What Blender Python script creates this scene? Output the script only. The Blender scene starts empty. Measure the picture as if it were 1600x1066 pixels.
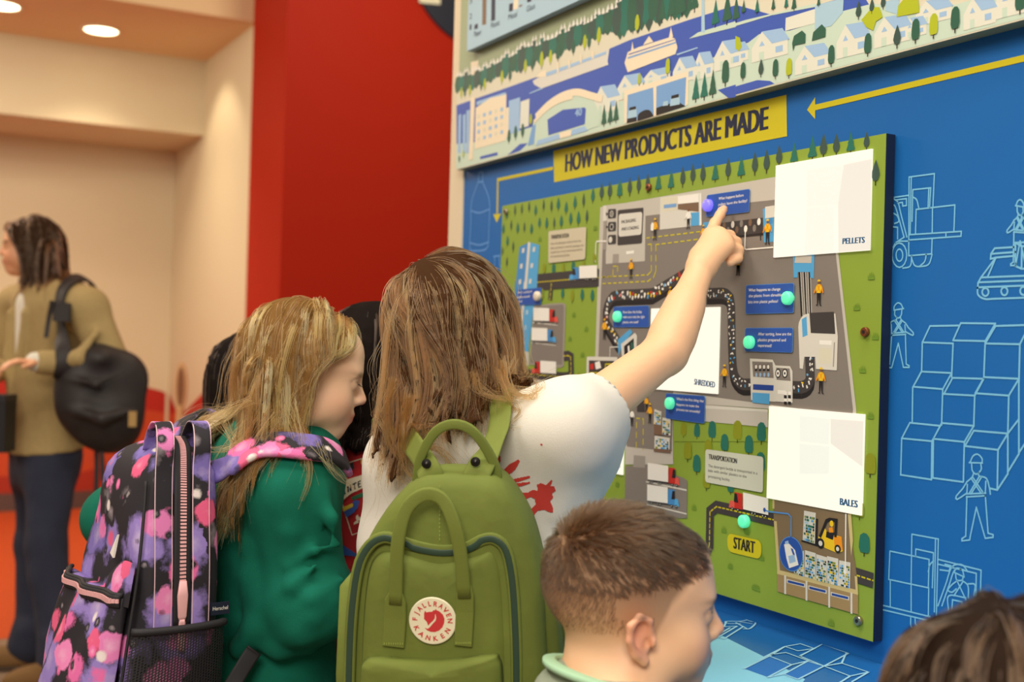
import bpy, math, random
import numpy as np
from mathutils import Vector, Matrix
random.seed(7)
rng = np.random.default_rng(11)
SC = bpy.context.scene
COL = SC.collection
PI = math.pi

# ------------------------------------------------------------------ camera
F_PX = 1850.0
CAM_H = 1.31
YAW_R = Vector((0.4832, 0.8755, 0.0)).normalized()      # camera right on the ground
YAW_F = Vector((-0.8755, 0.4832, 0.0)).normalized()     # camera forward on the ground
ROLL, PITCH = 0.0277, 0.0043
UP0 = Vector((0, 0, 1))
c_f = (YAW_F * math.cos(PITCH) + UP0 * math.sin(PITCH)).normalized()
c_u0 = (UP0 * math.cos(PITCH) - YAW_F * math.sin(PITCH)).normalized()
c_r = (YAW_R * math.cos(ROLL) + c_u0 * math.sin(ROLL)).normalized()
c_u = (c_u0 * math.cos(ROLL) - YAW_R * math.sin(ROLL)).normalized()
CAM = Vector((0, 0, CAM_H))
cd = bpy.data.cameras.new('camera')
cd.sensor_width = 36.0
cd.lens = F_PX / 1600 * 36
cd.clip_start = 0.05
cd.dof.use_dof = True
cd.dof.focus_distance = 1.66
cd.dof.aperture_fstop = 4.0
cam = bpy.data.objects.new('camera', cd)
COL.objects.link(cam)
m = Matrix.Identity(4)
for i in range(3):
    m[i][0], m[i][1], m[i][2], m[i][3] = c_r[i], c_u[i], -c_f[i], CAM[i]
cam.matrix_world = m
SC.camera = cam

# ------------------------------------------------------------------ view + light
SC.view_settings.view_transform = 'Standard'
SC.view_settings.look = 'None'
SC.view_settings.gamma = 1.0
SC.view_settings.use_curve_mapping = False
SC.view_settings.exposure = 0.0
wd = bpy.data.worlds.new('world')
SC.world = wd
wd.use_nodes = True
wd.node_tree.nodes['Background'].inputs[0].default_value = (1.0, 0.86, 0.70, 1)
wd.node_tree.nodes['Background'].inputs[1].default_value = 0.30

def area_light(name, loc, aim, sx, sy, power, col):
    l = bpy.data.lights.new(name, 'AREA')
    l.shape = 'RECTANGLE'; l.size = sx; l.size_y = sy
    l.energy = power; l.color = col
    o = bpy.data.objects.new(name, l); COL.objects.link(o)
    o.location = loc
    d = Vector(aim) - Vector(loc)
    o.rotation_euler = d.to_track_quat('-Z', 'Y').to_euler()
    return o
area_light('gallery_and_fill_light', (-1.9, -1.1, 4.2), (-1.4, 0.9, 1.1), 1.6, 1.2, 88, (1.0, 0.93, 0.82))
area_light('gallery_and_fill_light', (1.9, -1.5, 3.5), (-1.2, 0.6, 1.1), 1.8, 1.4, 136, (1.0, 0.92, 0.80))  # added fill from the camera side, brightens the children's backs
area_light('gallery_and_fill_light', (-0.9, 0.55, 4.3), (-1.1, 0.6, 1.0), 1.6, 0.7, 50, (1.0, 0.93, 0.82))
area_light('hall_and_fill_light', (-6.3, -0.5, 3.2), (-6.6, 0.2, 0.0), 1.2, 1.2, 50, (1.0, 0.84, 0.66))
area_light('hall_and_fill_light', (-7.0, -1.2, 3.2), (-7.0, 2.1, 1.6), 0.8, 0.8, 36, (1.0, 0.84, 0.62))  # unseen lamp added to lighten the hall-facing side of the red wall
area_light('hall_and_fill_light', (-4.6, 2.6, 4.1), (-6.6, 3.0, 1.5), 0.6, 0.6, 40, (1.0, 0.84, 0.62))
# ------------------------------------------------------------------ helpers
def lin(c):
    if isinstance(c, str):
        c = tuple(int(c[i:i + 2], 16) for i in (0, 2, 4))
    return tuple(((v / 255) / 12.92 if v / 255 <= 0.04045 else ((v / 255 + 0.055) / 1.055) ** 2.4) for v in c)

_M = {}
def mat(name, rgb, rough=0.6, metal=0.0, emit=0.0, noise=0.0, nscale=20, bump=0.0, bscale=300, spec=0.5, sheen=0.0):
    if name in _M: return _M[name]
    mt = bpy.data.materials.new(name); mt.use_nodes = True
    nt = mt.node_tree; b = nt.nodes['Principled BSDF']
    c = lin(rgb)
    b.inputs['Base Color'].default_value = (*c, 1)
    b.inputs['Roughness'].default_value = rough
    b.inputs['Metallic'].default_value = metal
    b.inputs['Specular IOR Level'].default_value = spec
    if sheen:
        b.inputs['Sheen Weight'].default_value = sheen
    if emit:
        b.inputs['Emission Color'].default_value = (*c, 1)
        b.inputs['Emission Strength'].default_value = emit
    if noise or bump:
        tc = nt.nodes.new('ShaderNodeTexCoord')
    if noise:
        n = nt.nodes.new('ShaderNodeTexNoise'); n.inputs['Scale'].default_value = nscale; n.inputs['Detail'].default_value = 5
        nt.links.new(tc.outputs['Object'], n.inputs['Vector'])
        r = nt.nodes.new('ShaderNodeMapRange')
        r.inputs['From Min'].default_value = 0.3; r.inputs['From Max'].default_value = 0.7
        r.inputs['To Min'].default_value = 1 - noise; r.inputs['To Max'].default_value = 1 + noise
        nt.links.new(n.outputs['Fac'], r.inputs['Value'])
        mx = nt.nodes.new('ShaderNodeVectorMath'); mx.operation = 'SCALE'
        mx.inputs[0].default_value = c
        nt.links.new(r.outputs[0], mx.inputs['Scale'])
        nt.links.new(mx.outputs[0], b.inputs['Base Color'])
    if bump:
        n2 = nt.nodes.new('ShaderNodeTexNoise'); n2.inputs['Scale'].default_value = bscale; n2.inputs['Detail'].default_value = 3
        nt.links.new(tc.outputs['Object'], n2.inputs['Vector'])
        bp = nt.nodes.new('ShaderNodeBump'); bp.inputs['Strength'].default_value = bump; bp.inputs['Distance'].default_value = 0.002
        nt.links.new(n2.outputs['Fac'], bp.inputs['Height'])
        nt.links.new(bp.outputs[0], b.inputs['Normal'])
    _M[name] = mt
    return mt

def tag(o, label=None, cat=None, group=None, kind=None):
    if label: o['label'] = label
    if cat: o['category'] = cat
    if group: o['group'] = group
    if kind: o['kind'] = kind
    return o

def thing(name, label, cat, loc=(0, 0, 0), group=None):
    o = bpy.data.objects.new(name, None); COL.objects.link(o)
    o.empty_display_size = 0.05
    o.location = loc
    return tag(o, label, cat, group)

def link(name, me, mats, parent=None, smooth=False, kind=None, label=None):
    """mesh given in world coordinates -> one object, kept in place under its parent"""
    if not isinstance(mats, (list, tuple)): mats = [mats]
    for mt in mats: me.materials.append(mt)
    if smooth:
        me.polygons.foreach_set('use_smooth', np.ones(len(me.polygons), dtype=bool))
    o = bpy.data.objects.new(name, me); COL.objects.link(o)
    if parent is not None:
        o.parent = parent
        w = Vector((0, 0, 0)); q = parent
        while q is not None:
            w += q.location; q = q.parent
        o.location = -w
    tag(o, label=label, kind=kind)
    return o

def mesh(name, v, f, mi=None):
    me = bpy.data.meshes.new(name)
    me.from_pydata([tuple(map(float, p)) for p in v], [], [tuple(map(int, q)) for q in f])
    if mi is not None: me.polygons.foreach_set('material_index', np.array(mi, dtype=np.int32))
    me.update()
    return me

class MB:
    """collects simple solids for ONE mesh object"""
    def __init__(s): s.v = []; s.f = []; s.mi = []
    def add(s, v, f, mi=0):
        n = len(s.v); s.v += [tuple(p) for p in v]; s.f += [tuple(i + n for i in q) for q in f]; s.mi += [mi] * len(f)
        return s
    def box(s, c, h, ax=None, mi=0):
        ax = ax or (Vector((1, 0, 0)), Vector((0, 1, 0)), Vector((0, 0, 1)))
        c = Vector(c); v = []
        for k in range(8):
            p = c.copy()
            for a in range(3): p += ax[a] * (h[a] if (k >> a) & 1 else -h[a])
            v.append(p)
        return s.add(v, [(0, 2, 3, 1), (4, 5, 7, 6), (0, 1, 5, 4), (2, 6, 7, 3), (0, 4, 6, 2), (1, 3, 7, 5)], mi)
    def b(s, x0, x1, y0, y1, z0, z1, mi=0):
        return s.box(((x0 + x1) / 2, (y0 + y1) / 2, (z0 + z1) / 2), (abs(x1 - x0) / 2, abs(y1 - y0) / 2, abs(z1 - z0) / 2), None, mi)
    def tube(s, pts, rad, n=10, cap=True, mi=0, flat=None, nrm=None):
        """round (or, with flat=thickness/width ratio, strap-like) tube; nrm: strap normals per point"""
        pts = [Vector(p) for p in pts]
        if not hasattr(rad, '__len__'): rad = [rad] * len(pts)
        rings = []; ref = None
        for i, p in enumerate(pts):
            t = (pts[min(i + 1, len(pts) - 1)] - pts[max(i - 1, 0)]).normalized()
            if nrm is not None:
                a = Vector(nrm[i] if hasattr(nrm[0], '__len__') else nrm)
                a = (a - t * a.dot(t)).normalized()
            else:
                if ref is None:
                    ref = Vector((0, 0, 1)) if abs(t.z) < 0.9 else Vector((1, 0, 0))
                a = (ref - t * ref.dot(t)).normalized(); ref = a
            b_ = t.cross(a)
            rr = []
            for k in range(n):
                th = 2 * PI * (k + 0.5) / n
                ca, sa = math.cos(th), math.sin(th)
                if flat is not None:
                    # superellipse strap
                    e = 0.35
                    ca = math.copysign(abs(ca) ** e, ca); sa = math.copysign(abs(sa) ** e, sa)
                    rr.append(p + a * (rad[i] * flat * ca) + b_ * (rad[i] * sa))
                else:
                    rr.append(p + a * (rad[i] * ca) + b_ * (rad[i] * sa))
            rings.append(rr)
        v = [q for r in rings for q in r]; f = []
        for i in range(len(rings) - 1):
            for k in range(n):
                k2 = (k + 1) % n
                f.append((i * n + k, i * n + k2, (i + 1) * n + k2, (i + 1) * n + k))
        if cap:
            f.append(tuple(range(n - 1, -1, -1))); f.append(tuple((len(rings) - 1) * n + k for k in range(n)))
        return s.add(v, f, mi)
    def lathe(s, c, axis, prof, n=20, mi=0):
        """prof: list of (radius, height along axis)"""
        c = Vector(c); ax = Vector(axis).normalized()
        a = ax.orthogonal().normalized(); b_ = ax.cross(a)
        v = []; f = []
        for r, h in prof:
            for k in range(n):
                th = 2 * PI * k / n
                v.append(c + ax * h + (a * math.cos(th) + b_ * math.sin(th)) * r)
        for i in range(len(prof) - 1):
            for k in range(n):
                k2 = (k + 1) % n
                f.append((i * n + k, i * n + k2, (i + 1) * n + k2, (i + 1) * n + k))
        f.append(tuple(range(n - 1, -1, -1))); f.append(tuple((len(prof) - 1) * n + k for k in range(n)))
        return s.add(v, f, mi)
    def build(s, name, mats, parent=None, smooth=False, kind=None, label=None):
        return link(name, mesh(name, s.v, s.f, s.mi), mats, parent, smooth, kind, label)

def ray(px, py):
    return c_f + c_r * ((px - 800) / F_PX) + c_u * ((533 - py) / F_PX)
def at(px, py, z):
    return CAM + ray(px, py) * z
def scale_at(z): return z / F_PX          # metres per pixel at depth z
def spline(pts, n=24):
    """Catmull-Rom through points"""
    pts = [Vector(p) for p in pts]
    P = [pts[0] * 2 - pts[1]] + pts + [pts[-1] * 2 - pts[-2]]
    out = []
    segs = len(pts) - 1
    for i in range(n + 1):
        u = i / n * segs; k = min(int(u), segs - 1); t = u - k
        a, b, c, d = P[k], P[k + 1], P[k + 2], P[k + 3]
        out.append(0.5 * ((2 * b) + (c - a) * t + (2 * a - 5 * b + 4 * c - d) * t * t + (3 * b - a - 3 * c + d) * t ** 3))
    return out

# ------------------------------------------------------------------ flat print on the exhibit wall
WALL_Y = 1.25
PANEL_T, MURAL_T = 0.020, 0.026
COUNTER_Z = 0.885
PLANES = {  # point, a axis, b axis, normal (towards the viewer)
    'wall': (Vector((0, WALL_Y, 0)), Vector((1, 0, 0)), Vector((0, 0, 1)), Vector((0, -1, 0))),
    'counter': (Vector((0, 0, COUNTER_Z)), Vector((1, 0, 0)), Vector((0, 1, 0)), Vector((0, 0, 1))),
    'back': (Vector((-9.35, 0, 0)), Vector((0, 1, 0)), Vector((0, 0, 1)), Vector((1, 0, 0))),
    'side': (Vector((0, 2.12, 0)), Vector((1, 0, 0)), Vector((0, 0, 1)), Vector((0, -1, 0))),
    'red': (Vector((-6.57, 0, 0)), Vector((0, 1, 0)), Vector((0, 0, 1)), Vector((1, 0, 0))),
}
def W(px, py, off=0.0, plane='wall'):
    """photo pixel -> (a, b) on a wall plane moved `off` towards the viewer"""
    o, a, b, n = PLANES[plane]
    o = o + n * off
    r = ray(px, py); t = (o - CAM).dot(n) / r.dot(n)
    p = CAM + r * t
    return (p.dot(a), p.dot(b))

_JIT = [0]
class Art:
    """flat print: polygons in wall coordinates, one mesh; each further layer lies a hair in front"""
    def __init__(s, off, lay=0, plane='wall'):
        s.off = off; s.v = []; s.f = []; s.mi = []; s.mats = []; s.lay = lay; s.plane = plane
    def W(s, px, py): return W(px, py, s.off, s.plane)
    def P3(s, u, v):
        o, a, b, n = PLANES[s.plane]
        if s.plane == 'counter': v = max(min(v, WALL_Y - .004), WALL_Y - .358)
        return tuple(a * u + b * v + n * (o.dot(n) + s.off + 0.00012 * s.lay + s.jit))
    def _m(s, m_):
        _JIT[0] += 1; s.jit = (_JIT[0] % 10) * 1.15e-5
        if m_ not in s.mats: s.mats.append(m_)
        return s.mats.index(m_)
    def uv(s, pts, m_, lay=None):
        if lay is not None: s.lay = lay
        n = len(s.v); mi = s._m(m_)
        s.v += [s.P3(p[0], p[1]) for p in pts]
        a = sum(pts[i][0] * pts[(i + 1) % len(pts)][1] - pts[(i + 1) % len(pts)][0] * pts[i][1] for i in range(len(pts)))
        ix = list(range(n, n + len(pts)))
        if a < 0: ix.reverse()
        s.f.append(tuple(ix)); s.mi.append(mi); return s
    def px(s, pts, m_, lay=None):
        return s.uv([s.W(p[0], p[1]) for p in pts], m_, lay)
    def ell(s, c, rx, rz, m_, lay=None, n=24, a0=0, a1=2 * PI, rot=0):
        pts = []
        for k in range(n):
            t = a0 + (a1 - a0) * k / (n if abs(a1 - a0 - 2 * PI) < 1e-6 else n - 1)
            x, z = rx * math.cos(t), rz * math.sin(t)
            pts.append((c[0] + x * math.cos(rot) - z * math.sin(rot), c[1] + x * math.sin(rot) + z * math.cos(rot)))
        return s.uv(pts, m_, lay)
    def rrect(s, c4, r, m_, lay=None, n=5):
        """rounded quad from four pixel corners (tl,tr,br,bl)"""
        q = [Vector(s.W(*p)) for p in c4]; out = []
        for i in range(4):
            a, b, c = q[i - 1], q[i], q[(i + 1) % 4]
            d1 = (a - b).normalized(); d2 = (c - b).normalized()
            p1, p2 = b + d1 * r, b + d2 * r
            for k in range(n + 1):
                t = k / n
                out.append((p1 * (1 - t) ** 2 + b * 2 * t * (1 - t) + p2 * t * t)[:])
        return s.uv(out, m_, lay)
    def stroke(s, pts, w, m_, lay=None, closed=False, px=True):
        if lay is not None: s.lay = lay
        q = [Vector(s.W(*p)) if px else Vector(p) for p in pts]
        if closed: q = q + [q[0]]
        mi = s._m(m_)
        for i in range(len(q) - 1):
            d = q[i + 1] - q[i]
            if d.length < 1e-6: continue
            d.normalize(); nn = Vector((-d.y, d.x)) * (w / 2); e = d * (w * 0.35)
            n = len(s.v); s._m(m_)
            cs = [q[i] - e + nn, q[i] - e - nn, q[i + 1] + e - nn, q[i + 1] + e + nn]
            s.v += [s.P3(c.x, c.y) for c in cs]; s.f.append((n, n + 1, n + 2, n + 3)); s.mi.append(mi)
        return s
    def dashes(s, pts, w, m_, lay=None, on=0.010, gap=0.008, px=True):
        q = [Vector(s.W(*p)) if px else Vector(p) for p in pts]
        for i in range(len(q) - 1):
            L = (q[i + 1] - q[i]).length; d = (q[i + 1] - q[i]) / max(L, 1e-6); t = 0
            while t < L:
                s.stroke([q[i] + d * t, q[i] + d * min(t + on, L)], w, m_, lay, px=False); t += on + gap
        return s
    def band(s, pts, w, m_, lay=None, px=True):
        """road: mitred wide polyline"""
        q = [Vector(s.W(*p)) if px else Vector(p) for p in pts]
        L, R = [], []
        for i, p in enumerate(q):
            d1 = (q[i] - q[i - 1]).normalized() if i else (q[1] - q[0]).normalized()
            d2 = (q[i + 1] - q[i]).normalized() if i < len(q) - 1 else d1
            n = Vector((-(d1 + d2).y, (d1 + d2).x)).normalized()
            k = w / 2 / max(0.35, n.dot(Vector((-d1.y, d1.x))))
            L.append(p + n * k); R.append(p - n * k)
        if lay is not None: s.lay = lay
        mi = s._m(m_)
        for i in range(len(q) - 1):
            n = len(s.v); s._m(m_)
            s.v += [s.P3(c.x, c.y) for c in (L[i], R[i], R[i + 1], L[i + 1])]
            s.f.append((n, n + 1, n + 2, n + 3)); s.mi.append(mi)
        return s
    def text(s, txt, p0, p1, h, m_, lay=None, bold=0.0, px=True, hpx=None):
        """line of lettering, baseline from p0 to p1 (fits the width), cap height h metres"""
        if lay is not None: s.lay = lay
        a = Vector(s.W(*p0)) if px else Vector(p0); b = Vector(s.W(*p1)) if px else Vector(p1)
        v, f = glyphs(txt, 0.0)
        x0 = v[:, 0].min(); x1 = v[:, 0].max()
        d = b - a; nn = Vector((-d.y, d.x)).normalized()
        if hpx: h = hpx
        for sh in ((0,) if not bold else (-bold, -bold * .33, bold * .33, bold)):
            n = len(s.v); mi = s._m(m_)
            for q in v:
                p = a + d * ((q[0] - x0 + sh) / (x1 - x0)) + nn * (q[1] / CAP * h)
                s.v.append(s.P3(p.x, p.y))
            for t in f: s.f.append(tuple(i + n for i in t)); s.mi.append(mi)
        return s
    def build(s, name, parent, kind=None, label=None):
        return link(name, mesh(name, s.v, s.f, s.mi), s.mats, parent, kind=kind, label=label)

_G = {}
CAP = 0.73
def glyphs(txt, bold=0.0):
    key = (txt, bold)
    if key in _G: return _G[key]
    cu = bpy.data.curves.new('lettering', 'FONT'); cu.body = txt; cu.size = 1.0; cu.offset = bold; cu.resolution_u = 3
    o = bpy.data.objects.new('lettering', cu)
    me = o.to_mesh()
    v = np.zeros(len(me.vertices) * 3); me.vertices.foreach_get('co', v); v = v.reshape(-1, 3)
    f = [tuple(p.vertices) for p in me.polygons]
    o.to_mesh_clear()
    bpy.data.objects.remove(o); bpy.data.curves.remove(cu)
    _G[key] = (v, f)
    return _G[key]
# ------------------------------------------------------------------ the room
M_BLUE = mat('exhibit_blue', (24, 102, 176), 0.5, noise=0.03, nscale=3, spec=0.25)
M_CREAM = mat('cream_paint', (214, 203, 172), 0.7)
M_CREAM2 = mat('cream_trim', (226, 208, 176), 0.6)
M_RED = mat('red_paint', (166, 32, 8), 0.6, spec=0.15)
M_ORANGE = mat('orange_carpet', (188, 72, 14), 0.95, noise=0.12, nscale=60)
M_GREY = mat('grey_floor', (128, 104, 82), 0.6, noise=0.06, nscale=8)
M_CEIL = mat('ceiling_paint', (226, 200, 156), 0.8)
M_BASE = mat('baseboard_grey', (92, 72, 66), 0.6)
M_NAVY = mat('navy', (18, 28, 48), 0.5)
M_WHITE = mat('white_print', (236, 232, 220), 0.5)
M_COUNTER = mat('counter_blue', (34, 106, 178), 0.25)

def struct(name, mb, m_, parent=None):
    o = mb.build(name, m_, parent); o['kind'] = 'structure'
    return o
struct('floor', MB().b(-5.46, 3.0, -4.5, 3.5, -0.05, 0.0), M_GREY)
struct('floor_carpet', MB().b(-9.6, -5.46, -4.5, 3.5, -0.05, 0.002), M_ORANGE)
struct('ceiling', MB().b(-9.6, -7.24, -4.5, 2.12, 3.28, 3.34).b(-7.30, -7.24, -4.5, 2.1, 3.34, 4.4), M_CEIL)
struct('ceiling_gallery', MB().b(-7.24, 3.0, -4.5, 6.0, 4.4, 4.46), M_CEIL)
wall_back = struct('wall_back', MB().b(-9.6, -9.35, -4.5, 2.12, 0, 3.28), M_CREAM)
struct('beam', MB().b(-9.35, -8.47, -4.5, 2.12, 2.75, 3.28), M_CREAM)
wall_left = struct('wall_left', MB().b(-9.6, -7.24, 2.12, 2.30, 0, 3.28), M_CREAM)
wall_red = struct('wall_red', MB().b(-7.24, -6.57, 2.1, 6.0, 0, 4.4), M_RED)
struct('baseboard_back', MB().b(-9.35, -9.33, -4.5, 2.12, 0, 0.13), M_BASE)
struct('baseboard_left', MB().b(-9.35, -7.24, 2.10, 2.12, 0, 0.13), M_BASE)
wall_right = struct('wall_right', MB().b(-2.52, 0.7, WALL_Y, WALL_Y + 0.06, 0, 4.4), M_BLUE)
struct('trim_1', MB().b(-2.592, -2.52, WALL_Y - 0.004, WALL_Y + 0.07, 0, 4.4), M_CREAM2)
struct('trim_2', MB().b(-2.66, -2.592, WALL_Y + 0.03, WALL_Y + 0.09, 0, 4.4), M_NAVY)  # dark strip standing in for the shaded gap beyond the trim

# hills painted along the foot of the hall walls
m1, m2, m3 = mat('hill_red', (178, 34, 16), 0.7), mat('hill_orange', (196, 74, 30), 0.7), mat('hill_deep', (168, 46, 22), 0.7)
Y0 = -4.4
h = Art(0.004, 0, 'back')
def bw(pts): return [h.W(*p) for p in pts]
h.uv([(Y0, 0.13), (Y0, 1.35), (-1.2, 1.45), h.W(0, 522), h.W(60, 560), h.W(150, 578), h.W(222, 603), h.W(252, 611), (2.1, h.W(258, 614)[1]), (2.1, 0.13)], m1, 0)
h.uv([(Y0, 0.13), (Y0, 0.9), h.W(60, 655), h.W(140, 640), h.W(221, 640), (2.1, h.W(258, 645)[1]), (2.1, 0.13)], m2, 1)
h.uv([(Y0, 0.13), (Y0, 0.45), h.W(100, 745), h.W(160, 730), h.W(230, 702), (2.1, h.W(258, 690)[1]), (2.1, 0.13)], m3, 2)
h.build('hill_print', wall_back)
h = Art(0.004, 0, 'side')
h.uv([(-9.3, 0.13), (-9.3, h.W(259, 614)[1]), h.W(275, 640), h.W(288, 645), h.W(337, 592), h.W(374, 548), (-7.26, h.W(374, 548)[1] + 0.02), (-7.26, 0.13)], m1, 0)
h.uv([(-9.3, 0.13), (-9.3, h.W(259, 645)[1]), h.W(275, 646), h.W(288, 662), h.W(340, 690), (-7.26, 0.5), (-7.26, 0.13)], m2, 1)
h.build('hill_print', wall_left)

# round dark sign on the red wall
sg = thing('round_sign', 'dark navy round sign with a white letter, high on the red wall', 'sign', (-6.57, 2.9, 2.9))
c = W(758, -52, 0.0, 'red')
R = 0.525
o = MB().lathe((-6.57, c[0], c[1]), (1, 0, 0), [(R, 0.0), (R, 0.02)], 64).build('disc', M_NAVY, sg)
a = Art(0.0205, 0, 'red')
a.px([(655, 4), (688, 7), (688, 0), (686, -40), (677, -40), (677, -2), (655, -6)], mat('sign_white', (225, 225, 200), 0.5))
a.build('lettering', sg)

# ceiling downlights in the hall
def downlight(px, py, where):
    o0 = PLANES['wall']
    r = ray(px, py); t = (3.28 - CAM.z) / r.z
    p = CAM + r * t
    L = thing('downlight', where, 'ceiling light', p, 'hall downlights')
    MB().lathe(p, (0, 0, -1), [(0.125, 0.0), (0.125, 0.006), (0.105, 0.008), (0.1, 0.002)], 28).build('rim', M_WHITE, L)
    MB().lathe(p, (0, 0, -1), [(0.1, 0.0015), (0.1, 0.004)], 28).build('lamp_disc', mat('lamp_glow', (255, 236, 190), 0.5, emit=9.0), L)
    li = bpy.data.lights.new('downlight_lamp', 'SPOT'); li.energy = 48; li.color = (1.0, 0.80, 0.58)
    li.spot_size = 1.9; li.spot_blend = 0.7; li.shadow_soft_size = 0.08
    lo = bpy.data.objects.new('downlight_lamp', li); COL.objects.link(lo); lo.location = p - Vector((0, 0, 0.03))
downlight(158, 47, 'round glowing ceiling downlight in the hall, the one shown whole')
downlight(2, 8, 'round glowing ceiling downlight in the hall, cut by the picture edge')
# two wall washers further along, out of the picture: they make the scallops on the cream walls
for p, e in (((-7.95, 1.55, 3.26), 26),):
    li = bpy.data.lights.new('wall_washer', 'SPOT'); li.energy = e; li.color = (1.0, 0.82, 0.58)
    li.spot_size = 1.5; li.spot_blend = 0.6; li.shadow_soft_size = 0.05
    lo = bpy.data.objects.new('wall_washer', li); COL.objects.link(lo); lo.location = p
    lo.rotation_euler = Vector((0.0, 0.55 if p[1] > 1 else 0.0, -1.0)).to_track_quat('-Z', 'Y').to_euler()

# slim oval sign on a post in front of the hall's side wall
zs = 7.6
sp = thing('post_sign', 'slim beige oval sign on a post by the cream hall wall', 'sign', tuple(at(283, 612, zs).xy) + (0,))
p0 = at(283, 600, zs)
mb = MB(); k = scale_at(zs)
M_BEIGE, M_BROWN = mat('beige_sign', (196, 160, 112), 0.6), mat('brown_sign', (120, 78, 44), 0.6)
axr = YAW_R
def oval(c, rx, rz, t, n=32):
    mb_ = MB(); v = []; 
    for s_ in (-t, t):
        for i in range(n):
            a_ = 2 * PI * i / n
            v.append(c + axr * (rx * math.cos(a_)) + UP0 * (rz * math.sin(a_)) + YAW_F * s_)
    f = [tuple(range(n - 1, -1, -1)), tuple(range(n, 2 * n))] + [(i, (i + 1) % n, n + (i + 1) % n, n + i) for i in range(n)]
    return mb_.add(v, [tuple(q) for q in f])
cc = at(283, 604, zs)
oval(cc, 9.5 * k, 38 * k, 0.012).build('sign_board', M_BEIGE, sp)
oval(cc - YAW_F * 0.014, 5.5 * k, 30 * k, 0.004).build('picture', M_BROWN, sp)
pb = Vector((cc.x, cc.y, 0))
MB().tube([pb, Vector((cc.x, cc.y, cc.z - 34 * k))], 0.028, 10).build('post', M_BEIGE, sp)
MB().lathe(pb, (0, 0, 1), [(0.16, 0.0), (0.16, 0.012), (0.04, 0.02)], 24).build('base', M_BEIGE, sp)

# counter below the exhibit wall
ct = thing('counter', 'blue printed counter ledge running along below the interactive panel', 'counter', (-1.2, 1.07, 0))
D_C = 0.36
MB().b(-2.52, 0.69, WALL_Y - D_C, WALL_Y - 0.002, COUNTER_Z - 0.04, COUNTER_Z).build('countertop', M_COUNTER, ct)
MB().b(-2.50, 0.68, WALL_Y - D_C + 0.16, WALL_Y - 0.002, 0.0, COUNTER_Z - 0.04).build('cabinet_front', mat('counter_body', (34, 92, 160), 0.5), ct)
# ------------------------------------------------------------------ prints on the exhibit wall
def zz(x0, y0, s): return lambda *q: [(x0 + q[i] / s, y0 + q[i + 1] / s) for i in range(0, len(q), 2)]
zA = zz(700, 0, 3.553); zB = zz(1150, 0, 3.553); zC = zz(770, 280, 5.922); zD = zz(780, 440, 5.922)
zE = zz(930, 270, 5.333); zF = zz(1100, 400, 4.44); zG = zz(950, 600, 3.807); zH = zz(1180, 620, 2.732)
zI = zz(1100, 800, 3.2); zJ = zz(1370, 250, 3.439); zK = zz(1370, 460, 2.665); zL = zz(700, 220, 4.1); z6 = zz(950, 280, 2.537)
C = lambda n, r, **k: mat('print_' + n, r, 0.5, spec=0.25, **k)
YEL = C('yellow', (206, 192, 34)); DKT = C('ink', (38, 44, 70)); INK = C('black', (38, 36, 38)); LBL = C('line_blue', (120, 190, 226))
GRN = C('grass', (139, 163, 60)); GRN2 = C('tuft', (112, 146, 50)); DGR = C('tree_dark', (52, 96, 76)); DGR2 = C('tree_slate', (62, 84, 76)); TEAL = C('tree_teal', (42, 112, 96))
OLV = C('tree_olive', (138, 146, 36)); LIM = C('tree_lime', (176, 186, 40)); TRK = C('trunk', (46, 40, 34))
GRY = C('asphalt', (132, 124, 116)); LGR = C('light_grey', (196, 190, 178)); PAL = C('pale_grey', (216, 212, 200)); ROAD = C('road', (66, 62, 62)); MGR = C('mid_grey', (158, 150, 140))
SKY = C('sky_blue', (86, 166, 216)); SKY2 = C('sky_blue_dark', (72, 140, 200)); QBL = C('label_blue', (46, 86, 170)); QBL2 = C('label_dark', (40, 72, 150))
RED = C('truck_red', (196, 50, 42)); WHT = C('white', (240, 236, 226)); ORA = C('orange', (236, 148, 34)); HI = C('hi_vis', (236, 196, 40)); SKIN = C('skin_brown', (130, 84, 56)); TAN = C('tan', (206, 186, 128)); TAN2 = C('tan_dark', (164, 136, 92)); BRN = C('brown', (124, 98, 78)); KHA = C('khaki', (132, 112, 84))
RIV = C('river', (66, 92, 178)); LND = C('land', (198, 216, 196)); LND2 = C('land_cream', (218, 212, 188)); HOU = C('house', (222, 222, 206)); ROOF = C('roof', (158, 190, 222)); ROOF2 = C('roof_deep', (120, 162, 210)); CRM = C('cream', (236, 220, 190)); SAGE = C('sage', (148, 160, 122)); ICE = C('ice', (168, 200, 216))

# --- title banner, arrows and line drawings straight on the wall
a = Art(0.0004, 0)
q = [(865, 236), (1229, 148), (1230, 213), (866, 285)]
a.px(q, YEL, 2); a.build('title_banner', wall_right)
a = Art(0.0004, 4)
a.text('HOW NEW PRODUCTS ARE MADE', (884, 269), (1199, 202), 0.0, DKT, hpx=0.0385, bold=0.07)
a.build('title_lettering', wall_right)
a = Art(0.0004, 0)
a.band([(864, 263), (778, 281), (777, 334)], 0.007, YEL, 1)
a.px([(770.5, 335), (783, 334), (776.5, 348)], YEL, 1)
a.build('arrow_print', wall_right)
a = Art(0.0004, 0)
a.band(zB(440, 597, 1760, 285), 0.0085, YEL, 1)
a.px(zB(395, 610, 440, 540, 440, 662), YEL, 1)
a.build('arrow_print', wall_right)

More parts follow.
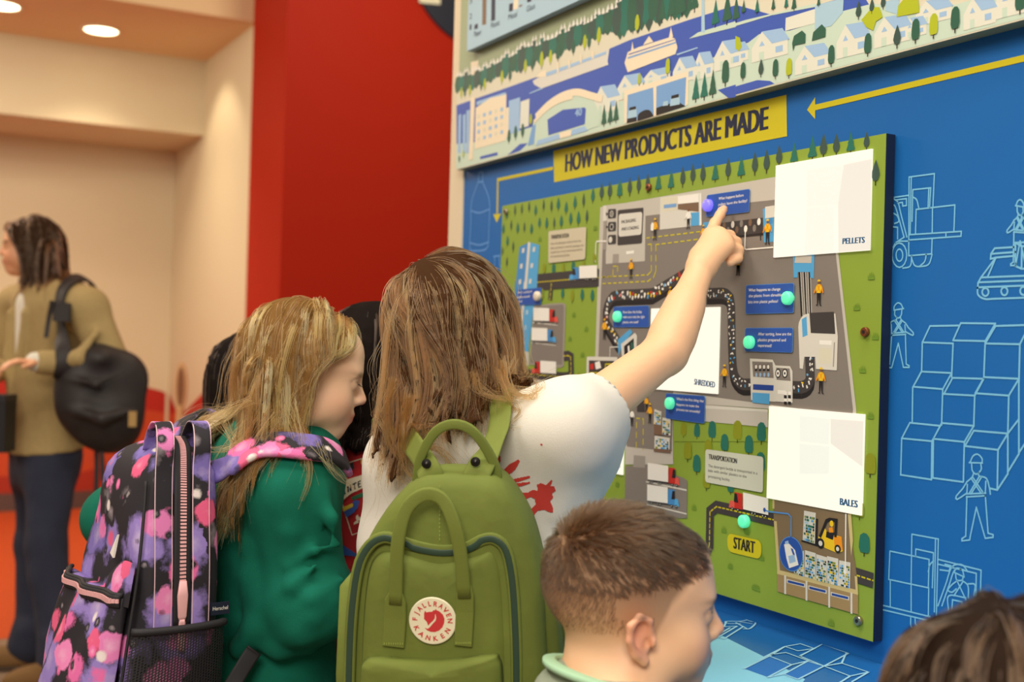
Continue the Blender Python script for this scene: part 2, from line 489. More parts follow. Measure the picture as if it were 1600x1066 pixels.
def lines(name, *paths, w=0.0021, plane='wall', off=0.0004, m_=None, parent=None):
    s = Art(off, 1, plane)
    for p in paths: s.stroke(p, w, m_ or LBL)
    return s.build(name, parent or wall_right)
def circ(c, r, n=16, sq=0.8):
    return [(c[0] + r * sq * math.cos(2 * PI * i / n), c[1] + r * math.sin(2 * PI * i / n)) for i in range(n + 1)]
LBL2 = C('line_blue_dim', (92, 150, 214))
def bez(p, n=14): return [(q.x, q.y) for q in spline([(x, y, 0) for x, y in p], n)]
lines('bottle_drawing', bez(zL(195, 262, 160, 360, 148, 430, 148, 540, 140, 690, 175, 705, 250, 690, 262, 600, 268, 420, 258, 350, 232, 290, 222, 262), 30), zL(195, 262, 198, 205, 222, 200, 222, 262), zL(192, 265, 226, 262), bez(zL(150, 448, 200, 462, 264, 440)), bez(zL(144, 655, 200, 668, 260, 650)), m_=LBL2, w=0.0038)
lines('bottle_drawing', zL(292, 742, 334, 736), zL(300, 742, 300, 790, 288, 830), zL(328, 738, 330, 790, 350, 850), m_=LBL2, w=0.0038)
# forklift with boxes, seen from behind the panel's edge
lines('forklift_drawing', zJ(172, 515, 174, 92, 310, 74, 302, 255), zJ(186, 90, 180, 400), zJ(190, 330, 194, 160, 290, 150, 284, 255), zJ(280, 152, 276, 255), bez(zJ(196, 200, 215, 215, 226, 258)),
      zJ(208, 400, 212, 266, 420, 242, 415, 385), zJ(300, 258, 298, 395), zJ(178, 402, 455, 384, 453, 410, 178, 430), zJ(372, 392, 372, 412), zJ(172, 515, 295, 505, 298, 425),
      [p for p in circ(zJ(122, 512)[0], 19, sq=.6)], [p for p in circ(zJ(122, 512)[0], 9.5, sq=.55)], bez(zJ(140, 582, 180, 570, 188, 515)), bez(zJ(188, 530, 205, 568, 240, 572, 280, 560, 298, 508)), bez(zJ(232, 570, 258, 545, 266, 508)),
      zJ(88, 202, 172, 190), bez(zJ(90, 208, 115, 230, 130, 290, 162, 415)), bez(zJ(88, 240, 104, 262, 146, 412)), zJ(104, 215, 160, 208, 160, 245, 140, 248, 138, 228, 112, 232), bez(zJ(86, 285, 110, 300, 118, 330, 96, 342)), zJ(86, 360, 112, 362, 112, 425), bez(zJ(88, 470, 110, 440, 172, 436)), zJ(148, 415, 100, 445))
def worker(name, z, head, flip=1):
    """outlined worker: z maps (x,y) in units of the figure: x -0.5..0.5, y 0 (helmet) .. 1 (feet)"""
    f = lambda *q: [z(q[i] * flip, q[i + 1]) for i in range(0, len(q), 2)]
    return lines(name, bez(f(-.10, .115, -.10, .06, -.02, .005, .06, .02, .11, .085)), f(-.11, .115, .13, .09), bez(f(-.08, .12, -.085, .19, 0, .235, .07, .19, .085, .11)),
          bez(f(-.04, .22, -.05, .26, -.18, .30, -.235, .42, -.25, .49)), bez(f(.05, .22, .08, .27, .17, .31, .24, .38, .36, .46, .345, .50, .22, .46, .17, .44)),
          f(-.17, .47, .18, .45), f(-.165, .50, .18, .485), f(-.10, .27, .10, .46), f(-.06, .26, .13, .45), f(.10, .27, -.08, .46), f(.06, .27, -.12, .46),
          f(-.16, .50, -.21, .94, -.30, .965, -.30, .995, -.16, .995, -.14, .95, 0.0, .62, .11, .95, .12, .99, .26, .99, .26, .965, .19, .94, .17, .48), f(-.17, .33, -.16, .47), f(.16, .34, .17, .45))
worker('worker_drawing', lambda x, y: zK(90 + x * 150 * 1.15, 35 + y * 272)[0], 0)
worker('worker_drawing', lambda x, y: zK(415 - x * 245 * .95, 665 + y * 358 + x * 30)[0], 0, 1)
worker('worker_drawing', lambda x, y: (1594 + x * 56, 312 + y * 104), 0, -1)
# stack of big boxes
G = zK
lines('box_stack_drawing', G(190, 200, 222, 132, 345, 130), G(190, 200, 187, 320, 150, 388, 148, 535), G(318, 192, 350, 120, 494, 122, 452, 195), G(190, 200, 318, 205, 312, 345), G(318, 192, 452, 195, 446, 350), G(452, 205, 596, 208, 592, 370),
      G(495, 132, 625, 128), G(596, 208, 625, 150), G(452, 205, 495, 132), G(152, 385, 187, 322, 312, 328, 275, 395, 152, 385), G(275, 395, 270, 545), G(280, 415, 316, 348, 446, 352, 408, 422, 280, 415), G(408, 422, 404, 550), G(410, 412, 448, 345, 592, 352, 550, 422, 410, 412), G(550, 422, 546, 580, 592, 520, 592, 352),
      G(104, 600, 138, 535, 265, 548, 230, 612, 104, 600), G(104, 600, 100, 752, 228, 772, 230, 612), G(236, 602, 270, 536, 404, 548, 365, 615, 236, 602), G(236, 602, 234, 765, 360, 782), G(365, 615, 361, 780), G(367, 632, 404, 568, 546, 580, 505, 648, 367, 632), G(505, 648, 502, 815, 546, 748, 546, 580), G(470, 808, 502, 815), G(546, 740, 592, 665, 592, 520), G(592, 660, 625, 610), w=0.0025)
# conveyor with a box
lines('conveyor_drawing', zJ(745, 468, 634, 475, 614, 505, 612, 532, 640, 525, 745, 515), zJ(614, 505, 745, 495), zJ(640, 525, 560, 632, 545, 660, 542, 690), zJ(638, 530, 598, 625), zJ(560, 632, 810, 622), zJ(548, 658, 810, 648), zJ(542, 685, 810, 675), bez(zJ(542, 685, 545, 725, 580, 747, 640, 746, 810, 740)), circ(zJ(584, 710)[0], 6.2), circ(zJ(686, 706)[0], 6.2), circ(zJ(788, 704)[0], 6.2), zJ(745, 450, 745, 570, 778, 585, 780, 465, 745, 445, 810, 442), zJ(778, 465, 810, 462), zJ(778, 585, 810, 583), w=0.0025)
# second forklift, low right
lines('forklift_drawing', zI(930, 198, 924, 338, 1122, 380, 1126, 238, 930, 196), zI(1038, 222, 1036, 360), zI(932, 340, 932, 475), zI(1036, 362, 1036, 500), zI(1124, 380, 1122, 520), zI(896, 468, 1130, 524), zI(896, 490, 1130, 545), zI(1038, 222, 1040, 112, 1172, 136, 1162, 520), zI(1158, 138, 1152, 500), zI(1058, 220, 1060, 186, 1148, 205, 1142, 380), bez(zI(1122, 300, 1130, 265, 1148, 245)), zI(1172, 238, 1386, 292, 1382, 420), zI(1172, 262, 1362, 308, 1360, 420), bez(zI(1170, 470, 1210, 360, 1240, 275, 1290, 265, 1320, 300)), bez(zI(1190, 470, 1225, 370, 1255, 290, 1300, 290)), zI(1180, 290, 1225, 296, 1235, 270, 1205, 262),
      bez(zI(1252, 300, 1262, 282, 1290, 290, 1300, 318)), zI(1250, 302, 1302, 326), bez(zI(1258, 310, 1264, 340, 1290, 342, 1296, 325)), bez(zI(1266, 345, 1240, 365, 1220, 390, 1240, 402, 1262, 385)), bez(zI(1290, 342, 1320, 370, 1322, 430)), zI(1268, 350, 1310, 440), zI(1296, 348, 1250, 420), bez(zI(1222, 490, 1225, 420, 1310, 430)), zI(1240, 490, 1243, 440, 1290, 450, 1290, 490), bez(zI(1322, 360, 1355, 365, 1350, 420)), bez(zI(1034, 530, 1036, 572, 1060, 590)), bez(zI(1056, 535, 1058, 560, 1075, 575)))

# --- drawings that run on across the countertop
CYA = C('counter_cyan', (132, 202, 228)); CTB = C('counter_mid', (40, 112, 190))
s = Art(0.0003, 0, 'counter')
s.uv([(-2.5, WALL_Y - 0.34), (-2.5, WALL_Y - 0.355), (0.6, WALL_Y - 0.355), (0.6, WALL_Y - 0.34)], CYA)
s.px(zI(-760, 300, 40, 595, 300, 725, 505, 838, 460, 900, 560, 1000, -100, 1050, -900, 900), CYA, 1)
s.px(zI(200, 785, 330, 718, 440, 765, 320, 828), CTB, 2)
s.px(zI(405, 815, 520, 745, 600, 770, 480, 840), CTB, 3)
s.build('counter_print', ct)
pm = dict(plane='counter', off=0.0012, parent=ct, w=0.003, m_=C('line_pale', (150, 206, 232)))
lines('box_drawing', zI(200, 785, 330, 720, 405, 674, 482, 660, 552, 684, 480, 720), zI(275, 740, 400, 676), zI(405, 674, 470, 696, 552, 684), zI(322, 716, 410, 704, 522, 745, 438, 765, 322, 720), zI(438, 765, 318, 828, 400, 812, 522, 745), zI(480, 722, 600, 662, 680, 648, 812, 690, 722, 708, 600, 662), zI(812, 690, 690, 756, 600, 772, 722, 708), zI(480, 722, 600, 772), zI(522, 748, 600, 772, 470, 838, 408, 815), zI(600, 772, 690, 758, 822, 802, 730, 822, 600, 772), zI(690, 756, 690, 758), zI(822, 802, 740, 850), zI(730, 822, 670, 860), **pm)
lines('worker_drawing', bez(zI(222, 524, 250, 512, 290, 518, 272, 536, 232, 548, 216, 534)), zI(245, 515, 262, 538), bez(zI(222, 540, 180, 548, 112, 548, 118, 558, 180, 560)), bez(zI(236, 550, 262, 552, 230, 584, 196, 586)), zI(112, 548, 100, 575, 165, 572, 70, 628, 100, 636, 195, 575), zI(160, 555, 215, 585), zI(75, 612, 130, 580), zI(180, 550, 240, 560), **pm)

# --- the city mural board above
mu = thing('city_mural_board', 'long city map board with river, houses and trees above the title', 'board', (-1.4, WALL_Y, 1.8))
MX0, MX1 = W(713, 264, MURAL_T)[0], 0.62
zl = W(713, 264, MURAL_T)[1]; zr = W(1150, 152, MURAL_T)[1]; MZ0 = (zl + zr) / 2
MB().b(MX0, MX1, WALL_Y - MURAL_T, WALL_Y, MZ0, MZ0 + 1.1).build('board', [mat('board_sage', (150, 162, 124), 0.5)], mu)
MO = MURAL_T
def tree(z, base, h, kind, col, parent, off, lay, wr=0.42, name='printed_tree'):
    """flat printed tree standing at pixel `base`, h metres tall"""
    h *= (0.58 if base[0] < 1150 else 0.44) if parent is mu else ((0.42 if base[0] < 930 else 0.48) if base[0] < 1250 and base[1] < 620 else 0.53)
    s = Art(off, lay); u, v = s.W(*base)
    s.uv([(u - .05 * h * .5, v), (u + .05 * h * .5, v), (u + .05 * h * .5, v + .4 * h), (u - .05 * h * .5, v + .4 * h)], TRK, lay)
    w = h * wr
    if kind == 'round': pr = [(0, .16), (.38, .18), (.5, .36), (.47, .62), (.42, .84), (.2, .98), (-.12, 1.0), (-.4, .88), (-.48, .6), (-.5, .36), (-.36, .18)]
    elif kind == 'oval': pr = [(0, .14), (.3, .2), (.5, .42), (.46, .66), (.26, .92), (0, 1.0), (-.26, .92), (-.46, .66), (-.5, .42), (-.3, .2)]
    elif kind == 'drop': pr = [(0, .16), (.32, .22), (.5, .4), (.4, .6), (.16, .86), (0, 1.0), (-.16, .86), (-.4, .6), (-.5, .4), (-.32, .22)]
    else: pr = [(-.42, .12), (-.2, .15), (0, .12), (.2, .15), (.42, .12), (.5, .2), (.3, .42), (.34, .46), (.16, .72), (0, 1.0), (-.16, .72), (-.34, .46), (-.3, .42), (-.5, .2)]
    s.uv([(u + x * w, v + y * h) for x, y in pr], col, lay + 1)
    return s.build(name, parent)
s = Art(MO, 1)
X = lambda x: x
s.uv([s.W(*zA(50, 475)[0]), s.W(*zA(300, 375)[0]), s.W(*zA(560, 265)[0]), s.W(*zA(800, 160)[0]), s.W(*zA(1120, 25)[0]), (-0.9, MZ0 + .56), (.6, MZ0 + .56), (.6, MZ0), (MX0, MZ0)], LND2, 1)
s.build('far_bank_print', mu)
s = Art(MO, 2)
s.px(zA(48, 585, 320, 490, 480, 432, 760, 330, 1010, 222, 1340, 110, 1600, 28) + zB(210, 85, 440, 30, 700, -40, 760, 60, 560, 120, 440, 160, 130, 215, 0, 260) + zA(1300, 400, 1000, 520, 600, 660, 300, 760, 48, 850), RIV)
s.build('river_print', mu)
s = Art(MO, 3)
s.px(zA(45, 935, 48, 800, 140, 790, 330, 800, 470, 720, 800, 640, 1000, 560, 1330, 420, 1480, 330, 1600, 300) + zB(0, 290, 130, 190, 300, 170, 460, 120, 600, 60, 760, 20, 900, 40) + [(1700, 0)] + [(1700, -1)], LND)
s.uv([(MX0 + .002, MZ0 + .002), (.6, MZ0 + .002), (.6, MZ0 + .035), (MX0 + .002, MZ0 + .05)], LND, 3)
s.build('near_bank_print', mu)
s = Art(MO, 5)
s.px(zA(345, 850, 400, 800, 445, 795, 400, 838, 330, 862), RIV); s.px(zA(180, 870, 275, 845, 278, 862, 180, 885), RIV); s.build('pond_print', mu); s = Art(MO, 5)
s.px(zA(1500, 500, 1599, 470, 1599, 540, 1560, 545), RIV); s.px(zB(0, 480, 120, 445, 190, 450, 215, 465, 0, 525), RIV)
s.px(zA(1340, 215, 1390, 180, 1599, 118, 1599, 150), LND); s.px(zB(0, 128, 60, 110, 440, 20, 460, 35, 200, 85, 0, 145), LND)
s.build('pond_print', mu)
# riverside tree line: dark crowns and white tips
s = Art(MO, 4); k = 0
pts = bez(zA(55, 478, 180, 440, 300, 385, 430, 330, 560, 275, 700, 215, 820, 160, 960, 105, 1080, 55, 1200, 20, 1330, -30), 60)
for i, (x, y) in enumerate(pts):
    u, v = s.W(x, y); hh = random.uniform(.022, .04) * (1.5 if i > 40 else 1)
    s.ell((u, v + .004), .016, hh * .8, [DGR, TEAL, DGR2][i % 3], 4 + (i % 2), n=8)
    for j in range(2):
        s.uv([(u - .006 + j * .012, v + hh * .8), (u + .004 + j * .012, v + hh * .8), (u - .001 + j * .012, v + hh * .8 + .012)], WHT, 7)
s.build('tree_line_print', mu, kind='stuff')
for (x, y, hh, kd, cl) in ((75, 552, .05, 'oval', LIM), (95, 545, .045, 'oval', DGR), (122, 540, .05, 'oval', LIM), (185, 508, .04, 'oval', DGR), (205, 505, .05, 'oval', LIM), (300, 470, .055, 'oval', LIM), (345, 455, .055, 'round', DGR), (430, 412, .055, 'oval', LIM), (470, 400, .06, 'oval', DGR), (520, 385, .065, 'oval', LIM), (570, 362, .055, 'oval', LIM), (612, 345, .07, 'round', DGR), (697, 310, .055, 'oval', DGR), (760, 282, .055, 'oval', LIM), (784, 275, .055, 'oval', DGR), (838, 250, .06, 'oval', LIM), (1028, 190, .055, 'oval', DGR), (1050, 185, .06, 'oval', LIM)):
    tree(None, zA(x, y)[0], hh, kd, cl, mu, MO, 6)
for (x, y, hh) in ((1190, 130, .09), (1240, 110, .1), (1300, 95, .1), (1370, 70, .09), (1485, 155, .085), (1550, 140, .1), (1600, 125, .1)):
    tree(None, zA(x, y)[0], hh, 'fir', [DGR, TEAL][int(x) % 2], mu, MO, 6)
for (x, y, hh, kd, cl) in ((65, 905, .03, 'oval', DGR), (88, 880, .032, 'oval', LIM), (340, 800, .055, 'oval', DGR), (377, 780, .055, 'oval', DGR), (416, 768, .055, 'oval', DGR), (462, 700, .045, 'oval', LIM), (868, 705, .075, 'fir', DGR), (903, 695, .075, 'fir', DGR), (935, 685, .075, 'fir', DGR), (1378, 570, .082, 'fir', TEAL), (1425, 558, .082, 'fir', TEAL), (1472, 545, .082, 'fir', DGR), (1542, 482, .075, 'round', DGR), (1065, 478, .04, 'round', LIM), (1222, 425, .055, 'round', LIM)):
    tree(None, zA(x, y)[0], hh, kd, cl, mu, MO, 12)
for (x, y, hh, kd, cl) in ((42, 450, .068, 'round', DGR), (142, 430, .066, 'drop', DGR2), (222, 440, .07, 'round', DGR), (297, 436, .07, 'round', LIM), (532, 372, .072, 'round', DGR), (735, 316, .075, 'round', DGR), (898, 271, .074, 'drop', DGR2), (1000, 243, .076, 'round', DGR), (1100, 216, .076, 'round', LIM), (1220, 184, .078, 'round', DGR), (1580, 82, .08, 'round', DGR), (683, 110, .06, 'drop', DGR2), (757, 78, .05, 'drop', DGR2), (820, 54, .05, 'drop', DGR2), (210, 60, .05, 'fir', DGR), (282, 50, .05, 'fir', TEAL), (325, 60, .06, 'fir', DGR), (120, 80, .06, 'fir', TEAL), (45, 80, .055, 'fir', DGR), (462, 38, .04, 'fir', DGR)):
    tree(None, zB(x, y)[0], hh, kd, cl, mu, MO, 14 if y > 150 else 11)
def shape(name, parent, off, *polys):
    s = Art(off, 0)
    for (pts, m_, lay) in polys: s.px(pts, m_, lay)
    return s.build(name, parent)
for pts in (zB(315, 240, 325, 200, 370, 170, 390, 190, 388, 240, 330, 252, 320, 285), zB(424, 228, 432, 180, 480, 135, 502, 160, 500, 205)): shape('shrub_print', mu, MO, (pts, DGR, 10))
for pts in (zB(700, 110, 760, 40, 800, 40, 818, 95, 780, 120, 765, 170, 725, 150), zB(895, 95, 905, 30, 940, -10, 1015, -20, 1022, 70), zB(0, 200, 25, 210, 35, 260, 20, 285, 0, 270)): shape('shrub_print', mu, MO, (pts, LIM, 10))
# ships
shape('ship_print', mu, MO, (zA(472, 450, 500, 432, 545, 420, 885, 275, 898, 272, 888, 340, 892, 360, 520, 492, 480, 470), PAL, 6), (zA(490, 430, 515, 400, 545, 390, 550, 425), CRM, 7), (zA(545, 405, 880, 285, 880, 300, 548, 425), ROOF, 8), (zA(607, 345, 617, 342, 617, 400, 607, 404), CRM, 9), (zA(670, 332, 680, 330, 680, 375, 670, 380), CRM, 9), (zA(735, 305, 745, 302, 745, 350, 735, 354), CRM, 9), (zA(800, 285, 812, 280, 812, 325, 800, 328), CRM, 9), (zA(450, 518, 520, 488, 530, 492, 460, 520), ROOF, 6))
shape('ferry_print', mu, MO, (zA(982, 350, 1000, 290, 1060, 262, 1240, 205, 1262, 215, 1276, 262, 1265, 300, 1000, 402), CRM, 6), (zA(1000, 318, 1268, 232, 1268, 240, 1000, 328), ROOF2, 8), (zA(1005, 300, 1262, 218, 1262, 222, 1005, 306), RIV, 8), (zA(1085, 250, 1118, 200, 1142, 232), CRM, 7), (zA(1018, 285, 1026, 230, 1034, 280), CRM, 7), (zA(1228, 212, 1240, 150, 1252, 205), CRM, 7), (zA(1270, 300, 1385, 262, 1390, 268, 1275, 308), ROOF, 6))
# city blocks, arena, garages
shape('tower_print', mu, MO, (zA(60, 640, 75, 632, 72, 850, 56, 850), ROOF, 6), (zA(84, 640, 100, 632, 98, 850, 82, 850), ROOF, 6), (zA(105, 615, 122, 610, 118, 850, 102, 850), ROOF, 6))
shape('city_hall_print', mu, MO, (zA(128, 545, 152, 535, 140, 885, 118, 890), CRM, 8), (zA(155, 600, 235, 545, 322, 525, 326, 512, 322, 780, 150, 830), CRM, 7), (zA(160, 565, 320, 512, 322, 530, 160, 585), ROOF, 6), (zA(128, 345, 170, 335, 168, 410, 128, 420), CRM, 5))
s = Art(MO, 9)
for i in range(5):
    for j in range(4): s.px(zA(165 + i * 32, 640 + j * 42 - i * 10, 180 + i * 32, 635 + j * 42 - i * 10, 180 + i * 32, 655 + j * 42 - i * 10, 165 + i * 32, 660 + j * 42 - i * 10), ROOF if (i + j) % 3 else LND2)
s.build('window_print', mu, kind='stuff')
shape('office_print', mu, MO, (zA(340, 560, 402, 540, 398, 730, 336, 750), ROOF, 6), (zA(405, 565, 454, 548, 450, 700, 400, 715), HOU, 7), (zA(325, 600, 340, 595, 336, 760, 322, 765), CRM, 6))
ar = bez(zA(490, 650, 560, 580, 640, 530, 720, 512, 790, 530, 860, 550), 16)
shape('arena_print', mu, MO, (bez(zA(450, 800, 490, 650, 600, 545, 720, 512, 800, 545, 845, 640, 840, 700), 24) + zA(500, 810), LND, 7), (zA(555, 665, 640, 610, 760, 597, 768, 605, 762, 690, 560, 752), RIV, 10), (zA(500, 780, 760, 700, 780, 725, 490, 810), ROOF, 9), (zA(445, 810, 470, 700, 490, 690, 480, 800), ROOF2, 8), (zA(620, 740, 690, 720, 685, 755, 625, 770), CRM, 11))
s = Art(MO, 12); s.band(ar, .014, CRM); s.band([(x - 3, y + 8) for x, y in ar[:10]], .008, CRM); s.text('40', zA(708, 650)[0], zA(745, 640)[0], 0, ROOF, hpx=.016, bold=.03); s.build('arena_roof_print', mu)
def house(z, x, y, w, h, sl, lay=6):
    """pitched house, pixel sizes in zoom units; sl = screen slope of its base"""
    f = lambda *q: z(*[v for i in range(0, len(q), 2) for v in (x + q[i] * w, y + q[i + 1] * h + q[i] * w * sl)])
    shape('house_print', mu, MO, (f(0, 0, 0, -.5, .28, -1, .56, -.5, 1, -.5, 1, 0), HOU, lay), (f(.28, -1, .56, -.5, 1.05, -.5, .85, -.95), ROOF, lay + 1), (f(.66, -.15, .66, -.36, .86, -.36, .86, -.15), ROOF, lay + 1), (f(.2, 0, .2, -.3, .34, -.3, .34, 0), LND, lay + 1), (f(.2, -.5, .28, -.68, .36, -.5), ROOF, lay + 1))
for q in ((940, 560, 150, 130, -.25), (810, 640, 140, 150, -.25), (1085, 480, 150, 80, -.25), (1250, 470, 130, 140, -.25), (1365, 450, 110, 150, -.25), (1480, 400, 160, 160, -.25)): house(zA, *q)
for q in ((-50, 360, 120, 110, -.25), (90, 350, 200, 160, -.25), (330, 420, 190, 150, -.25), (560, 330, 180, 180, -.25), (770, 270, 200, 160, -.25), (930, 220, 130, 110, -.25), (1265, 170, 180, 170, -.25), (1440, 110, 200, 180, -.25), (1000, 150, 200, 130, -.25)): house(zB, *q)
for w_ in ((zB(278, 100, 440, 50, 440, 130, 275, 172), HOU, 5), (zB(440, 30, 560, 0, 600, -8, 595, 70, 530, 145, 440, 165), ICE, 5), (zB(830, 10, 910, -15, 900, 80, 830, 60), ICE, 5), (zA(1410, -20, 1425, -20, 1428, 180, 1408, 180), ICE, 6)): shape('warehouse_print', mu, MO, w_)
shape('garage_print', mu, MO, (zA(980, 505, 1338, 395, 1335, 580, 1322, 588, 1155, 645, 980, 685), CRM, 8), (zA(1000, 528, 1142, 486, 1145, 640, 995, 682), ROOF2, 9), (zA(1160, 480, 1325, 428, 1318, 590, 1158, 640), ROOF2, 9), (bez(zA(1055, 672, 1060, 635, 1095, 612, 1125, 615, 1145, 645)), INK, 10), (zA(998, 660, 1050, 650, 1050, 672, 996, 684), INK, 10), (zA(1160, 600, 1215, 580, 1290, 570, 1320, 590, 1158, 642), INK, 10), (zA(1005, 612, 1050, 602, 1052, 648, 1000, 660), ICE, 11), (zA(1240, 545, 1290, 530, 1290, 580, 1236, 590), ICE, 11), (zA(1200, 565, 1225, 560, 1225, 585, 1195, 590), ICE, 11), (zA(1012, 598, 1045, 590, 1048, 606, 1008, 615), INK, 12), (zA(1245, 532, 1284, 522, 1286, 540, 1242, 550), INK, 12))

# chart board on top of the mural
cb = thing('chart_board', 'pale blue bar chart board at the top, over the city map', 'board', (-2.3, WALL_Y, 2.1))
CT = MURAL_T + 0.02
b0, b1 = W(729.5, 80, CT), W(904, 1, CT)
MB().b(b0[0], b0[0] + 0.75, WALL_Y - CT, WALL_Y - MURAL_T - 0.0022, (b0[1] + b1[1]) / 2, (b0[1] + b1[1]) / 2 + 0.7).build('board', C('chart_pale', (168, 196, 210)), cb)
s = Art(CT, 1)
s.px(zA(192, -60, 215, -60, 212, 135, 190, 140), BRN); s.px(zA(242, -60, 264, -60, 262, 112, 240, 118), DKT); s.px(zA(340, 22, 362, 16, 360, 60, 338, 66), DKT); s.px(zA(365, 0, 392, -8, 388, 48, 362, 55), CRM); s.px(zA(148, 138, 166, 130, 166, 158, 146, 164), DKT); s.px(zA(440, -10, 465, -16, 462, 8, 440, 14), DKT); s.px(zA(395, 30, 412, 24, 412, 34, 395, 40), BRN)
s.build('chart_bars', cb, kind='stuff')
s = Art(CT, 3)
for t, a0, a1 in (('Paper', (145, 205), (186, 190)), ('Plastic', (238, 158), (288, 138)), ('Metal', (335, 112), (384, 92)), ('Glass', (437, 68), (484, 46)), ('1', (120, 168), (130, 164)), ('2', (120, 108), (133, 102)), ('3', (120, 24), (134, 18))): s.text(t, zA(*a0)[0], zA(*a1)[0], 0, DKT, hpx=.013)
s.build('lettering', cb)
# ------------------------------------------------------------------ the interactive panel
X0, X1 = W(785, 322, PANEL_T)[0], W(1384.5, 208, PANEL_T)[0]
Z1, Z0 = 1.617, 0.9177
pn = thing('interactive_panel', 'green illustrated panel with lit screens and round push buttons on the blue wall', 'exhibit panel', ((X0 + X1) / 2, WALL_Y, Z0))
T0 = 0.0021
PO = PANEL_T + 0.0005
MB().b(X0, X1, WALL_Y - PANEL_T + 0.0008, WALL_Y - T0, Z0, Z1).build('board', C('panel_edge', (28, 40, 66)), pn)
MB().b(X0, X1, WALL_Y - PANEL_T, WALL_Y - PANEL_T + 0.0008, Z0, Z1).build('face_sheet', GRN, pn)
def pshape(name, *polys, lay0=0, parent=None):
    s = Art(PO, 0)
    for (pts, m_, lay) in polys: s.px(pts, m_, lay + lay0)
    return s.build(name, parent or pn)

# the big grey factory floor with its pale border
FL = [(942, 327)] + zE(65, 275, 880, 175, 1500, 55) + [(1214, 280), (1320, 420), (1338, 650), (1338, 662), (1200, 640), (1054, 634), (1052, 700), (978, 700)] + zD(885, 690, 930, 0)
pshape('factory_floor', ([(938, 324), (1214, 276), (1300, 276), (1310, 395), (1338, 640), (1338, 662)] + zG(950, 148, 385, 108, 388, 432, 100, 385) + [(930, 560)], LGR, 1),
       ([(944, 332), (1214, 287), (1305, 287), (1306, 396), (1333, 640), (1332, 650), (1200, 632), (1052, 612), (1050, 706), (980, 698), (935, 560)], GRY, 2),
       ([(1048, 628), (1200, 640), (1200, 668), (1050, 654)], LGR, 2), ([(1052, 631), (1200, 640), (1200, 644), (1052, 636)], PAL, 3))
pshape('pavement', ([(1052, 656), (1200, 671), (1200, 690), (1054, 690)], GRN, 1), lay0=2)
pshape('factory_wall', (zE(65, 275, 880, 175, 1500, 55, 1500, 225, 890, 290, 545, 345, 420, 360, 415, 735, 90, 760, 100, 400, 65, 405), LGR, 3), (zE(68, 278, 95, 276, 95, 400, 66, 405), PAL, 4), (zE(70, 405, 95, 402, 90, 640, 68, 640), MGR, 4), (zE(545, 205, 885, 165, 888, 438, 540, 475), PAL, 5), (zE(560, 210, 690, 195, 690, 310, 558, 328), LND2, 6), (zE(690, 198, 865, 175, 866, 265, 692, 280), WHT, 6), (zE(692, 262, 866, 245, 866, 325, 692, 305), BRN, 7), (zE(800, 335, 870, 328, 870, 438, 800, 445), SKY, 7), (zE(575, 268, 680, 255, 680, 285, 576, 298), ROOF2, 7), (zE(875, 175, 888, 172, 890, 438, 876, 440), WHT, 8), (zE(90, 650, 410, 620, 410, 738, 90, 760), LGR, 4), (zE(150, 680, 200, 676, 198, 752, 146, 756), MGR, 5), (zE(260, 655, 325, 648, 325, 672, 260, 680), WHT, 5))
# packaging board and dials
s = Art(PO, 6)
s.rrect(zE(190, 312, 406, 290, 392, 588, 188, 606), .004, ROAD, 6); s.rrect(zE(200, 346, 396, 326, 388, 515, 198, 535), .006, PAL, 7)
s.text('PACKAGING', zE(222, 424)[0], zE(342, 408)[0], 0, INK, 8, .03, hpx=.0064); s.text('AND LOADING', zE(222, 484)[0], zE(366, 468)[0], 0, INK, 8, .03, hpx=.0064)
s.build('packaging_sign', pn)
for y0 in (300, 408, 516):
    s = Art(PO, 6)
    s.rrect(zE(110, y0 + 4, 178, y0, 176, y0 + 78, 108, y0 + 84), .004, ROAD, 6)
    c = s.W(*zE(140 if y0 < 500 else 130, y0 + 43)[0])
    s.ell(c, .0062, .0058, PAL, 7); s.ell(c, .0046, .0043, INK if y0 < 500 else PAL, 8); s.ell(c, .003, .0028, MGR if y0 == 300 else (INK if y0 < 500 else PAL), 9)
    if y0 < 500: s.px(zE(92, y0 + 28, 112, y0 + 42, 94, y0 + 62), ROAD, 7)
    s.build('dial_print', pn)
s = Art(PO, 5); s.band(zE(95, 570, 15, 572, 8, 585, 0, 800, -20, 850)[:3] + [(930.5, 410)], .0025, WHT, 5); s.build('pointer_line', pn)
s = Art(PO, 9); s.band(zE(1258, 468, 1252, 630, 1262, 640, 1490, 622), .0022, WHT, 12); s.ell(s.W(*zE(1258, 478)[0]), .003, .004, WHT, 12); s.build('pointer_line', pn)

# yellow dashed floor markings
s = Art(PO, 5)
s.dashes(zE(65, 868, 440, 852, 470, 820, 470, 595, 430, 600), .0022, YEL); s.dashes(zE(65, 925, 440, 905, 490, 870, 508, 820, 508, 600, 880, 552), .0022, YEL)
s.dashes(zE(430, 545, 885, 490), .0022, YEL); s.dashes(zE(150, 855, 152, 780, 190, 778, 188, 850), .0022, YEL)
s.dashes(zG(170, 380, 172, 205, 212, 208, 210, 392), .0022, YEL); s.dashes(zG(168, 462, 210, 465), .0022, YEL); s.dashes(zC(1012, 907, 1110, 905), .002, YEL)
s.build('floor_marking', pn, kind='stuff')

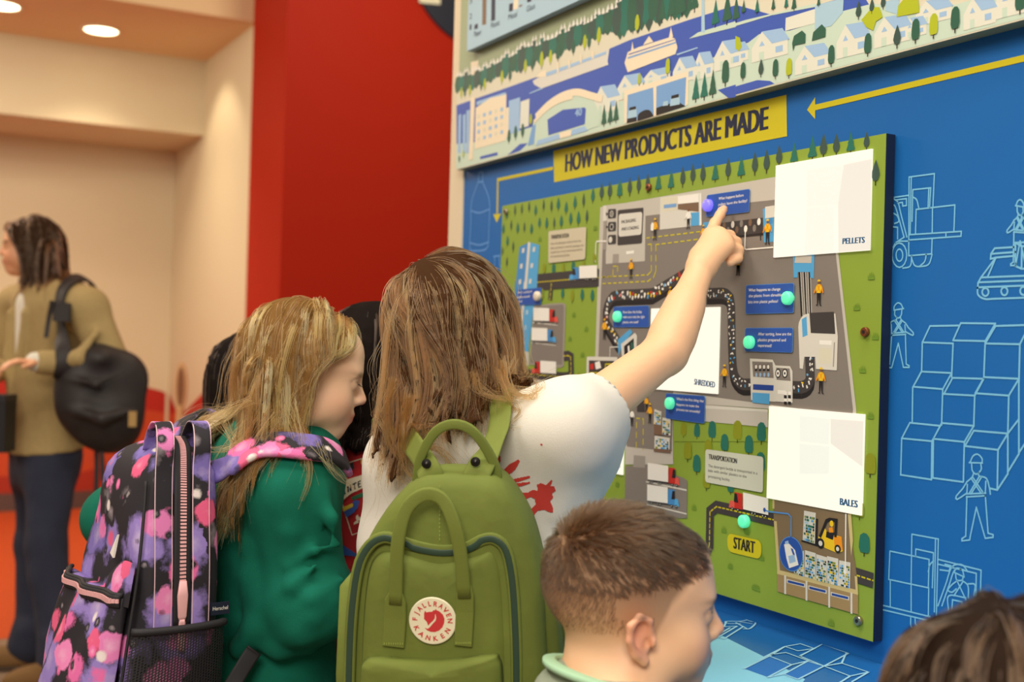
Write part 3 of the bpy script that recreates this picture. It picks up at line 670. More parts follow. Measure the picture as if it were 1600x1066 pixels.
# conveyors
def conveyor(name, pts, w, bits, shadow=True):
    s = Art(PO, 6)
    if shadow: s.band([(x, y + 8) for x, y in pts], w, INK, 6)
    s.band(pts, w, ROAD, 7)
    q = [Vector(s.W(*p)) for p in pts]; n = 0
    r = random.Random(len(pts))
    for i in range(len(q) - 1):
        L = (q[i + 1] - q[i]).length; d = (q[i + 1] - q[i]).normalized(); nn = Vector((-d.y, d.x)); t = .004
        while t < L:
            for k in range(2):
                c = q[i] + d * t + nn * (w * r.uniform(-.34, .34)); ang = r.uniform(0, 3.14)
                e1 = Vector((math.cos(ang), math.sin(ang))); e2 = Vector((-e1.y, e1.x)); l1, l2 = bits
                l1 *= r.uniform(.7, 1.2)
                col = r.choice([WHT, WHT, WHT, PAL, HI, SKY, RED if l1 > .003 else WHT])
                s.uv([(c - e1 * l1 - e2 * l2)[:], (c + e1 * l1 - e2 * l2)[:], (c + e1 * l1 * .8 + e2 * l2)[:], (c - e1 * l1 * .8 + e2 * l2)[:]], col, 8)
            t += bits[0] * r.uniform(2.2, 3.2)
    return s.build(name, pn)
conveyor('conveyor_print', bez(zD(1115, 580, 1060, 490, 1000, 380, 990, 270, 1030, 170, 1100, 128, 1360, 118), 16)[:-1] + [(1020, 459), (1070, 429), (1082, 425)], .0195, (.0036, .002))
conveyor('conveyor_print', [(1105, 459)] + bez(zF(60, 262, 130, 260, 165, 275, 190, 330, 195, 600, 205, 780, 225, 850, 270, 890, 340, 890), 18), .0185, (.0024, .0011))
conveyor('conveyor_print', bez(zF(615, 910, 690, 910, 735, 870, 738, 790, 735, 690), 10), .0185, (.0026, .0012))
s = Art(PO, 7); s.px(zE(1040, 420, 1400, 375, 1402, 500, 1040, 540), ROAD, 7); s.px(zE(1040, 540, 1402, 500, 1402, 522, 1150, 545), INK, 7); s.px(zE(903, 415, 975, 405, 975, 470, 905, 490), SKY, 7); s.px(zE(1376, 520, 1386, 518, 1386, 565, 1378, 566), INK, 7)
for i, (x, y) in enumerate(((1045, 490), (1078, 440), (1112, 482), (1150, 432), (1184, 476), (1222, 424), (1258, 468), (1295, 415), (1330, 462), (1368, 408))):
    c = s.W(*zE(x, y)[0]); s.ell(c, .0042, .0058, [WHT, GRY, BRN][(i * 2) % 3] if i % 3 else WHT, 8, n=10)
s.build('conveyor_print', pn)
pshape('extruder_print', (zE(1400, 300, 1418, 296, 1490, 280, 1490, 575, 1408, 580), SKY, 6), (zE(1420, 285, 1498, 272, 1498, 370, 1420, 382), PAL, 8), (zE(1455, 378, 1482, 374, 1482, 420, 1455, 424), SKY2, 8))
pshape('hopper_print', (zF(620, -40, 770, -30, 765, 158, 740, 150, 738, 112, 655, 112, 652, 150, 625, 152), SKY, 8), (zF(640, -5, 752, -2, 748, 50, 632, 48), LGR, 9))
s = Art(PO, 6)
for i in range(5): s.band(zF(665 + i * 17, 110, 682 + i * 15, 420), .0042, INK if i % 2 == 0 else GRY, 6); s.band(zF(673 + i * 17, 110, 690 + i * 15, 420), .0012, PAL, 7)
s.build('pipe_print', pn)
pshape('extruder_print', (bez(zF(660, 560, 660, 470, 690, 415, 730, 400), 8) + zF(915, 400, 932, 560, 925, 795, 780, 785, 775, 700, 700, 700, 690, 785, 668, 780), PAL, 8), (zF(735, 395, 905, 388, 915, 542, 745, 535), ROAD, 9), (zF(682, 440, 715, 420, 722, 550, 688, 565), SKY, 9), (zF(805, 585, 890, 588, 888, 618, 804, 614), WHT, 9), (zF(802, 640, 888, 643, 884, 750, 798, 746), LND2, 9), (zF(905, 600, 913, 600, 905, 770, 897, 770), MGR, 9))
s = Art(PO, 9)
for p in ((322, 712, 480, 720, 500, 760, 500, 1012, 330, 1000), (500, 760, 600, 765, 618, 800, 618, 1020, 500, 1010)): s.px(zF(*p), PAL, 9)
s.px(zF(338, 732, 480, 738, 488, 848, 345, 838), GRY, 10); s.px(zF(505, 775, 598, 782, 606, 868, 508, 860), GRY, 10); s.px(zF(345, 890, 488, 898, 486, 936, 344, 928), QBL2, 10); s.px(zF(340, 948, 460, 955, 458, 1030, 340, 1018), SKY, 11)
for i in range(4): s.px(zF(358 + i * 28, 752, 372 + i * 28, 752, 376 + i * 28, 798, 356 + i * 28, 800), INK, 11); s.ell(s.W(*zF(366 + i * 28, 770)[0]), .0025, .0035, WHT, 12, n=8); s.ell(s.W(*zF(368 + i * 28, 825)[0]), .0025, .0035, ROOF, 12, n=8)
for x in (518, 566):
    c = s.W(*zF(x, 815)[0]); s.ell(c, .0062, .0072, INK, 11); s.ell(c, .0042, .0052, WHT, 12); s.ell(c, .0018, .0022, INK, 13, n=8)
for x in (560, 588): s.px(zF(x, 940, x + 20, 942, x + 20, 1032, x, 1028), WHT, 11); s.px(zF(x, 965, x + 20, 967, x + 20, 990, x, 988), INK, 12); s.px(zF(x, 1010, x + 20, 1012, x + 20, 1032, x, 1030), INK, 12)
s.px(zF(515, 930, 570, 934, 570, 960, 515, 956), WHT, 10)
s.build('washer_print', pn)
# sorting machine and display at the lower left of the floor
pshape('sorter_print', (zD(1100, 540, 1215, 440, 1240, 470, 1140, 590, 1110, 690), SKY, 9), (zD(1130, 580, 1260, 475, 1280, 500, 1275, 720, 1145, 730), PAL, 10), (zD(1160, 600, 1250, 525, 1255, 720, 1165, 730), INK, 11), (zD(1195, 600, 1210, 590, 1218, 680, 1200, 690), WHT, 12), (zD(1225, 570, 1240, 560, 1245, 620, 1228, 625), TEAL, 12))
s = Art(PO, 9); s.rrect(zD(815, 695, 1100, 700, 1100, 960, 810, 960), .004, PAL, 9); s.px(zD(835, 730, 1070, 735, 1070, 960, 832, 960), ROAD, 10); s.px(zD(845, 765, 880, 758, 880, 810, 845, 815), RED, 11); s.px(zD(890, 750, 935, 735, 950, 800, 900, 815), WHT, 11); s.stroke(zD(990, 765, 1050, 765, 1050, 830, 985, 830), .0025, YEL, 11, closed=True); s.stroke(zD(845, 845, 915, 845, 915, 905, 845, 905), .0025, YEL, 11, closed=True); s.px(zD(1005, 795, 1030, 790, 1032, 835, 1002, 830), SKY, 12); s.px(zD(865, 870, 885, 865, 890, 900, 868, 905), SKY, 12); s.px(zD(935, 845, 958, 840, 958, 880, 935, 880), LIM, 12)
s.build('sorting_screen_print', pn)
s = Art(PO, 6); s.band(zD(1110, 605, 1030, 608, 1028, 695), .002, PAL, 8); s.build('pointer_line', pn)

# people in hi-vis on the floor
def person_print(px, py, h, vest=True, top=None, flip=1, box=False, lay=14, hair=None):
    h *= .57 if h < .08 else .5
    s = Art(PO, lay); u, v = s.W(px, py)
    f = lambda *q: [(u + q[i] * h * flip, v + q[i + 1] * h) for i in range(0, len(q), 2)]
    vc = ORA if vest else (top or WHT)
    s.uv(f(-.13, .02, -.04, .02, .0, .36, .06, .02, .15, .0, .15, .03, .10, .05, .10, .50, -.10, .50, -.08, .06, -.13, .05), INK, lay)
    s.uv(f(-.12, .48, .12, .48, .14, .70, .07, .80, -.07, .80, -.14, .70), HI if vest else vc, lay + 1)
    s.uv(f(-.13, .76, -.07, .80, -.12, .62, -.24, .46, -.27, .50, -.19, .66), vc, lay + 1); s.uv(f(.13, .76, .07, .80, .12, .62, .20, .46, .24, .48, .19, .66), vc, lay + 1)
    s.uv(f(-.27, .50, -.24, .46, -.28, .44), SKIN, lay + 2); s.uv(f(.24, .48, .20, .46, .24, .42), SKIN, lay + 2)
    if vest: s.uv(f(-.12, .50, -.08, .50, .10, .78, .06, .80), ORA, lay + 2); s.uv(f(.12, .50, .08, .50, -.10, .78, -.06, .80), ORA, lay + 3)
    s.ell((u, v + .865 * h), .062 * h, .07 * h, hair or SKIN, lay + 2, n=12)
    if vest: s.ell((u, v + .90 * h), .085 * h, .075 * h, HI, lay + 3, n=12, a0=0, a1=PI)
    if box: s.uv(f(-.30, .46, -.10, .42, -.08, .72, -.20, .82, -.30, .70), WHT, lay + 4)
    s.build('printed_worker', pn)
for (p, h, kw) in ((zE(302, 888), .068, {}), (zE(502, 566), .072, dict(box=True)), (zE(780, 472), .066, dict(vest=False)), (zE(1440, 602), .083, {}), (zE(1196, 858), .062, {}), (zE(905, 600), .06, {}), (zF(240, 138), .066, {}),
                   (zF(800, 348), .070, {}), (zF(815, 958), .070, {}), (zF(145, 912), .067, {}), (zD(978, 540), .072, {}), (z6(248, 505), .062, {}), (z6(97, 980), .060, dict(vest=False)), (z6(155, 925), .055, {}), (z6(168, 970), .066, {})):
    person_print(*p[0], h, **kw)
pshape('forklift_load', (zG(178, 100, 220, 98, 222, 165, 175, 165), ROAD, 10))

# question labels with their lettering
def label(q4, rows, col=WHT, h=.0048):
    s = Art(PO, 18); s.rrect(q4, .004, LBL2, 18); s.build
    cx = sum(p[0] for p in q4) / 4; cy = sum(p[1] for p in q4) / 4
    s.rrect([(cx + (x - cx) * .985, cy + (y - cy) * .97) for x, y in q4], .004, QBL, 19)
    o = s.build('question_label', pn)
    t = Art(PO, 20)
    for txt, a0, a1 in rows: t.text(txt, a0, a1, 0, col, hpx=h, bold=.012)
    link('lettering', mesh('lettering', t.v, t.f, t.mi), t.mats, o)
Q = zE(938, 188, 1300, 134, 1292, 328, 932, 370); P = zE(1038, 228, 1246, 198, 1036, 278, 1276, 244)
label(Q, [('What happens before', P[0], P[1]), ('pellets leave the facility?', P[2], P[3])])
Q = zF(298, 203, 634, 188, 630, 396, 294, 404); P = zF(318, 248, 538, 240, 318, 288, 560, 280, 316, 330, 522, 324)
label(Q, [('What happens to change', P[0], P[1]), ('the plastic from shredded', P[2], P[3]), ('bits into plastic pellets?', P[4], P[5])], h=.0049)
Q = zF(292, 500, 626, 498, 622, 672, 288, 662); P = zF(384, 552, 614, 552, 382, 592, 576, 594, 382, 630, 478, 634)
label(Q, [('After sorting, how are the', P[0], P[1]), ('plastics prepared and', P[2], P[3]), ('separated?', P[4], P[5])], h=.0049)
Q = zD(1065, 235, 1395, 222, 1395, 424, 1062, 424); P = zD(1155, 295, 1330, 292, 1155, 340, 1355, 338, 1152, 388, 1298, 386)
label(Q, [('How does the facility', P[0], P[1]), ('make sure only the right', P[2], P[3]), ('plastics are used?', P[4], P[5])], h=.005)
Q = zG(350, 55, 584, 72, 580, 237, 348, 205); P = zG(414, 96, 576, 110, 414, 128, 548, 142, 414, 158, 554, 174)
label(Q, [("What's the first thing that", P[0], P[1]), ('happens to make the', P[2], P[3]), ('process run smoothly?', P[4], P[5])], h=.0048)
Q = zD(172, 75, 400, 56, 396, 216, 166, 218); P = zD(178, 112, 312, 100, 176, 156, 290, 146, 176, 196, 222, 192)
label(Q, [('What is a package of', P[0], P[1]), ('pellets turned', P[2], P[3]), ('into?', P[4], P[5])], h=.005)

# text boards on the grass
s = Art(PO, 14); s.rrect(zC(522, 482, 872, 442, 862, 742, 520, 778), .006, C('board_cream', (206, 196, 168)), 14); o = s.build('text_board', pn)
t = Art(PO, 16); P = zC(545, 556, 710, 540, 542, 610, 826, 580, 542, 650, 846, 622, 542, 690, 836, 660, 540, 728, 720, 712)
t.text('TRANSPORTATION', P[0], P[1], 0, INK, hpx=.0088, bold=.04)
for i, w_ in enumerate(('Once the detergent bottle product has', 'been purchased, it and the packages are', 'loaded into a truck and transported to', 'the manufacturing facility.')): t.text(w_, P[2 + i * 2], P[3 + i * 2], 0, C('faint_ink', (120, 104, 88)), hpx=.0052)
link('lettering', mesh('lettering', t.v, t.f, t.mi), t.mats, o)
s = Art(PO, 14); s.rrect(zG(584, 388, 930, 434, 926, 648, 582, 584), .006, C('board_pale', (206, 208, 190)), 14); o = s.build('text_board', pn)
t = Art(PO, 16); P = zG(604, 446, 772, 474, 602, 494, 894, 540, 602, 522, 830, 560, 602, 556, 732, 580)
t.text('TRANSPORTATION', P[0], P[1], 0, INK, hpx=.0085, bold=.045)
for i, w_ in enumerate(('The detergent bottle is transported in a', 'bale with similar plastics to the', 'processing facility.')): t.text(w_, P[2 + i * 2], P[3 + i * 2], 0, C('ink_grey', (84, 80, 78)), hpx=.0048)
link('lettering', mesh('lettering', t.v, t.f, t.mi), t.mats, o)
s = Art(PO, 10); P = zG(714, 890, 918, 934, 914, 1044, 716, 996)
s.rrect([(1137, 833), (1191, 845.5), (1190, 874.5), (1138, 862)],   .0125, YEL, 10, n=8); o = s.build('start_badge', pn)
t = Art(PO, 12); t.text('START', zG(752, 978)[0], zG(876, 1008)[0], 0, INK, hpx=.0192, bold=.06)
link('lettering', mesh('lettering', t.v, t.f, t.mi), t.mats, o)

# backlit screens: thin lit sheets let into the board
def screen(q4, word, a0, a1, h, ghost=()):
    mt = mat('screen_glow', (255, 247, 226), 0.25, emit=1.0)
    mt.node_tree.nodes['Principled BSDF'].inputs['Base Color'].default_value = (.12, .12, .11, 1)
    q = [W(*p, PO) for p in q4]
    xl = (q[0][0] + q[3][0]) / 2; xr = (q[1][0] + q[2][0]) / 2; zt = (q[0][1] + q[1][1]) / 2; zb = (q[2][1] + q[3][1]) / 2
    y0 = WALL_Y - PO - .0034
    o = MB().b(xl, xr, y0, WALL_Y - PANEL_T, zb, zt).build('backlit_screen', mt, pn)
    t = Art(PO + .0034, 3); t.text(word, a0, a1, 0, C('screen_ink', (40, 92, 136)), hpx=h, bold=.06)
    link('lettering', mesh('lettering', t.v, t.f, t.mi), t.mats, o)
    if ghost:
        g = Art(PO + .0034, 1)
        for p, m_ in ghost: g.px(p, m_, 1)
        link('print_and_reflection', mesh('print_and_reflection', g.v, g.f, g.mi), g.mats, o)
GH = mat('print_and_reflection', (242, 242, 226), 0.3, emit=0.95); GH2 = mat('print_and_reflection_warm', (240, 230, 214), 0.3, emit=0.93)  # faint prints; on the pellets screen, book reflections put into the colour
for g_ in (GH, GH2): g_.node_tree.nodes['Principled BSDF'].inputs['Base Color'].default_value = (.12, .12, .11, 1)
zP = zz(1205, 230, 6.09)
screen([(1214.7, 259), (1363.9, 233), (1360, 392), (1211, 402)], 'PELLETS', (1317, 381.5), (1351, 379.5), .0088, [(zP(335, 218, 680, 170, 676, 545, 335, 570), GH), (zP(690, 168, 955, 112, 945, 975, 640, 1000, 636, 560), GH2), (zP(335, 575, 600, 560, 596, 1005, 318, 1025), GH)])
screen([(1016, 482), (1126.6, 480.5), (1122.6, 616), (1020, 608)], 'SHREDDED', (1085, 601), (1117, 606), .0102)
zQ = zz(1180, 620, 2.732)
screen([(1204, 634), (1352, 648.5), (1348, 805), (1200.5, 779)], 'BALES', (1313, 789), (1340, 793.5), .0102, [(zQ(190, 80, 320, 95, 315, 205, 190, 190), GH), (zQ(322, 95, 462, 105, 458, 300, 322, 200), GH2), (zQ(190, 200, 318, 212, 316, 330, 190, 330), GH)])
screen([(862, 652), (976, 661), (974, 741), (862, 722)], 'RECYCLED PRODUCTS', (912, 722), (969, 731), .0085)

# push buttons
def button(px, py, col, emit, r=.0103):
    c = W(px, py, PO + 0.006); y = WALL_Y - PO
    mt = mat('button_%02x%02x%02x' % col, col, 0.3, emit=emit)
    MB().lathe((c[0], y, c[1]), (0, -1, 0), [(r * .92, 0), (r, .001), (r, .0078), (r * .93, .0096), (r * .75, .011), (r * .4, .0116), (.0002, .0117)], 28).build('push_button', mt, pn, smooth=True, label=None if emit and col[1] > 200 else ('violet lit push button' if emit else 'unlit cream push button'))
for p in ((1230, 466), (1170, 535), (964, 495), (1046, 630.5), (1161.5, 815)): button(*p, (96, 238, 176), 0.5)
button(1105.5, 321, (120, 110, 250), 0.8); button(839, 463, (226, 214, 190), 0.0)

# standoff screws
for i, (px, py) in enumerate(((1353.5, 519), (1343, 970), (1015, 293), (792, 331))):
    c = W(px, py, PO); y = WALL_Y - PO
    o = MB().lathe((c[0], y, c[1]), (0, -1, 0), [(.0068, 0), (.0068, .004), (.006, .0055), (.0002, .0056)], 18).build('standoff_screw', mat('screw_steel', (170, 160, 140), 0.3, 0.9) if i % 2 else mat('screw_copper', (150, 92, 62), 0.35, 0.8), pn)
    link('screw_socket', mesh('screw_socket', *(lambda m_: (m_.v, m_.f))(MB().lathe((c[0], y - .0056, c[1]), (0, -1, 0), [(.0028, 0), (.0028, .0006)], 6))), INK, o)

# trucks, roads, tower, grass and trees
def truck(z, x, y, w, h, cab, flip=1, sl=0.0, lay=12):
    """side view lorry; x,y lower left of the trailer in zoom units, w,h trailer size, cab colour"""
    f = lambda *q: z(*[v for i in range(0, len(q), 2) for v in (x + q[i] * w, y + q[i + 1] * h + q[i] * w * sl)])
    s = Art(PO, lay)
    g = (lambda *q: f(*[1 - v if i % 2 == 0 else v for i, v in enumerate(q)])) if flip < 0 else f
    s.px(g(0, 0, 1, 0, 1, -1, 0, -1), WHT, lay); s.px(g(.02, 0, 1.2, 0, 1.2, .08, .02, .08), INK, lay)
    s.px(g(1.02, .05, 1.34, .05, 1.34, -.9, 1.02, -.9), cab, lay + 1); s.px(g(1.18, -.3, 1.36, -.3, 1.34, -.82, 1.24, -.82), INK, lay + 2); s.px(g(1.34, .08, 1.56, .10, 1.52, -.32, 1.34, -.38), SKY if cab is SKY2 else C('truck_hood', (222, 92, 80)), lay + 1)
    for c in (.1, .22, .52, .64, 1.2, 1.42):
        u, v = s.W(*g(c, .12)[0]); s.ell((u, v), .0027, .0027, INK, lay + 3, n=12); s.ell((u, v), .0012, .0012, PAL, lay + 4, n=8)
    s.build('printed_truck', pn)
pshape('loading_yard', (zD(320, 225, 480, 205, 590, 198, 618, 215, 600, 780, 570, 800, 280, 770), MGR, 3), (zD(330, 235, 590, 212, 600, 230, 585, 770, 290, 755), GRY, 4), (zD(80, 690, 175, 630, 278, 655, 275, 780, 80, 768), LGR, 5), (zD(310, 385, 540, 408, 540, 400, 310, 375), PAL, 5), (zD(300, 570, 525, 595, 525, 588, 300, 562), PAL, 5))
pshape('loading_yard', (zG(105, 385, 388, 432, 390, 478, 102, 480), LGR, 3), (zG(104, 490, 240, 480, 450, 560, 472, 575, 470, 800, 100, 800), GRY, 4), (zG(155, 424, 224, 430, 222, 500, 152, 495), MGR, 5), (zG(228, 578, 470, 628, 470, 638, 228, 586), PAL, 5), (zG(228, 712, 470, 770, 470, 778, 228, 720), PAL, 5))
truck(zD, 322, 362, 146, 120, RED, sl=.03); truck(zD, 305, 545, 146, 118, SKY2, sl=.04)
truck(zD, 386, 845, 146, 112, RED, flip=-1, sl=.06); truck(zC, 805, 920, 166, 115, SKY2, flip=-1, sl=-.05)
truck(zG, 240, 568, 122, 98, RED, sl=.14); truck(zG, 237, 694, 122, 96, SKY2, sl=.14); truck(zG, 808, 745, 150, 100, RED, flip=-1, sl=.24, lay=13)
def road(name, pts, w, lay=6):
    s = Art(PO, lay); s.band(pts, w, ROAD, lay); s.dashes(pts, .0022, YEL, lay + 1, .006, .004); return s.build(name, pn)
road('road_print', zC(415, 955, 700, 930, 985, 912), .034); road('road_print', zC(545, 965, 530, 1120), .015, 5)
road('road_print', zD(600, 690, 640, 685, 665, 700, 668, 840, 650, 880, 600, 885, 420, 870, 170, 845), .019)
road('road_print', [(1212, 813), (1120, 792), (1110, 800), (1109, 852), (1100, 872), (1085, 868)], .0195); road('road_print', zH(412, 755, 505, 785), .021)
pshape('tower_print', (zC(250, 628, 330, 590, 285, 1066, 205, 1066), SKY2, 4), (zD(150, 0, 235, 0, 180, 655, 115, 640), SKY2, 4), (zC(340, 585, 435, 610, 405, 1066, 300, 1066), SKY, 4), (zD(255, 0, 350, 0, 270, 660, 190, 630), SKY, 4), (zC(328, 580, 350, 585, 312, 1066, 288, 1066), PAL, 5), (zD(233, 0, 257, 0, 192, 640, 170, 640), PAL, 5))
s = Art(PO, 6)
for (x, y) in ((285, 660), (385, 650), (268, 805), (365, 800), (255, 950), (350, 945)): s.px(zC(x - 11, y - 18, x + 11, y - 24, x + 8, y + 20, x - 14, y + 24), PAL, 6)
for (x, y) in ((165, 290), (262, 285), (152, 425), (245, 428), (132, 575), (230, 578)): s.px(zD(x - 12, y - 20, x + 10, y - 22, x + 8, y + 20, x - 14, y + 22), ICE, 6)
s.build('tower_window_print', pn, kind='stuff')
pshape('rock_print', (bez(zD(180, 960, 260, 910, 350, 890, 440, 905, 520, 960, 560, 1010), 12) + zD(180, 1020), LGR, 6))
k = 0
for (x, y, h) in ((205, 345, .06), (268, 330, .06), (335, 312, .06), (396, 345, .06), (470, 300, .063), (542, 310, .065), (605, 300, .07), (678, 330, .066), (760, 285, .068), (840, 265, .07), (925, 225, .072), (1007, 200, .073), (1082, 188, .073), (1173, 178, .076), (1268, 160, .075), (1348, 130, .072), (170, 480, .06), (230, 510, .062), (292, 500, .06), (358, 518, .062), (432, 460, .06), (498, 468, .064), (568, 462, .06), (633, 455, .066), (720, 430, .066), (792, 435, .072), (870, 415, .07), (135, 628, .062), (188, 680, .062), (98, 515, .06), (90, 710, .05), (130, 820, .06), (130, 380, .05)):
    fir = (int(x) * 7 + int(h * 1000)) % 3 == 0 or x in (605, 925, 1173, 230, 358, 498, 633, 792, 135, 98)
    tree(None, zC(x, y)[0], h, 'drop', TEAL if fir else DGR2, pn, PO, 4, wr=.44 if fir else .3)
for (x, y, h) in ((53, 235, .072), (120, 225, .072), (204, 212, .076), (287, 195, .075), (362, 178, .074), (437, 170, .076), (526, 160, .078), (632, 146, .078), (729, 126, .078), (813, 102, .078), (897, 98, .078), (1000, 82, .078), (1107, 64, .078), (1216, 48, .08), (1330, 25, .08), (1428, 8, .08)):
    fir = x in (204, 526, 632, 1000, 1216)
    tree(None, zE(x, y)[0], h, 'fir' if fir else 'drop', TEAL if fir else DGR2, pn, PO, 4, wr=.5 if fir else .38)
zT = zz(1205, 230, 6.09)
for (x, y, h, fir) in ((75, 190, .072, 0), (218, 165, .072, 1), (392, 125, .072, 1), (497, 110, .07, 0), (620, 85, .062, 0), (757, 62, .062, 1), (908, 30, .05, 0), (993, 365, .068, 0)):
    tree(None, zT(x, y)[0], h, 'fir' if fir else 'drop', TEAL if fir else DGR2, pn, PO, 4, wr=.5 if fir else .42)
for (z, x, y, h, kd, cl) in ((zC, 475, 885, .058, 'oval', OLV), (zC, 563, 880, .05, 'round', TEAL), (zC, 652, 875, .05, 'oval', OLV), (zC, 745, 860, .05, 'round', TEAL), (zC, 840, 850, .05, 'oval', OLV), (zC, 940, 780, .05, 'oval', OLV),
        (zD, 400, 180, .062, 'oval', OLV), (zD, 587, 168, .054, 'oval', TEAL), (zD, 676, 202, .064, 'oval', OLV), (zD, 768, 188, .06, 'oval', TEAL), (zD, 862, 195, .06, 'oval', TEAL), (zD, 735, 940, .052, 'oval', OLV), (zD, 795, 925, .02, 'oval', TEAL),
        (zG, 450, 322, .05, 'round', OLV), (zG, 530, 330, .05, 'round', TEAL), (zG, 620, 340, .062, 'round', TEAL), (zG, 694, 415, .06, 'round', TEAL), (zG, 771, 352, .068, 'round', OLV), (zG, 838, 430, .062, 'round', TEAL), (zG, 913, 362, .066, 'round', TEAL), (zG, 474, 466, .066, 'round', OLV), (zG, 528, 542, .064, 'round', TEAL), (zG, 596, 450, .062, 'round', OLV), (zG, 586, 638, .06, 'round', OLV), (zG, 730, 660, .05, 'round', TEAL), (zG, 908, 540, .066, 'round', TEAL),
        (zH, 491, 346, .064, 'round', OLV), (zH, 446, 528, .052, 'round', OLV), (zH, 466, 683, .062, 'round', TEAL)):
    tree(None, z(x, y)[0], h, kd, cl, pn, PO, 5, wr=.62 if kd == 'round' else .5)
def tuft(p):
    s = Art(PO, 3); u, v = s.W(*p); w_ = .0062
    s.uv([(u - w_, v), (u - w_ * 1.0, v + .008), (u - w_ * .7, v + .002), (u - w_ * .45, v + .011), (u - w_ * .2, v + .002), (u + w_ * .1, v + .012), (u + w_ * .3, v + .002), (u + w_ * .6, v + .011), (u + w_ * .75, v + .002), (u + w_, v + .008), (u + w_, v)], GRN2, 3)
    s.build('grass_tuft_print', pn)
for z, x, y in ((zD, 690, 330), (zD, 805, 460), (zD, 655, 550), (zD, 770, 700), (zD, 180, 20), (zC, 948, 475), (zC, 435, 575), (zF, 1160, 165), (zF, 1060, 378), (zF, 1100, 812), (zF, 1188, 582), (zH, 492, 95), (zH, 324, 978), (zH, 8, 830), (zG, 512, 750), (zG, 690, 885), (zG, 826, 895), (zG, 914, 1050), (zI, 132, 285), (zI, 252, 390), (zI, 100, 105), (zG, 55, 612)): tuft(z(x, y)[0])
# recycling hall with bales and forklift, lower right
pshape('bale_hall_print', (zH(78, 440, 412, 495, 412, 610, 435, 760, 430, 840, 110, 770, 82, 540), KHA, 7), (zH(76, 440, 84, 440, 84, 478, 76, 478), TAN, 8), (zH(82, 530, 94, 532, 108, 740, 110, 765, 97, 755), TAN, 9), (zH(398, 500, 412, 500, 420, 615, 412, 680), TAN, 9), (zH(427, 765, 438, 768, 442, 845, 432, 838), TAN, 9), (zH(97, 738, 440, 826, 442, 846, 96, 756), TAN, 10), (zH(96, 756, 442, 846, 442, 930, 98, 832), TAN2, 10))
s = Art(PO, 11)
for x, y0, y1 in ((131, 762, 842), (222, 785, 870), (319, 810, 900), (414, 836, 926)): s.px(zH(x - 4, y0, x + 4, y0 + 2, x + 4, y1 + 2, x - 4, y1), PAL, 12)
for x, y in ((178, 795), (270, 822), (366, 850)): s.px(zH(x - 40, y - 17, x + 38, y + 3, x + 38, y + 20, x - 40, y), PAL, 11); s.px(zH(x - 36, y - 12, x + 34, y + 5, x + 34, y + 15, x - 36, y - 2), QBL2, 12)
s.build('window_print', pn, kind='stuff')
def bale(q4, lay=13, n=9, m=6):
    s = Art(PO, lay); q = [Vector(s.W(*p)) for p in q4]; s.uv([p[:] for p in q], PAL, lay); r = random.Random(int(q4[0][0]))
    for j in range(n):
        for i in range(m):
            if r.random() < .72:
                def b(u, v): return ((q[0] * (1 - u) + q[1] * u) * (1 - v) + (q[3] * (1 - u) + q[2] * u) * v)[:]
                u0, v0 = .07 + .86 * (i + r.uniform(-.1, .2)) / m, .15 + .85 * (j + .1) / n; u1, v1 = min(.93, u0 + r.uniform(.6, 1.2) / m), .15 + .85 * (j + .9) / n; u0 = max(.07, u0)
                s.uv([b(u0, v0), b(u1, v0), b(u1, v1), b(u0, v1)], r.choice([TEAL, DGR, SKY, TEAL, HI, OLV, SKY2, INK, ICE]), lay + 1)
    s.build('bale_print', pn)
bale(zH(212, 486, 262, 496, 258, 628, 206, 612))
for q in ((168, 700, 212, 655, 212, 770, 170, 755), (216, 655, 262, 668, 260, 782, 214, 768), (264, 672, 310, 686, 308, 795, 262, 784), (310, 680, 358, 692, 358, 808, 310, 796), (362, 698, 410, 708, 408, 820, 358, 806)): bale(zH(*q))
bale(zG(275, 190, 295, 145, 325, 165, 318, 235, 280, 240), n=5, m=4) if False else None
bale(zG(280, 150, 322, 165, 318, 245, 276, 238), n=6, m=4); bale(zG(328, 200, 376, 210, 376, 308, 326, 300), n=7, m=4); bale(zG(282, 308, 372, 322, 370, 392, 280, 384), n=5, m=7)
pshape('crate_print', (zG(278, 240, 326, 245, 326, 306, 278, 300), BRN, 12), (zG(276, 384, 376, 396, 376, 412, 276, 402), BRN, 12))
s = Art(PO, 12)
s.px(zH(260, 520, 272, 522, 268, 640, 258, 636), INK, 12); s.px(zH(200, 612, 270, 630, 270, 640, 200, 618), INK, 12)
s.px(zH(272, 600, 300, 560, 308, 572, 305, 600, 335, 612, 340, 590, 372, 598, 378, 660, 355, 668, 300, 645), HI, 13); s.px(zH(338, 594, 372, 598, 378, 655, 345, 660), ORA, 14)
s.band(zH(280, 600, 308, 530, 322, 524, 350, 528, 346, 600), .005, INK, 14); s.px(zH(300, 575, 345, 580, 340, 612, 318, 625, 296, 600), INK, 13); s.px(zH(318, 560, 334, 556, 338, 580, 320, 580), ORA, 15); s.ell(s.W(*zH(330, 542)[0]), .004, .0045, HI, 15, n=12)
for x, y, r in ((283, 626, 1.25), (356, 650, 1.0)):
    c = s.W(*zH(x, y)[0]); s.ell(c, .0062 * r, .0060 * r, INK, 15); s.ell(c, .0032 * r, .0031 * r, PAL, 16)
s.build('forklift_print', pn)
s = Art(PO, 16); c = s.W(*zH(157, 671)[0]); s.ell(c, .0258, .0258, LBL2, 16, n=40); s.ell(c, .0245, .0245, QBL, 17, n=40)
s.px(zH(128, 630, 150, 628, 175, 655, 190, 718, 150, 732, 138, 690), WHT, 18); s.px(zH(132, 618, 146, 614, 148, 628, 132, 632), ROOF, 18); s.px(zH(156, 645, 166, 650, 175, 676, 168, 680), QBL, 19); s.px(zH(146, 680, 172, 674, 178, 704, 152, 712), ROOF, 19)
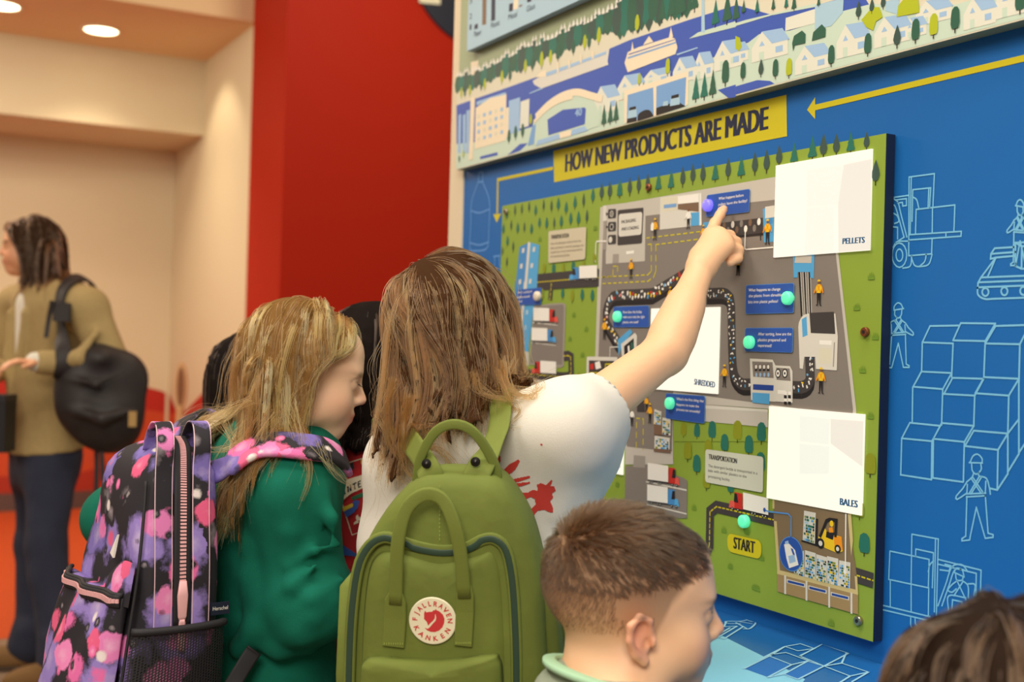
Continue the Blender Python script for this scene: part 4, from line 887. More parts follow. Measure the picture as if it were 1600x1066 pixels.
s.build('bottle_badge', pn)
s = Art(PO, 16); s.band(zH(44, 483, 60, 490, 145, 500, 158, 515, 157, 605), .0022, LBL2, 16); s.ell(s.W(*zH(44, 483)[0]), .003, .0035, QBL, 17, n=10); s.build('pointer_line', pn)
s = Art(PO, 16); s.band(zH(391, 500, 389, 745), .0022, WHT, 16); s.ell(s.W(*zH(388, 748)[0]), .003, .0035, WHT, 17, n=10); s.build('pointer_line', pn)
# ------------------------------------------------------------------ soft shapes: signed distance modelling -> one skin
V3 = lambda p: np.array([p[0], p[1], p[2]], dtype=np.float32)
def A(px, py, z): return V3(at(px, py, z))
def cdir(x, z, y=0.0): return V3((YAW_R * x + YAW_F * z + UP0 * y).normalized())
def nrm(v): return v / max(1e-9, float(np.linalg.norm(v)))
def frame(f, u=(0, 0, 1)):
    f = nrm(np.array(f, dtype=np.float32)); r = nrm(np.cross(f, np.array(u, dtype=np.float32))); return np.stack([r, f, np.cross(r, f)])   # rows right, forward, up
def cap(a, b, ra, rb=None, k=0.012, op='u'): return dict(t='cap', a=V3(a), b=V3(b), ra=ra, rb=ra if rb is None else rb, k=k, op=op)
def chain(pts, rad, k=0.012): return [cap(pts[i], pts[i + 1], rad[i], rad[i + 1], k) for i in range(len(pts) - 1)]
def ell(c, r, R=None, k=0.012, op='u'): return dict(t='ell', c=V3(c), r=np.array(r, dtype=np.float32), R=np.eye(3, dtype=np.float32) if R is None else R, k=k, op=op)
def box(c, h, R=None, rd=0.01, k=0.012, op='u'): return dict(t='box', c=V3(c), h=np.array(h, dtype=np.float32) - rd, R=np.eye(3, dtype=np.float32) if R is None else R, rd=rd, k=k, op=op)
def etube(a, b, la, lb, lat, k=0.03):
    """tapering tube of elliptic section: la=(half width, half depth) at a, lb at b, lat = width direction"""
    return dict(t='et', a=V3(a), b=V3(b), la=la, lb=lb, lat=nrm(V3(lat)), k=k, op='u')
def bbox(p):
    t = p['t']
    if t == 'cap':
        m_ = max(p['ra'], p['rb']); return np.minimum(p['a'], p['b']) - m_, np.maximum(p['a'], p['b']) + m_
    if t == 'et':
        m_ = max(p['la'] + p['lb']); return np.minimum(p['a'], p['b']) - m_, np.maximum(p['a'], p['b']) + m_
    m_ = (p['r'] if t == 'ell' else p['h'] + p['rd'])
    e = np.abs(p['R'].T) @ m_
    return p['c'] - e, p['c'] + e
def dist(p, X, Y, Z):
    t = p['t']
    if t in ('cap', 'et'):
        a, b = p['a'], p['b']; d = b - a; dd = float(d @ d) + 1e-12
        h = np.clip(((X - a[0]) * d[0] + (Y - a[1]) * d[1] + (Z - a[2]) * d[2]) / dd, 0, 1)
        x = X - a[0] - h * d[0]; y = Y - a[1] - h * d[1]; z = Z - a[2] - h * d[2]
        if t == 'cap': return np.sqrt(x * x + y * y + z * z) - (p['ra'] + (p['rb'] - p['ra']) * h)
        l = p['lat']; u = x * l[0] + y * l[1] + z * l[2]
        w = np.sqrt(np.maximum(x * x + y * y + z * z - u * u, 0))
        ru = p['la'][0] + (p['lb'][0] - p['la'][0]) * h; rw = p['la'][1] + (p['lb'][1] - p['la'][1]) * h
        k0 = np.sqrt((u / ru) ** 2 + (w / rw) ** 2); k1 = np.sqrt((u / ru ** 2) ** 2 + (w / rw ** 2) ** 2)
        return k0 * (k0 - 1) / np.maximum(k1, 1e-6)
    c, R = p['c'], p['R']; x, y, z = X - c[0], Y - c[1], Z - c[2]
    q = [R[i][0] * x + R[i][1] * y + R[i][2] * z for i in range(3)]
    if t == 'ell':
        r = p['r']
        k0 = np.sqrt((q[0] / r[0]) ** 2 + (q[1] / r[1]) ** 2 + (q[2] / r[2]) ** 2)
        k1 = np.sqrt((q[0] / r[0] ** 2) ** 2 + (q[1] / r[1] ** 2) ** 2 + (q[2] / r[2] ** 2) ** 2)
        return k0 * (k0 - 1) / np.maximum(k1, 1e-6)
    e = [np.abs(q[i]) - p['h'][i] for i in range(3)]
    return np.sqrt(sum(np.maximum(v, 0) ** 2 for v in e)) + np.minimum(np.maximum(np.maximum(e[0], e[1]), e[2]), 0) - p['rd']
def smin(d, e, k):
    h = np.clip(0.5 + 0.5 * (d - e) / k, 0, 1)
    return d * (1 - h) + e * h - k * h * (1 - h)
def field(prims, P):
    """distance at loose points"""
    d = np.full(P.shape[:-1], 10.0, dtype=np.float32)
    for p in prims:
        e = dist(p, P[..., 0], P[..., 1], P[..., 2])
        d = smin(d, e, p['k']) if p['op'] == 'u' else -smin(-d, e, p['k'])
    return d
def axis(lo, hi, h, fine=()):
    """grid line positions, finer inside the given (a, b, step) intervals"""
    out = [lo]; 
    while out[-1] < hi:
        s_ = h
        for a_, b_, q in fine:
            if a_ - h < out[-1] < b_: s_ = min(s_, q)
        out.append(out[-1] + s_)
    return np.array(out, dtype=np.float32)
def skin(name, prims, vox, mats, parent, fine=(), disp=None, cut=None, kind=None, label=None, color=None, pad=0.015):
    """prims -> one smooth continuous mesh (surface nets). fine: [(centre, half, step)] boxes of finer grid"""
    bb = [bbox(p) for p in prims if p['op'] == 'u']
    lo = np.min([b[0] for b in bb], 0) - pad; hi = np.max([b[1] for b in bb], 0) + pad
    ax = [axis(lo[i], hi[i], vox, [(c[i] - hf, c[i] + hf, st) for c, hf, st in fine]) for i in range(3)]
    n = [len(a_) for a_ in ax]
    d = np.full(n, 1.0, dtype=np.float32)
    for p in prims:
        l, u = bbox(p); m_ = p['k'] + vox * 3
        i0 = [max(0, int(np.searchsorted(ax[i], l[i] - m_)) - 1) for i in range(3)]; i1 = [min(n[i], int(np.searchsorted(ax[i], u[i] + m_)) + 1) for i in range(3)]
        sl = tuple(slice(i0[i], i1[i]) for i in range(3))
        if d[sl].size == 0: continue
        X = ax[0][sl[0]][:, None, None]; Y = ax[1][sl[1]][None, :, None]; Z = ax[2][sl[2]][None, None, :]
        e = dist(p, X, Y, Z).astype(np.float32)
        d[sl] = smin(d[sl], e, p['k']) if p['op'] == 'u' else -smin(-d[sl], e, p['k'])
    if disp is not None:
        ix = np.nonzero(np.abs(d) < 0.03)
        d[ix] += disp(ax[0][ix[0]], ax[1][ix[1]], ax[2][ix[2]]).astype(np.float32)
    if cut is not None:
        for c, nv in cut:
            g = (ax[0][:, None, None] - c[0]) * nv[0] + (ax[1][None, :, None] - c[1]) * nv[1] + (ax[2][None, None, :] - c[2]) * nv[2]
            d = np.maximum(d, g)
    s = d < 0
    cnt = np.zeros([k - 1 for k in n], dtype=np.int8)
    for a_ in (0, 1):
        for b_ in (0, 1):
            for c_ in (0, 1): cnt += s[a_:n[0] - 1 + a_, b_:n[1] - 1 + b_, c_:n[2] - 1 + c_]
    act = (cnt > 0) & (cnt < 8)
    I, J, K = np.nonzero(act)
    idx = np.full(act.shape, -1, dtype=np.int32); idx[I, J, K] = np.arange(len(I))
    acc = np.zeros((len(I), 3)); w = np.zeros(len(I))
    cor = [(a_, b_, c_) for a_ in (0, 1) for b_ in (0, 1) for c_ in (0, 1)]
    for p0 in cor:
        for a_ in range(3):
            if p0[a_]: continue
            p1 = list(p0); p1[a_] = 1
            d0 = d[I + p0[0], J + p0[1], K + p0[2]]; d1 = d[I + p1[0], J + p1[1], K + p1[2]]
            x = (d0 < 0) != (d1 < 0)
            t = np.where(x, d0 / np.where(x, d0 - d1, 1), 0)
            q0 = np.stack([ax[0][I + p0[0]], ax[1][J + p0[1]], ax[2][K + p0[2]]], 1); q1 = np.stack([ax[0][I + p1[0]], ax[1][J + p1[1]], ax[2][K + p1[2]]], 1)
            acc += np.where(x[:, None], q0 + (q1 - q0) * t[:, None], 0); w += x
    v = acc / w[:, None]
    quads = []
    for a_ in range(3):
        b_, c_ = (a_ + 1) % 3, (a_ + 2) % 3
        sl0 = [slice(None)] * 3; sl1 = [slice(None)] * 3
        sl0[a_] = slice(0, -1); sl1[a_] = slice(1, None)
        sl0[b_] = sl1[b_] = slice(1, -1); sl0[c_] = sl1[c_] = slice(1, -1)
        s0, s1 = s[tuple(sl0)], s[tuple(sl1)]
        e = np.stack(np.nonzero(s0 != s1), 1)
        if not len(e): continue
        sg = s0[tuple(e.T)]
        e[:, b_] += 1; e[:, c_] += 1
        def ci(db, dc):
            q = e.copy(); q[:, b_] -= db; q[:, c_] -= dc; return idx[tuple(q.T)]
        q = np.stack([ci(1, 1), ci(0, 1), ci(0, 0), ci(1, 0)], 1)
        q[~sg] = q[~sg][:, ::-1]
        quads.append(q)
    q = np.concatenate(quads); q = q[(q >= 0).all(1)]
    me = bpy.data.meshes.new(name)
    me.vertices.add(len(v)); me.vertices.foreach_set('co', v.astype(np.float32).ravel())
    me.loops.add(len(q) * 4); me.loops.foreach_set('vertex_index', q.astype(np.int32).ravel())
    me.polygons.add(len(q)); me.polygons.foreach_set('loop_start', np.arange(0, len(q) * 4, 4, dtype=np.int32))
    me.polygons.foreach_set('loop_total', np.full(len(q), 4, dtype=np.int32))
    me.update(calc_edges=True); me.validate()
    if color is not None:
        col = color(v); at_ = me.color_attributes.new('tint', 'FLOAT_COLOR', 'POINT')
        at_.data.foreach_set('color', np.concatenate([col, np.ones((len(v), 1))], 1).astype(np.float32).ravel())
    return link(name, me, mats, parent, smooth=True, kind=kind, label=label)

# ------------------------------------------------------------------ hair
def unit(a): return a / np.maximum(np.linalg.norm(a, axis=-1, keepdims=True), 1e-9)
def grow(roots, d0, length, nseg, prims, lift, grav=0.25, stiff=1.0, bias=None, wave=0.0, freq=2.0, rs=None, jitter=0.06, clamp=None):
    P = roots.astype(np.float32).copy(); D = unit(d0).astype(np.float32); N = len(P)
    rs = rs or np.random.default_rng(3)
    out = [P.copy()]; L = (np.broadcast_to(length, (N,)) / nseg)[:, None].astype(np.float32)
    G = np.array([0, 0, -1], dtype=np.float32); e = 0.002
    for i in range(nseg):
        b = 0 if bias is None else bias(P, i / nseg)
        D = unit(D * stiff + G * grav + b + rs.normal(0, jitter, (N, 3)).astype(np.float32))
        Q = P + D * L
        for _ in range(2):
            d = field(prims, Q)
            g = np.stack([field(prims, Q + np.eye(3, dtype=np.float32)[a_] * e) - d for a_ in range(3)], -1)
            g = unit(g)
            Q = Q + g * np.maximum(0, np.asarray(lift) * min(1.0, 0.3 + i / 3) - d)[:, None]
        if clamp is not None: Q = clamp(Q)
        D = unit(Q - P); P = Q; out.append(P.copy())
    S = np.stack(out, 1)
    if np.any(wave):
        # neighbouring locks wave together
        t = np.linspace(0, 1, nseg + 1)[None, :, None]
        T = unit(np.gradient(S, axis=1)); ctr = roots.mean(0)
        g = unit(S - ctr); a_ = unit(np.cross(T, g)); b_ = np.cross(T, a_)
        q = (roots - ctr) * 38
        ph = (np.sin(q[:, 0:1] + 1.3 * q[:, 2:3]) * 1.4 + np.sin(q[:, 1:2] * 1.1 - q[:, 2:3]) * 1.2 + rs.normal(0, .35, (N, 1)))[:, None]
        fq = freq * (1 + .25 * np.sin(q[:, 0:1] * .7 + q[:, 1:2] * .6))[:, None]
        am = (np.broadcast_to(wave, (N,))[:, None, None]) * t ** 1.2
        S = S + am * (np.sin(6.28 * fq * t + ph) - np.sin(ph)) * a_ + am * .5 * (np.cos(6.28 * fq * t + ph) - np.cos(ph)) * b_
    return S
def strands(name, guides, per, r0, r1, mat_, parent, thick=0.0005, rs=None, fuzz=0.0008, kind='stuff', cutmin=0.8):
    rs = rs or np.random.default_rng(5)
    N, M, _ = guides.shape
    t = np.linspace(0, 1, M)[None, None, :, None]
    off = unit(rs.normal(0, 1, (N, per, 1, 3))) * (rs.uniform(0, 1, (N, per, 1, 1)) ** .6)
    S = guides[:, None] + off * (r0 * (1 - t) + r1 * t) + np.cumsum(rs.normal(0, fuzz, (N, per, M, 3)), 2) * t
    S = S.reshape(N * per, M, 3)
    # shorten some strands a little
    k = rs.uniform(cutmin, 1.0, (N * per, 1)); ti = np.linspace(0, 1, M)[None] * k * (M - 1)
    i0 = np.clip(ti.astype(int), 0, M - 2); fr = (ti - i0)[..., None]
    ar = np.arange(N * per)[:, None]
    S = S[ar, i0] * (1 - fr) + S[ar, i0 + 1] * fr
    hc = bpy.data.hair_curves.new(name)
    hc.add_curves([M] * len(S))
    hc.attributes['position'].data.foreach_set('vector', S.astype(np.float32).ravel())
    ra = hc.attributes.get('radius') or hc.attributes.new('radius', 'FLOAT', 'POINT')
    ra.data.foreach_set('value', np.tile(thick * np.linspace(1, .35, M), len(S)).astype(np.float32))
    hc.materials.append(mat_)
    o = bpy.data.objects.new(name, hc); COL.objects.link(o)
    o.parent = parent
    w = Vector((0, 0, 0)); q = parent
    while q is not None: w += q.location; q = q.parent
    o.location = -w
    return tag(o, kind=kind)
def hair_mat(name, cols, rough=0.32):
    if name in _M: return _M[name]
    mt = bpy.data.materials.new(name); mt.use_nodes = True; nt = mt.node_tree
    nt.nodes.remove(nt.nodes['Principled BSDF'])
    h = nt.nodes.new('ShaderNodeBsdfHairPrincipled'); h.parametrization = 'COLOR'
    h.inputs['Roughness'].default_value = rough; h.inputs['Radial Roughness'].default_value = 0.45
    hi = nt.nodes.new('ShaderNodeHairInfo'); cr = nt.nodes.new('ShaderNodeValToRGB')
    els = cr.color_ramp.elements
    for i, c in enumerate(cols):
        e = els[i] if i < 2 else els.new(i / (len(cols) - 1))
        e.position = i / (len(cols) - 1); e.color = (*lin(c), 1)
    nt.links.new(hi.outputs['Random'], cr.inputs['Fac']); nt.links.new(cr.outputs[0], h.inputs['Color'])
    nt.links.new(h.outputs[0], nt.nodes['Material Output'].inputs['Surface'])
    _M[name] = mt
    return mt
def hair_mass(name, guides, rad, k, vox, m_, parent, step=3, every=1, tip=0.5, cap_=()):
    pr = list(cap_)
    for g in guides[::every]:
        q = g[::step]
        for i in range(len(q) - 1):
            t0, t1 = i / (len(q) - 1), (i + 1) / (len(q) - 1)
            pr.append(cap(q[i], q[i + 1], rad * (1 - (1 - tip) * t0), rad * (1 - (1 - tip) * t1), k))
    return skin(name, pr, vox, m_, parent)
def scalp(C, R, s, n, keep, rs):
    """points on the skull ellipsoid of a head (local right/forward/up), filtered by keep(x, y, z local units)"""
    v = unit(rs.normal(0, 1, (n, 3))).astype(np.float32)
    rr = np.array([.077, .097, .087], dtype=np.float32); c0 = np.array([0, -.012, .033], dtype=np.float32)
    p = v * rr + c0
    k = keep(p[:, 0], p[:, 1], p[:, 2])
    p, v = p[k], unit(v[k] / rr)
    return C + (p * s) @ R, v @ R, p

def skullcap(C, R, s, back=.010):
    L = lambda x, y, z: C + np.array([x, y, z], dtype=np.float32) * s @ R
    return [ell(L(0, -.012 - back, .038), (.0775 * s, (.096 - back * .6) * s, .087 * s), R, .01), ell(L(0, -.045, -.005), (.066 * s, .055 * s, .06 * s), R, .02)]
def hug(pts, prims, gap, n=30):
    """spline pushed clear of a body"""
    q = np.array([tuple(p) for p in spline([V3(p) for p in pts], n)], dtype=np.float32)
    for _ in range(8):
        d = field(prims, q); g = unit(np.stack([field(prims, q + np.eye(3, dtype=np.float32)[a_] * .003) - d for a_ in range(3)], -1))
        q = q + g * np.maximum(0, gap - d)[:, None]
        q[1:-1] = q[1:-1] * .5 + (q[:-2] + q[2:]) * .25
    for _ in range(6): g[1:-1] = unit(g[1:-1] * .5 + (g[:-2] + g[2:]) * .25)
    return [Vector(p) for p in q], [tuple(v) for v in g]

def off_face(C, R, s, tab):
    """keeps hair behind a face line: tab = [(local z, max local y)] from low to high"""
    zs, ys = [t[0] for t in tab], [t[1] for t in tab]
    def f(Q):
        q = (Q - C) @ R.T / s
        ex = np.maximum(0, q[:, 1] - np.interp(q[:, 2], zs, ys))
        return Q - (ex * s * .7)[:, None] * R[1]
    return f

# ------------------------------------------------------------------ bodies
def head(C, R, s, ears=True):
    L = lambda x, y, z: C + np.array([x, y, z], dtype=np.float32) * s @ R
    q = lambda *r: tuple(v * s for v in r)
    P = [ell(L(0, -.012, .035), q(.074, .094, .083), R, .01 * s), ell(L(0, .028, -.028), q(.058, .060, .080), R, .03 * s),
         ell(L(0, .050, .040), q(.060, .046, .052), R, .02 * s), ell(L(0, .066, -.083), q(.026, .022, .021), R, .03 * s),
         ell(L(0, .080, .018), q(.044, .013, .011), R, .022 * s), ell(L(0, .079, -.05), q(.026, .018, .024), R, .02 * s)]
    for e in (-1, 1):
        P += [ell(L(e * .034, .056, -.034), q(.030, .030, .034), R, .022 * s), ell(L(e * .052, .0, -.06), q(.018, .035, .024), R, .03 * s)]
    P += [cap(L(0, .088, .012), L(0, .1065, -.022), .006 * s, .0095 * s, .014 * s)]
    for e in (-1, 1): P += [ell(L(e * .0105, .0965, -.027), q(.0075, .010, .0068), R, .007 * s)]
    P += [ell(L(0, .0925, -.0505), q(.019, .009, .0055), R, .006 * s), ell(L(0, .0905, -.0605), q(.017, .009, .006), R, .006 * s)]
    P += [cap(L(-.019, .092, -.0555), L(.019, .092, -.0555), .0012 * s, .0012 * s, .003 * s, 's'), cap(L(0, .1005, -.0555), L(0, .097, -.0556), .0016 * s, .0016 * s, .003 * s, 's')]
    for e in (-1, 1):
        P += [ell(L(e * .031, .094, .0005), q(.016, .011, .009), R, .012 * s, 's'), ell(L(e * .031, .079, .0), q(.0135, .0125, .0125), R, .003 * s)]
        P += [cap(L(e * .019, .0895, .006), L(e * .043, .0825, .004), .003 * s, .0024 * s, .004 * s)]     # upper lid
        if not ears: continue
        # ear: rim, bowl, lobe
        ex = e * .0745; L0 = L; L = lambda x, y, z: L0(ex + (x - ex) * .9, y * .86 - .002, z * .82 - .013)
        rim = [L(ex + e * .004, .012, -.008), L(ex + e * .012, .004, .020), L(ex + e * .016, -.010, .026), L(ex + e * .019, -.022, .014), L(ex + e * .018, -.022, -.006), L(ex + e * .012, -.012, -.026), L(ex + e * .006, .002, -.036)]
        P += [ell(L(ex + e * .004, -.006, -.004), q(.007, .0155, .0246), R, .006 * s)] + [dict(p, k=.004 * s) for p in chain(rim, [.0032 * s, .0036 * s, .0042 * s, .0042 * s, .0042 * s, .0048 * s, .006 * s])]
        P += [ell(L(ex + e * .015, -.006, .002), q(.0077, .0086, .014), R, .004 * s, 's'), ell(L(ex + e * .012, .004, -.012), q(.0072, .006, .0075), R, .004 * s, 's'), ell(L(ex + e * .009, .012, -.010), q(.0045, .0035, .006), R, .004 * s)]
        L = L0
    return P
def eyes(C, R, s, parent, iris=(92, 70, 48)):
    for e in (-1, 1):
        c = C + np.array([e * .031, .0785, .0], dtype=np.float32) * s @ R
        f = R[1]
        mb = MB(); r = .0122 * s
        prof = [(r * math.sin(a_), r * math.cos(a_)) for a_ in np.linspace(PI - .05, .5, 8)]
        mb.lathe(c, f, prof, 16, 0)
        mb.lathe(c, f, [(r * math.sin(.52), r * math.cos(.52) + .0002), (r * math.sin(.2), r * math.cos(.2) + .0002), (.0002, r + .0003)], 16, 1)
        mb.build('eye', [mat('eye_white', (226, 220, 212), 0.2), mat('iris_%d' % iris[0], iris, 0.15)], parent, smooth=True)
def hand(wr, d, palm_n, side, s=1.0, curl=0.5):
    """relaxed hand: wrist point, direction, palm normal, side=+1 thumb along d x palm"""
    d = nrm(d); pn = nrm(palm_n - d * float(palm_n @ d)); th = nrm(np.cross(d, pn)) * side
    P = [box(wr + d * .034 * s, (.030 * s, .038 * s, .0105 * s), np.stack([th, d, pn]), .010 * s, .012)]
    for i, (o, l) in enumerate(((.023, .062), (.008, .070), (-.008, .066), (-.022, .052))):
        b = wr + d * .068 * s + th * o * s; p = b; dd = d
        for j, f_ in enumerate((.45, .32, .23)):
            a_ = curl * (.35 + .55 * j); dd = nrm(d * math.cos(a_ + curl * .3) + pn * math.sin(a_ + curl * .3))
            n2 = p + dd * l * f_ * s; P.append(cap(p, n2, (.0082 - j * .0006) * s, (.0076 - j * .0006) * s, .003)); p = n2
    b = wr + d * .012 * s + th * .022 * s; m_ = b + (d * .7 + th * .75 + pn * .3) * .030 * s; t_ = m_ + (d * .9 + th * .25 + pn * .3) * .032 * s
    P += [cap(b, m_, .012 * s, .0095 * s, .01), cap(m_, t_, .0092 * s, .0075 * s, .004)]
    return P
def skin_mat(name, base, blush=(214, 120, 96)):
    if name in _M: return _M[name]
    mt = mat(name, base, 0.48, bump=0.06, bscale=900)
    nt = mt.node_tree; b = nt.nodes['Principled BSDF']
    ca = nt.nodes.new('ShaderNodeVertexColor'); ca.layer_name = 'tint'
    nt.links.new(ca.outputs['Color'], b.inputs['Base Color'])
    b.inputs['Subsurface Weight'].default_value = 0.12; b.inputs['Subsurface Radius'].default_value = (1.0, 0.35, 0.2); b.inputs['Subsurface Scale'].default_value = 0.006
    return mt
def face_tint(C, R, s, base, lips=(196, 104, 92), brow=(110, 78, 52), extra=None):
    b = np.array(lin(base)); l = np.array(lin(lips)); bl = np.array(lin((226, 138, 112))); bw = np.array(lin(brow))
    def f(v):
        q = (v - C) @ R.T / s
        col = np.tile(b, (len(v), 1))
        def blob(c, r): return np.exp(-(((q - np.array(c)) / np.array(r)) ** 2).sum(1))
        for e in (-1, 1):
            col += (bl - b) * .55 * blob((e * .042, .06, -.035), (.02, .03, .018))[:, None]
            col += (bl - b) * .7 * blob((e * .088, -.01, -.01), (.02, .03, .04))[:, None]
            w = np.clip(1.6 * blob((e * .030, .088, .0185), (.017, .02, .0035)), 0, .8)[:, None]; col = col * (1 - w) + bw * w
            w = np.clip(1.3 * blob((e * .031, .092, .0055), (.013, .02, .0018)), 0, .8)[:, None]; col = col * (1 - w) + bw * .5 * w
        w = np.clip(1.5 * blob((0, .10, -.0555), (.020, .03, .0085)), 0, .85)[:, None]; col = col * (1 - w) + l * w
        col += (bl - b) * .4 * blob((0, .108, -.022), (.014, .012, .012))[:, None]
        if extra is not None: col = extra(col, q)
        return np.clip(col, 0, 1)
    return f
def folds(amp, fr, seed, dirs=3, vert=0.4):
    """soft cloth ripple"""
    r = np.random.default_rng(seed)
    W_ = [(r.normal(0, 1, 3) * np.array([1, 1, vert]), r.uniform(0, 6.28), r.uniform(.6, 1.5)) for _ in range(dirs * 2)]
    def f(x, y, z):
        o = 0; wx = .02 * np.sin(17 * z + 5 * x + seed) + .015 * np.sin(29 * y - 11 * z)
        for w, p, q in W_:
            w = w / np.linalg.norm(w)
            o = o + np.sin(fr * q * (w[0] * (x + wx) + w[1] * (y - wx) + w[2] * z) + p)
        o = o / (dirs * 2) * 2.0
        return -amp * np.where(o > 0, o, o * .5)
    return f
def legs(hips, knees, ankles, rad=(.075, .055, .045)):
    P = []
    for h, k_, a_ in zip(hips, knees, ankles): P += chain([h, k_, a_], rad, .03)
    return P
def shoe(name, ank, fwd, m_, sole, parent, s=1.0):
    f = nrm(fwd * np.array([1, 1, 0])); R = frame(f)
    b = np.array([ank[0], ank[1], 0], dtype=np.float32)
    o = skin(name, [ell(b + f * .055 * s + np.array([0, 0, .035 * s]), (.042 * s, .115 * s, .042 * s), R, .02), cap(b + np.array([0, 0, .05 * s]), b + np.array([0, 0, .10 * s]), .04 * s, .042 * s, .03)], .006, m_, parent, cut=[(np.array([0, 0, .012]), np.array([0, 0, -1.0]))])
    w = Vector(-parent.location)
    s_ = skin('sole', [ell(b + f * .055 * s + np.array([0, 0, .02 * s]), (.046 * s, .122 * s, .06 * s), R, .02)], .006, sole, o, cut=[(np.array([0, 0, .001]), np.array([0, 0, -1.0])), (np.array([0, 0, .016]), np.array([0, 0, 1.0]))])
    return o
# ------------------------------------------------------------------ the girl pointing at the panel
SK = (238, 188, 146)
M_SKIN = skin_mat('skin', SK)
M_TEE = mat('white_tee', (226, 221, 210), 0.9, bump=0.15, bscale=500, spec=.2)
M_JEAN = mat('denim', (52, 60, 84), 0.9, bump=0.2, bscale=700)
M_SHOE, M_SOLE = mat('canvas_shoe', (70, 66, 70), 0.8), mat('rubber_sole', (220, 216, 206), 0.7)
Z3 = np.array([0, 0, 1], dtype=np.float32)
def lower_body(root, hipc, right, fwd, kind='trousers', m_=None, hipw=.075, rad=(.085, .058, .048), ank_h=.07, stance=.085):
    """legs straight down to the floor below a hip centre"""
    foot = hipc * np.array([1, 1, 0], dtype=np.float32)
    hp, kn, an = [], [], []
    for e in (-1, 1):
        hp.append(hipc + right * e * hipw); k_ = foot + right * e * stance + fwd * .015; k_[2] = hipc[2] * .52; kn.append(k_)
        a_ = foot + right * e * stance; a_[2] = ank_h; an.append(a_)
    skin(kind, [etube(hipc + Z3 * .09, hipc - Z3 * .04, (.125, .09), (.135, .1), right)] + legs(hp, kn, an, rad), .009, m_ or M_JEAN, root)
    for a_ in an: shoe('shoe', a_, fwd, M_SHOE, M_SOLE, root, .9)
    return hp, kn, an

g1 = thing('person', 'girl in white t-shirt with red back print, raised arm pointing at the panel', 'person', tuple(A(715, 1000, 1.66) * np.array([1, 1, 0])))
Hf = cdir(.55, .83, .04); HR = frame(Hf); hs = .95; HC_ = A(706, 528, 1.70)
tf = cdir(.2, .98); tr = cdir(.98, -.2)
N = A(727, 668, 1.645); SR = A(884, 672, 1.585); SL = A(640, 724, 1.665)
ER, WR = A(1040, 551, 1.72), A(1096, 417, 1.825)
EL, WL = A(628, 880, 1.69), A(655, 838, 1.77)
hipc = A(700, 1235, 1.69)
body = head(HC_, HR, hs, False) + [cap(HC_ - HR[2] * .05 - HR[1] * .02, N, .047, .05, .02)]
body += [etube(A(728, 705, 1.66), hipc, (.105, .065), (.105, .075), tr), cap(N, SR, .045, .045, .03), cap(N, SL, .045, .045, .03)]
body += [cap(SR, ER, .040, .0305, .02), cap(ER, WR, .0325, .0205, .012), cap(ER + (WR - ER) * .2, ER + (WR - ER) * .5, .031, .026, .02), cap(SL, EL, .038, .03, .02), cap(EL, WL, .03, .021, .012)]
K4 = [A(1109, 368, 1.862), A(1122, 366, 1.86), A(1131, 374, 1.855), A(1135, 385, 1.848)]
for q in K4: body.append(cap(WR, q, .0175, .0125, .012))
body += [cap(A(1093, 400, 1.84), A(1104, 384, 1.865), .016, .011, .01)]
fg = lambda pts, r: [dict(p, k=.004) for p in chain(pts, r)]
body += fg([K4[0], A(1117, 349, 1.885), A(1125, 336, 1.897), A(1131, 327, 1.904)], [.0098, .0084, .0076, .0066])
body += fg([K4[1], A(1140, 369, 1.88), A(1144, 386, 1.879), A(1134, 396, 1.868)], [.0100, .0092, .0080, .0070])
body += fg([K4[2], A(1150, 379, 1.872), A(1152, 396, 1.868), A(1139, 404, 1.858)], [.0098, .0088, .0078, .0068])
body += fg([K4[3], A(1154, 391, 1.862), A(1153, 404, 1.858), A(1141, 411, 1.85)], [.0092, .0080, .0072, .0062])
body += fg([A(1098, 402, 1.845), A(1110, 388, 1.876), A(1124, 384, 1.887)], [.014, .0095, .0076])
body += hand(WL, WL - EL, -Z3, 1, .85)
ft = face_tint(HC_, HR, hs, SK)
b1 = skin('body', body, .006, M_SKIN, g1, fine=[(HC_, .13, .003), (A(1122, 385, 1.865), .06, .0022)], color=ft)
eyes(HC_, HR, hs, g1)
nail = MB()
nd = nrm(A(1131, 327, 1.904) - A(1125, 336, 1.897)); up_ = nrm(-cdir(.8, .5, -.2)); up_ = nrm(up_ - nd * float(up_ @ nd))
nail.tube([A(1126.5, 333, 1.899) + up_ * .0062, A(1129, 329, 1.903) + up_ * .0062, A(1131, 326, 1.906) + up_ * .005], [.0035, .0042, .0026], 10, flat=.25, nrm=tuple(up_))
nail.build('nail', mat('nail', (240, 190, 164), 0.3), g1, smooth=True)
# t-shirt
slv = nrm(A(950, 624, 1.65) - SR)
tee = [etube(A(730, 712, 1.66), A(724, 860, 1.675), (.120, .084), (.142, .090), tr, .04), etube(A(724, 860, 1.675), A(712, 1180, 1.69), (.142, .090), (.142, .09), tr, .04),
       cap(N - Z3 * .012, SR + Z3 * -.006, .056, .062, .03), cap(N - Z3 * .012, SL, .056, .060, .03), ell(N - Z3 * .005, (.062, .055, .03), None, .02),
       cap(SR, A(958, 622, 1.652), .064, .046, .03), cap(A(850, 750, 1.62), A(944, 652, 1.648), .062, .034, .04), cap(A(845, 850, 1.63), A(905, 715, 1.635), .05, .04, .05),
       cap(SL, SL + (EL - SL) * .72, .058, .050, .03)]
tee += [dict(c, k=.02) for c in chain([A(925, 604, 1.615), A(928, 645, 1.585), A(895, 720, 1.575), A(868, 800, 1.575)], [.007, .009, .009, .004])]
tee += [cap(A(957, 624, 1.655), A(957, 624, 1.655) + slv * .10, .055, .055, .004, 's'), cap(ER - (ER - SR) * .5, ER, .041, .034, .004, 's')]
tee += [ell(N + Z3 * .030, (.056, .055, .030), None, .008, 's')]
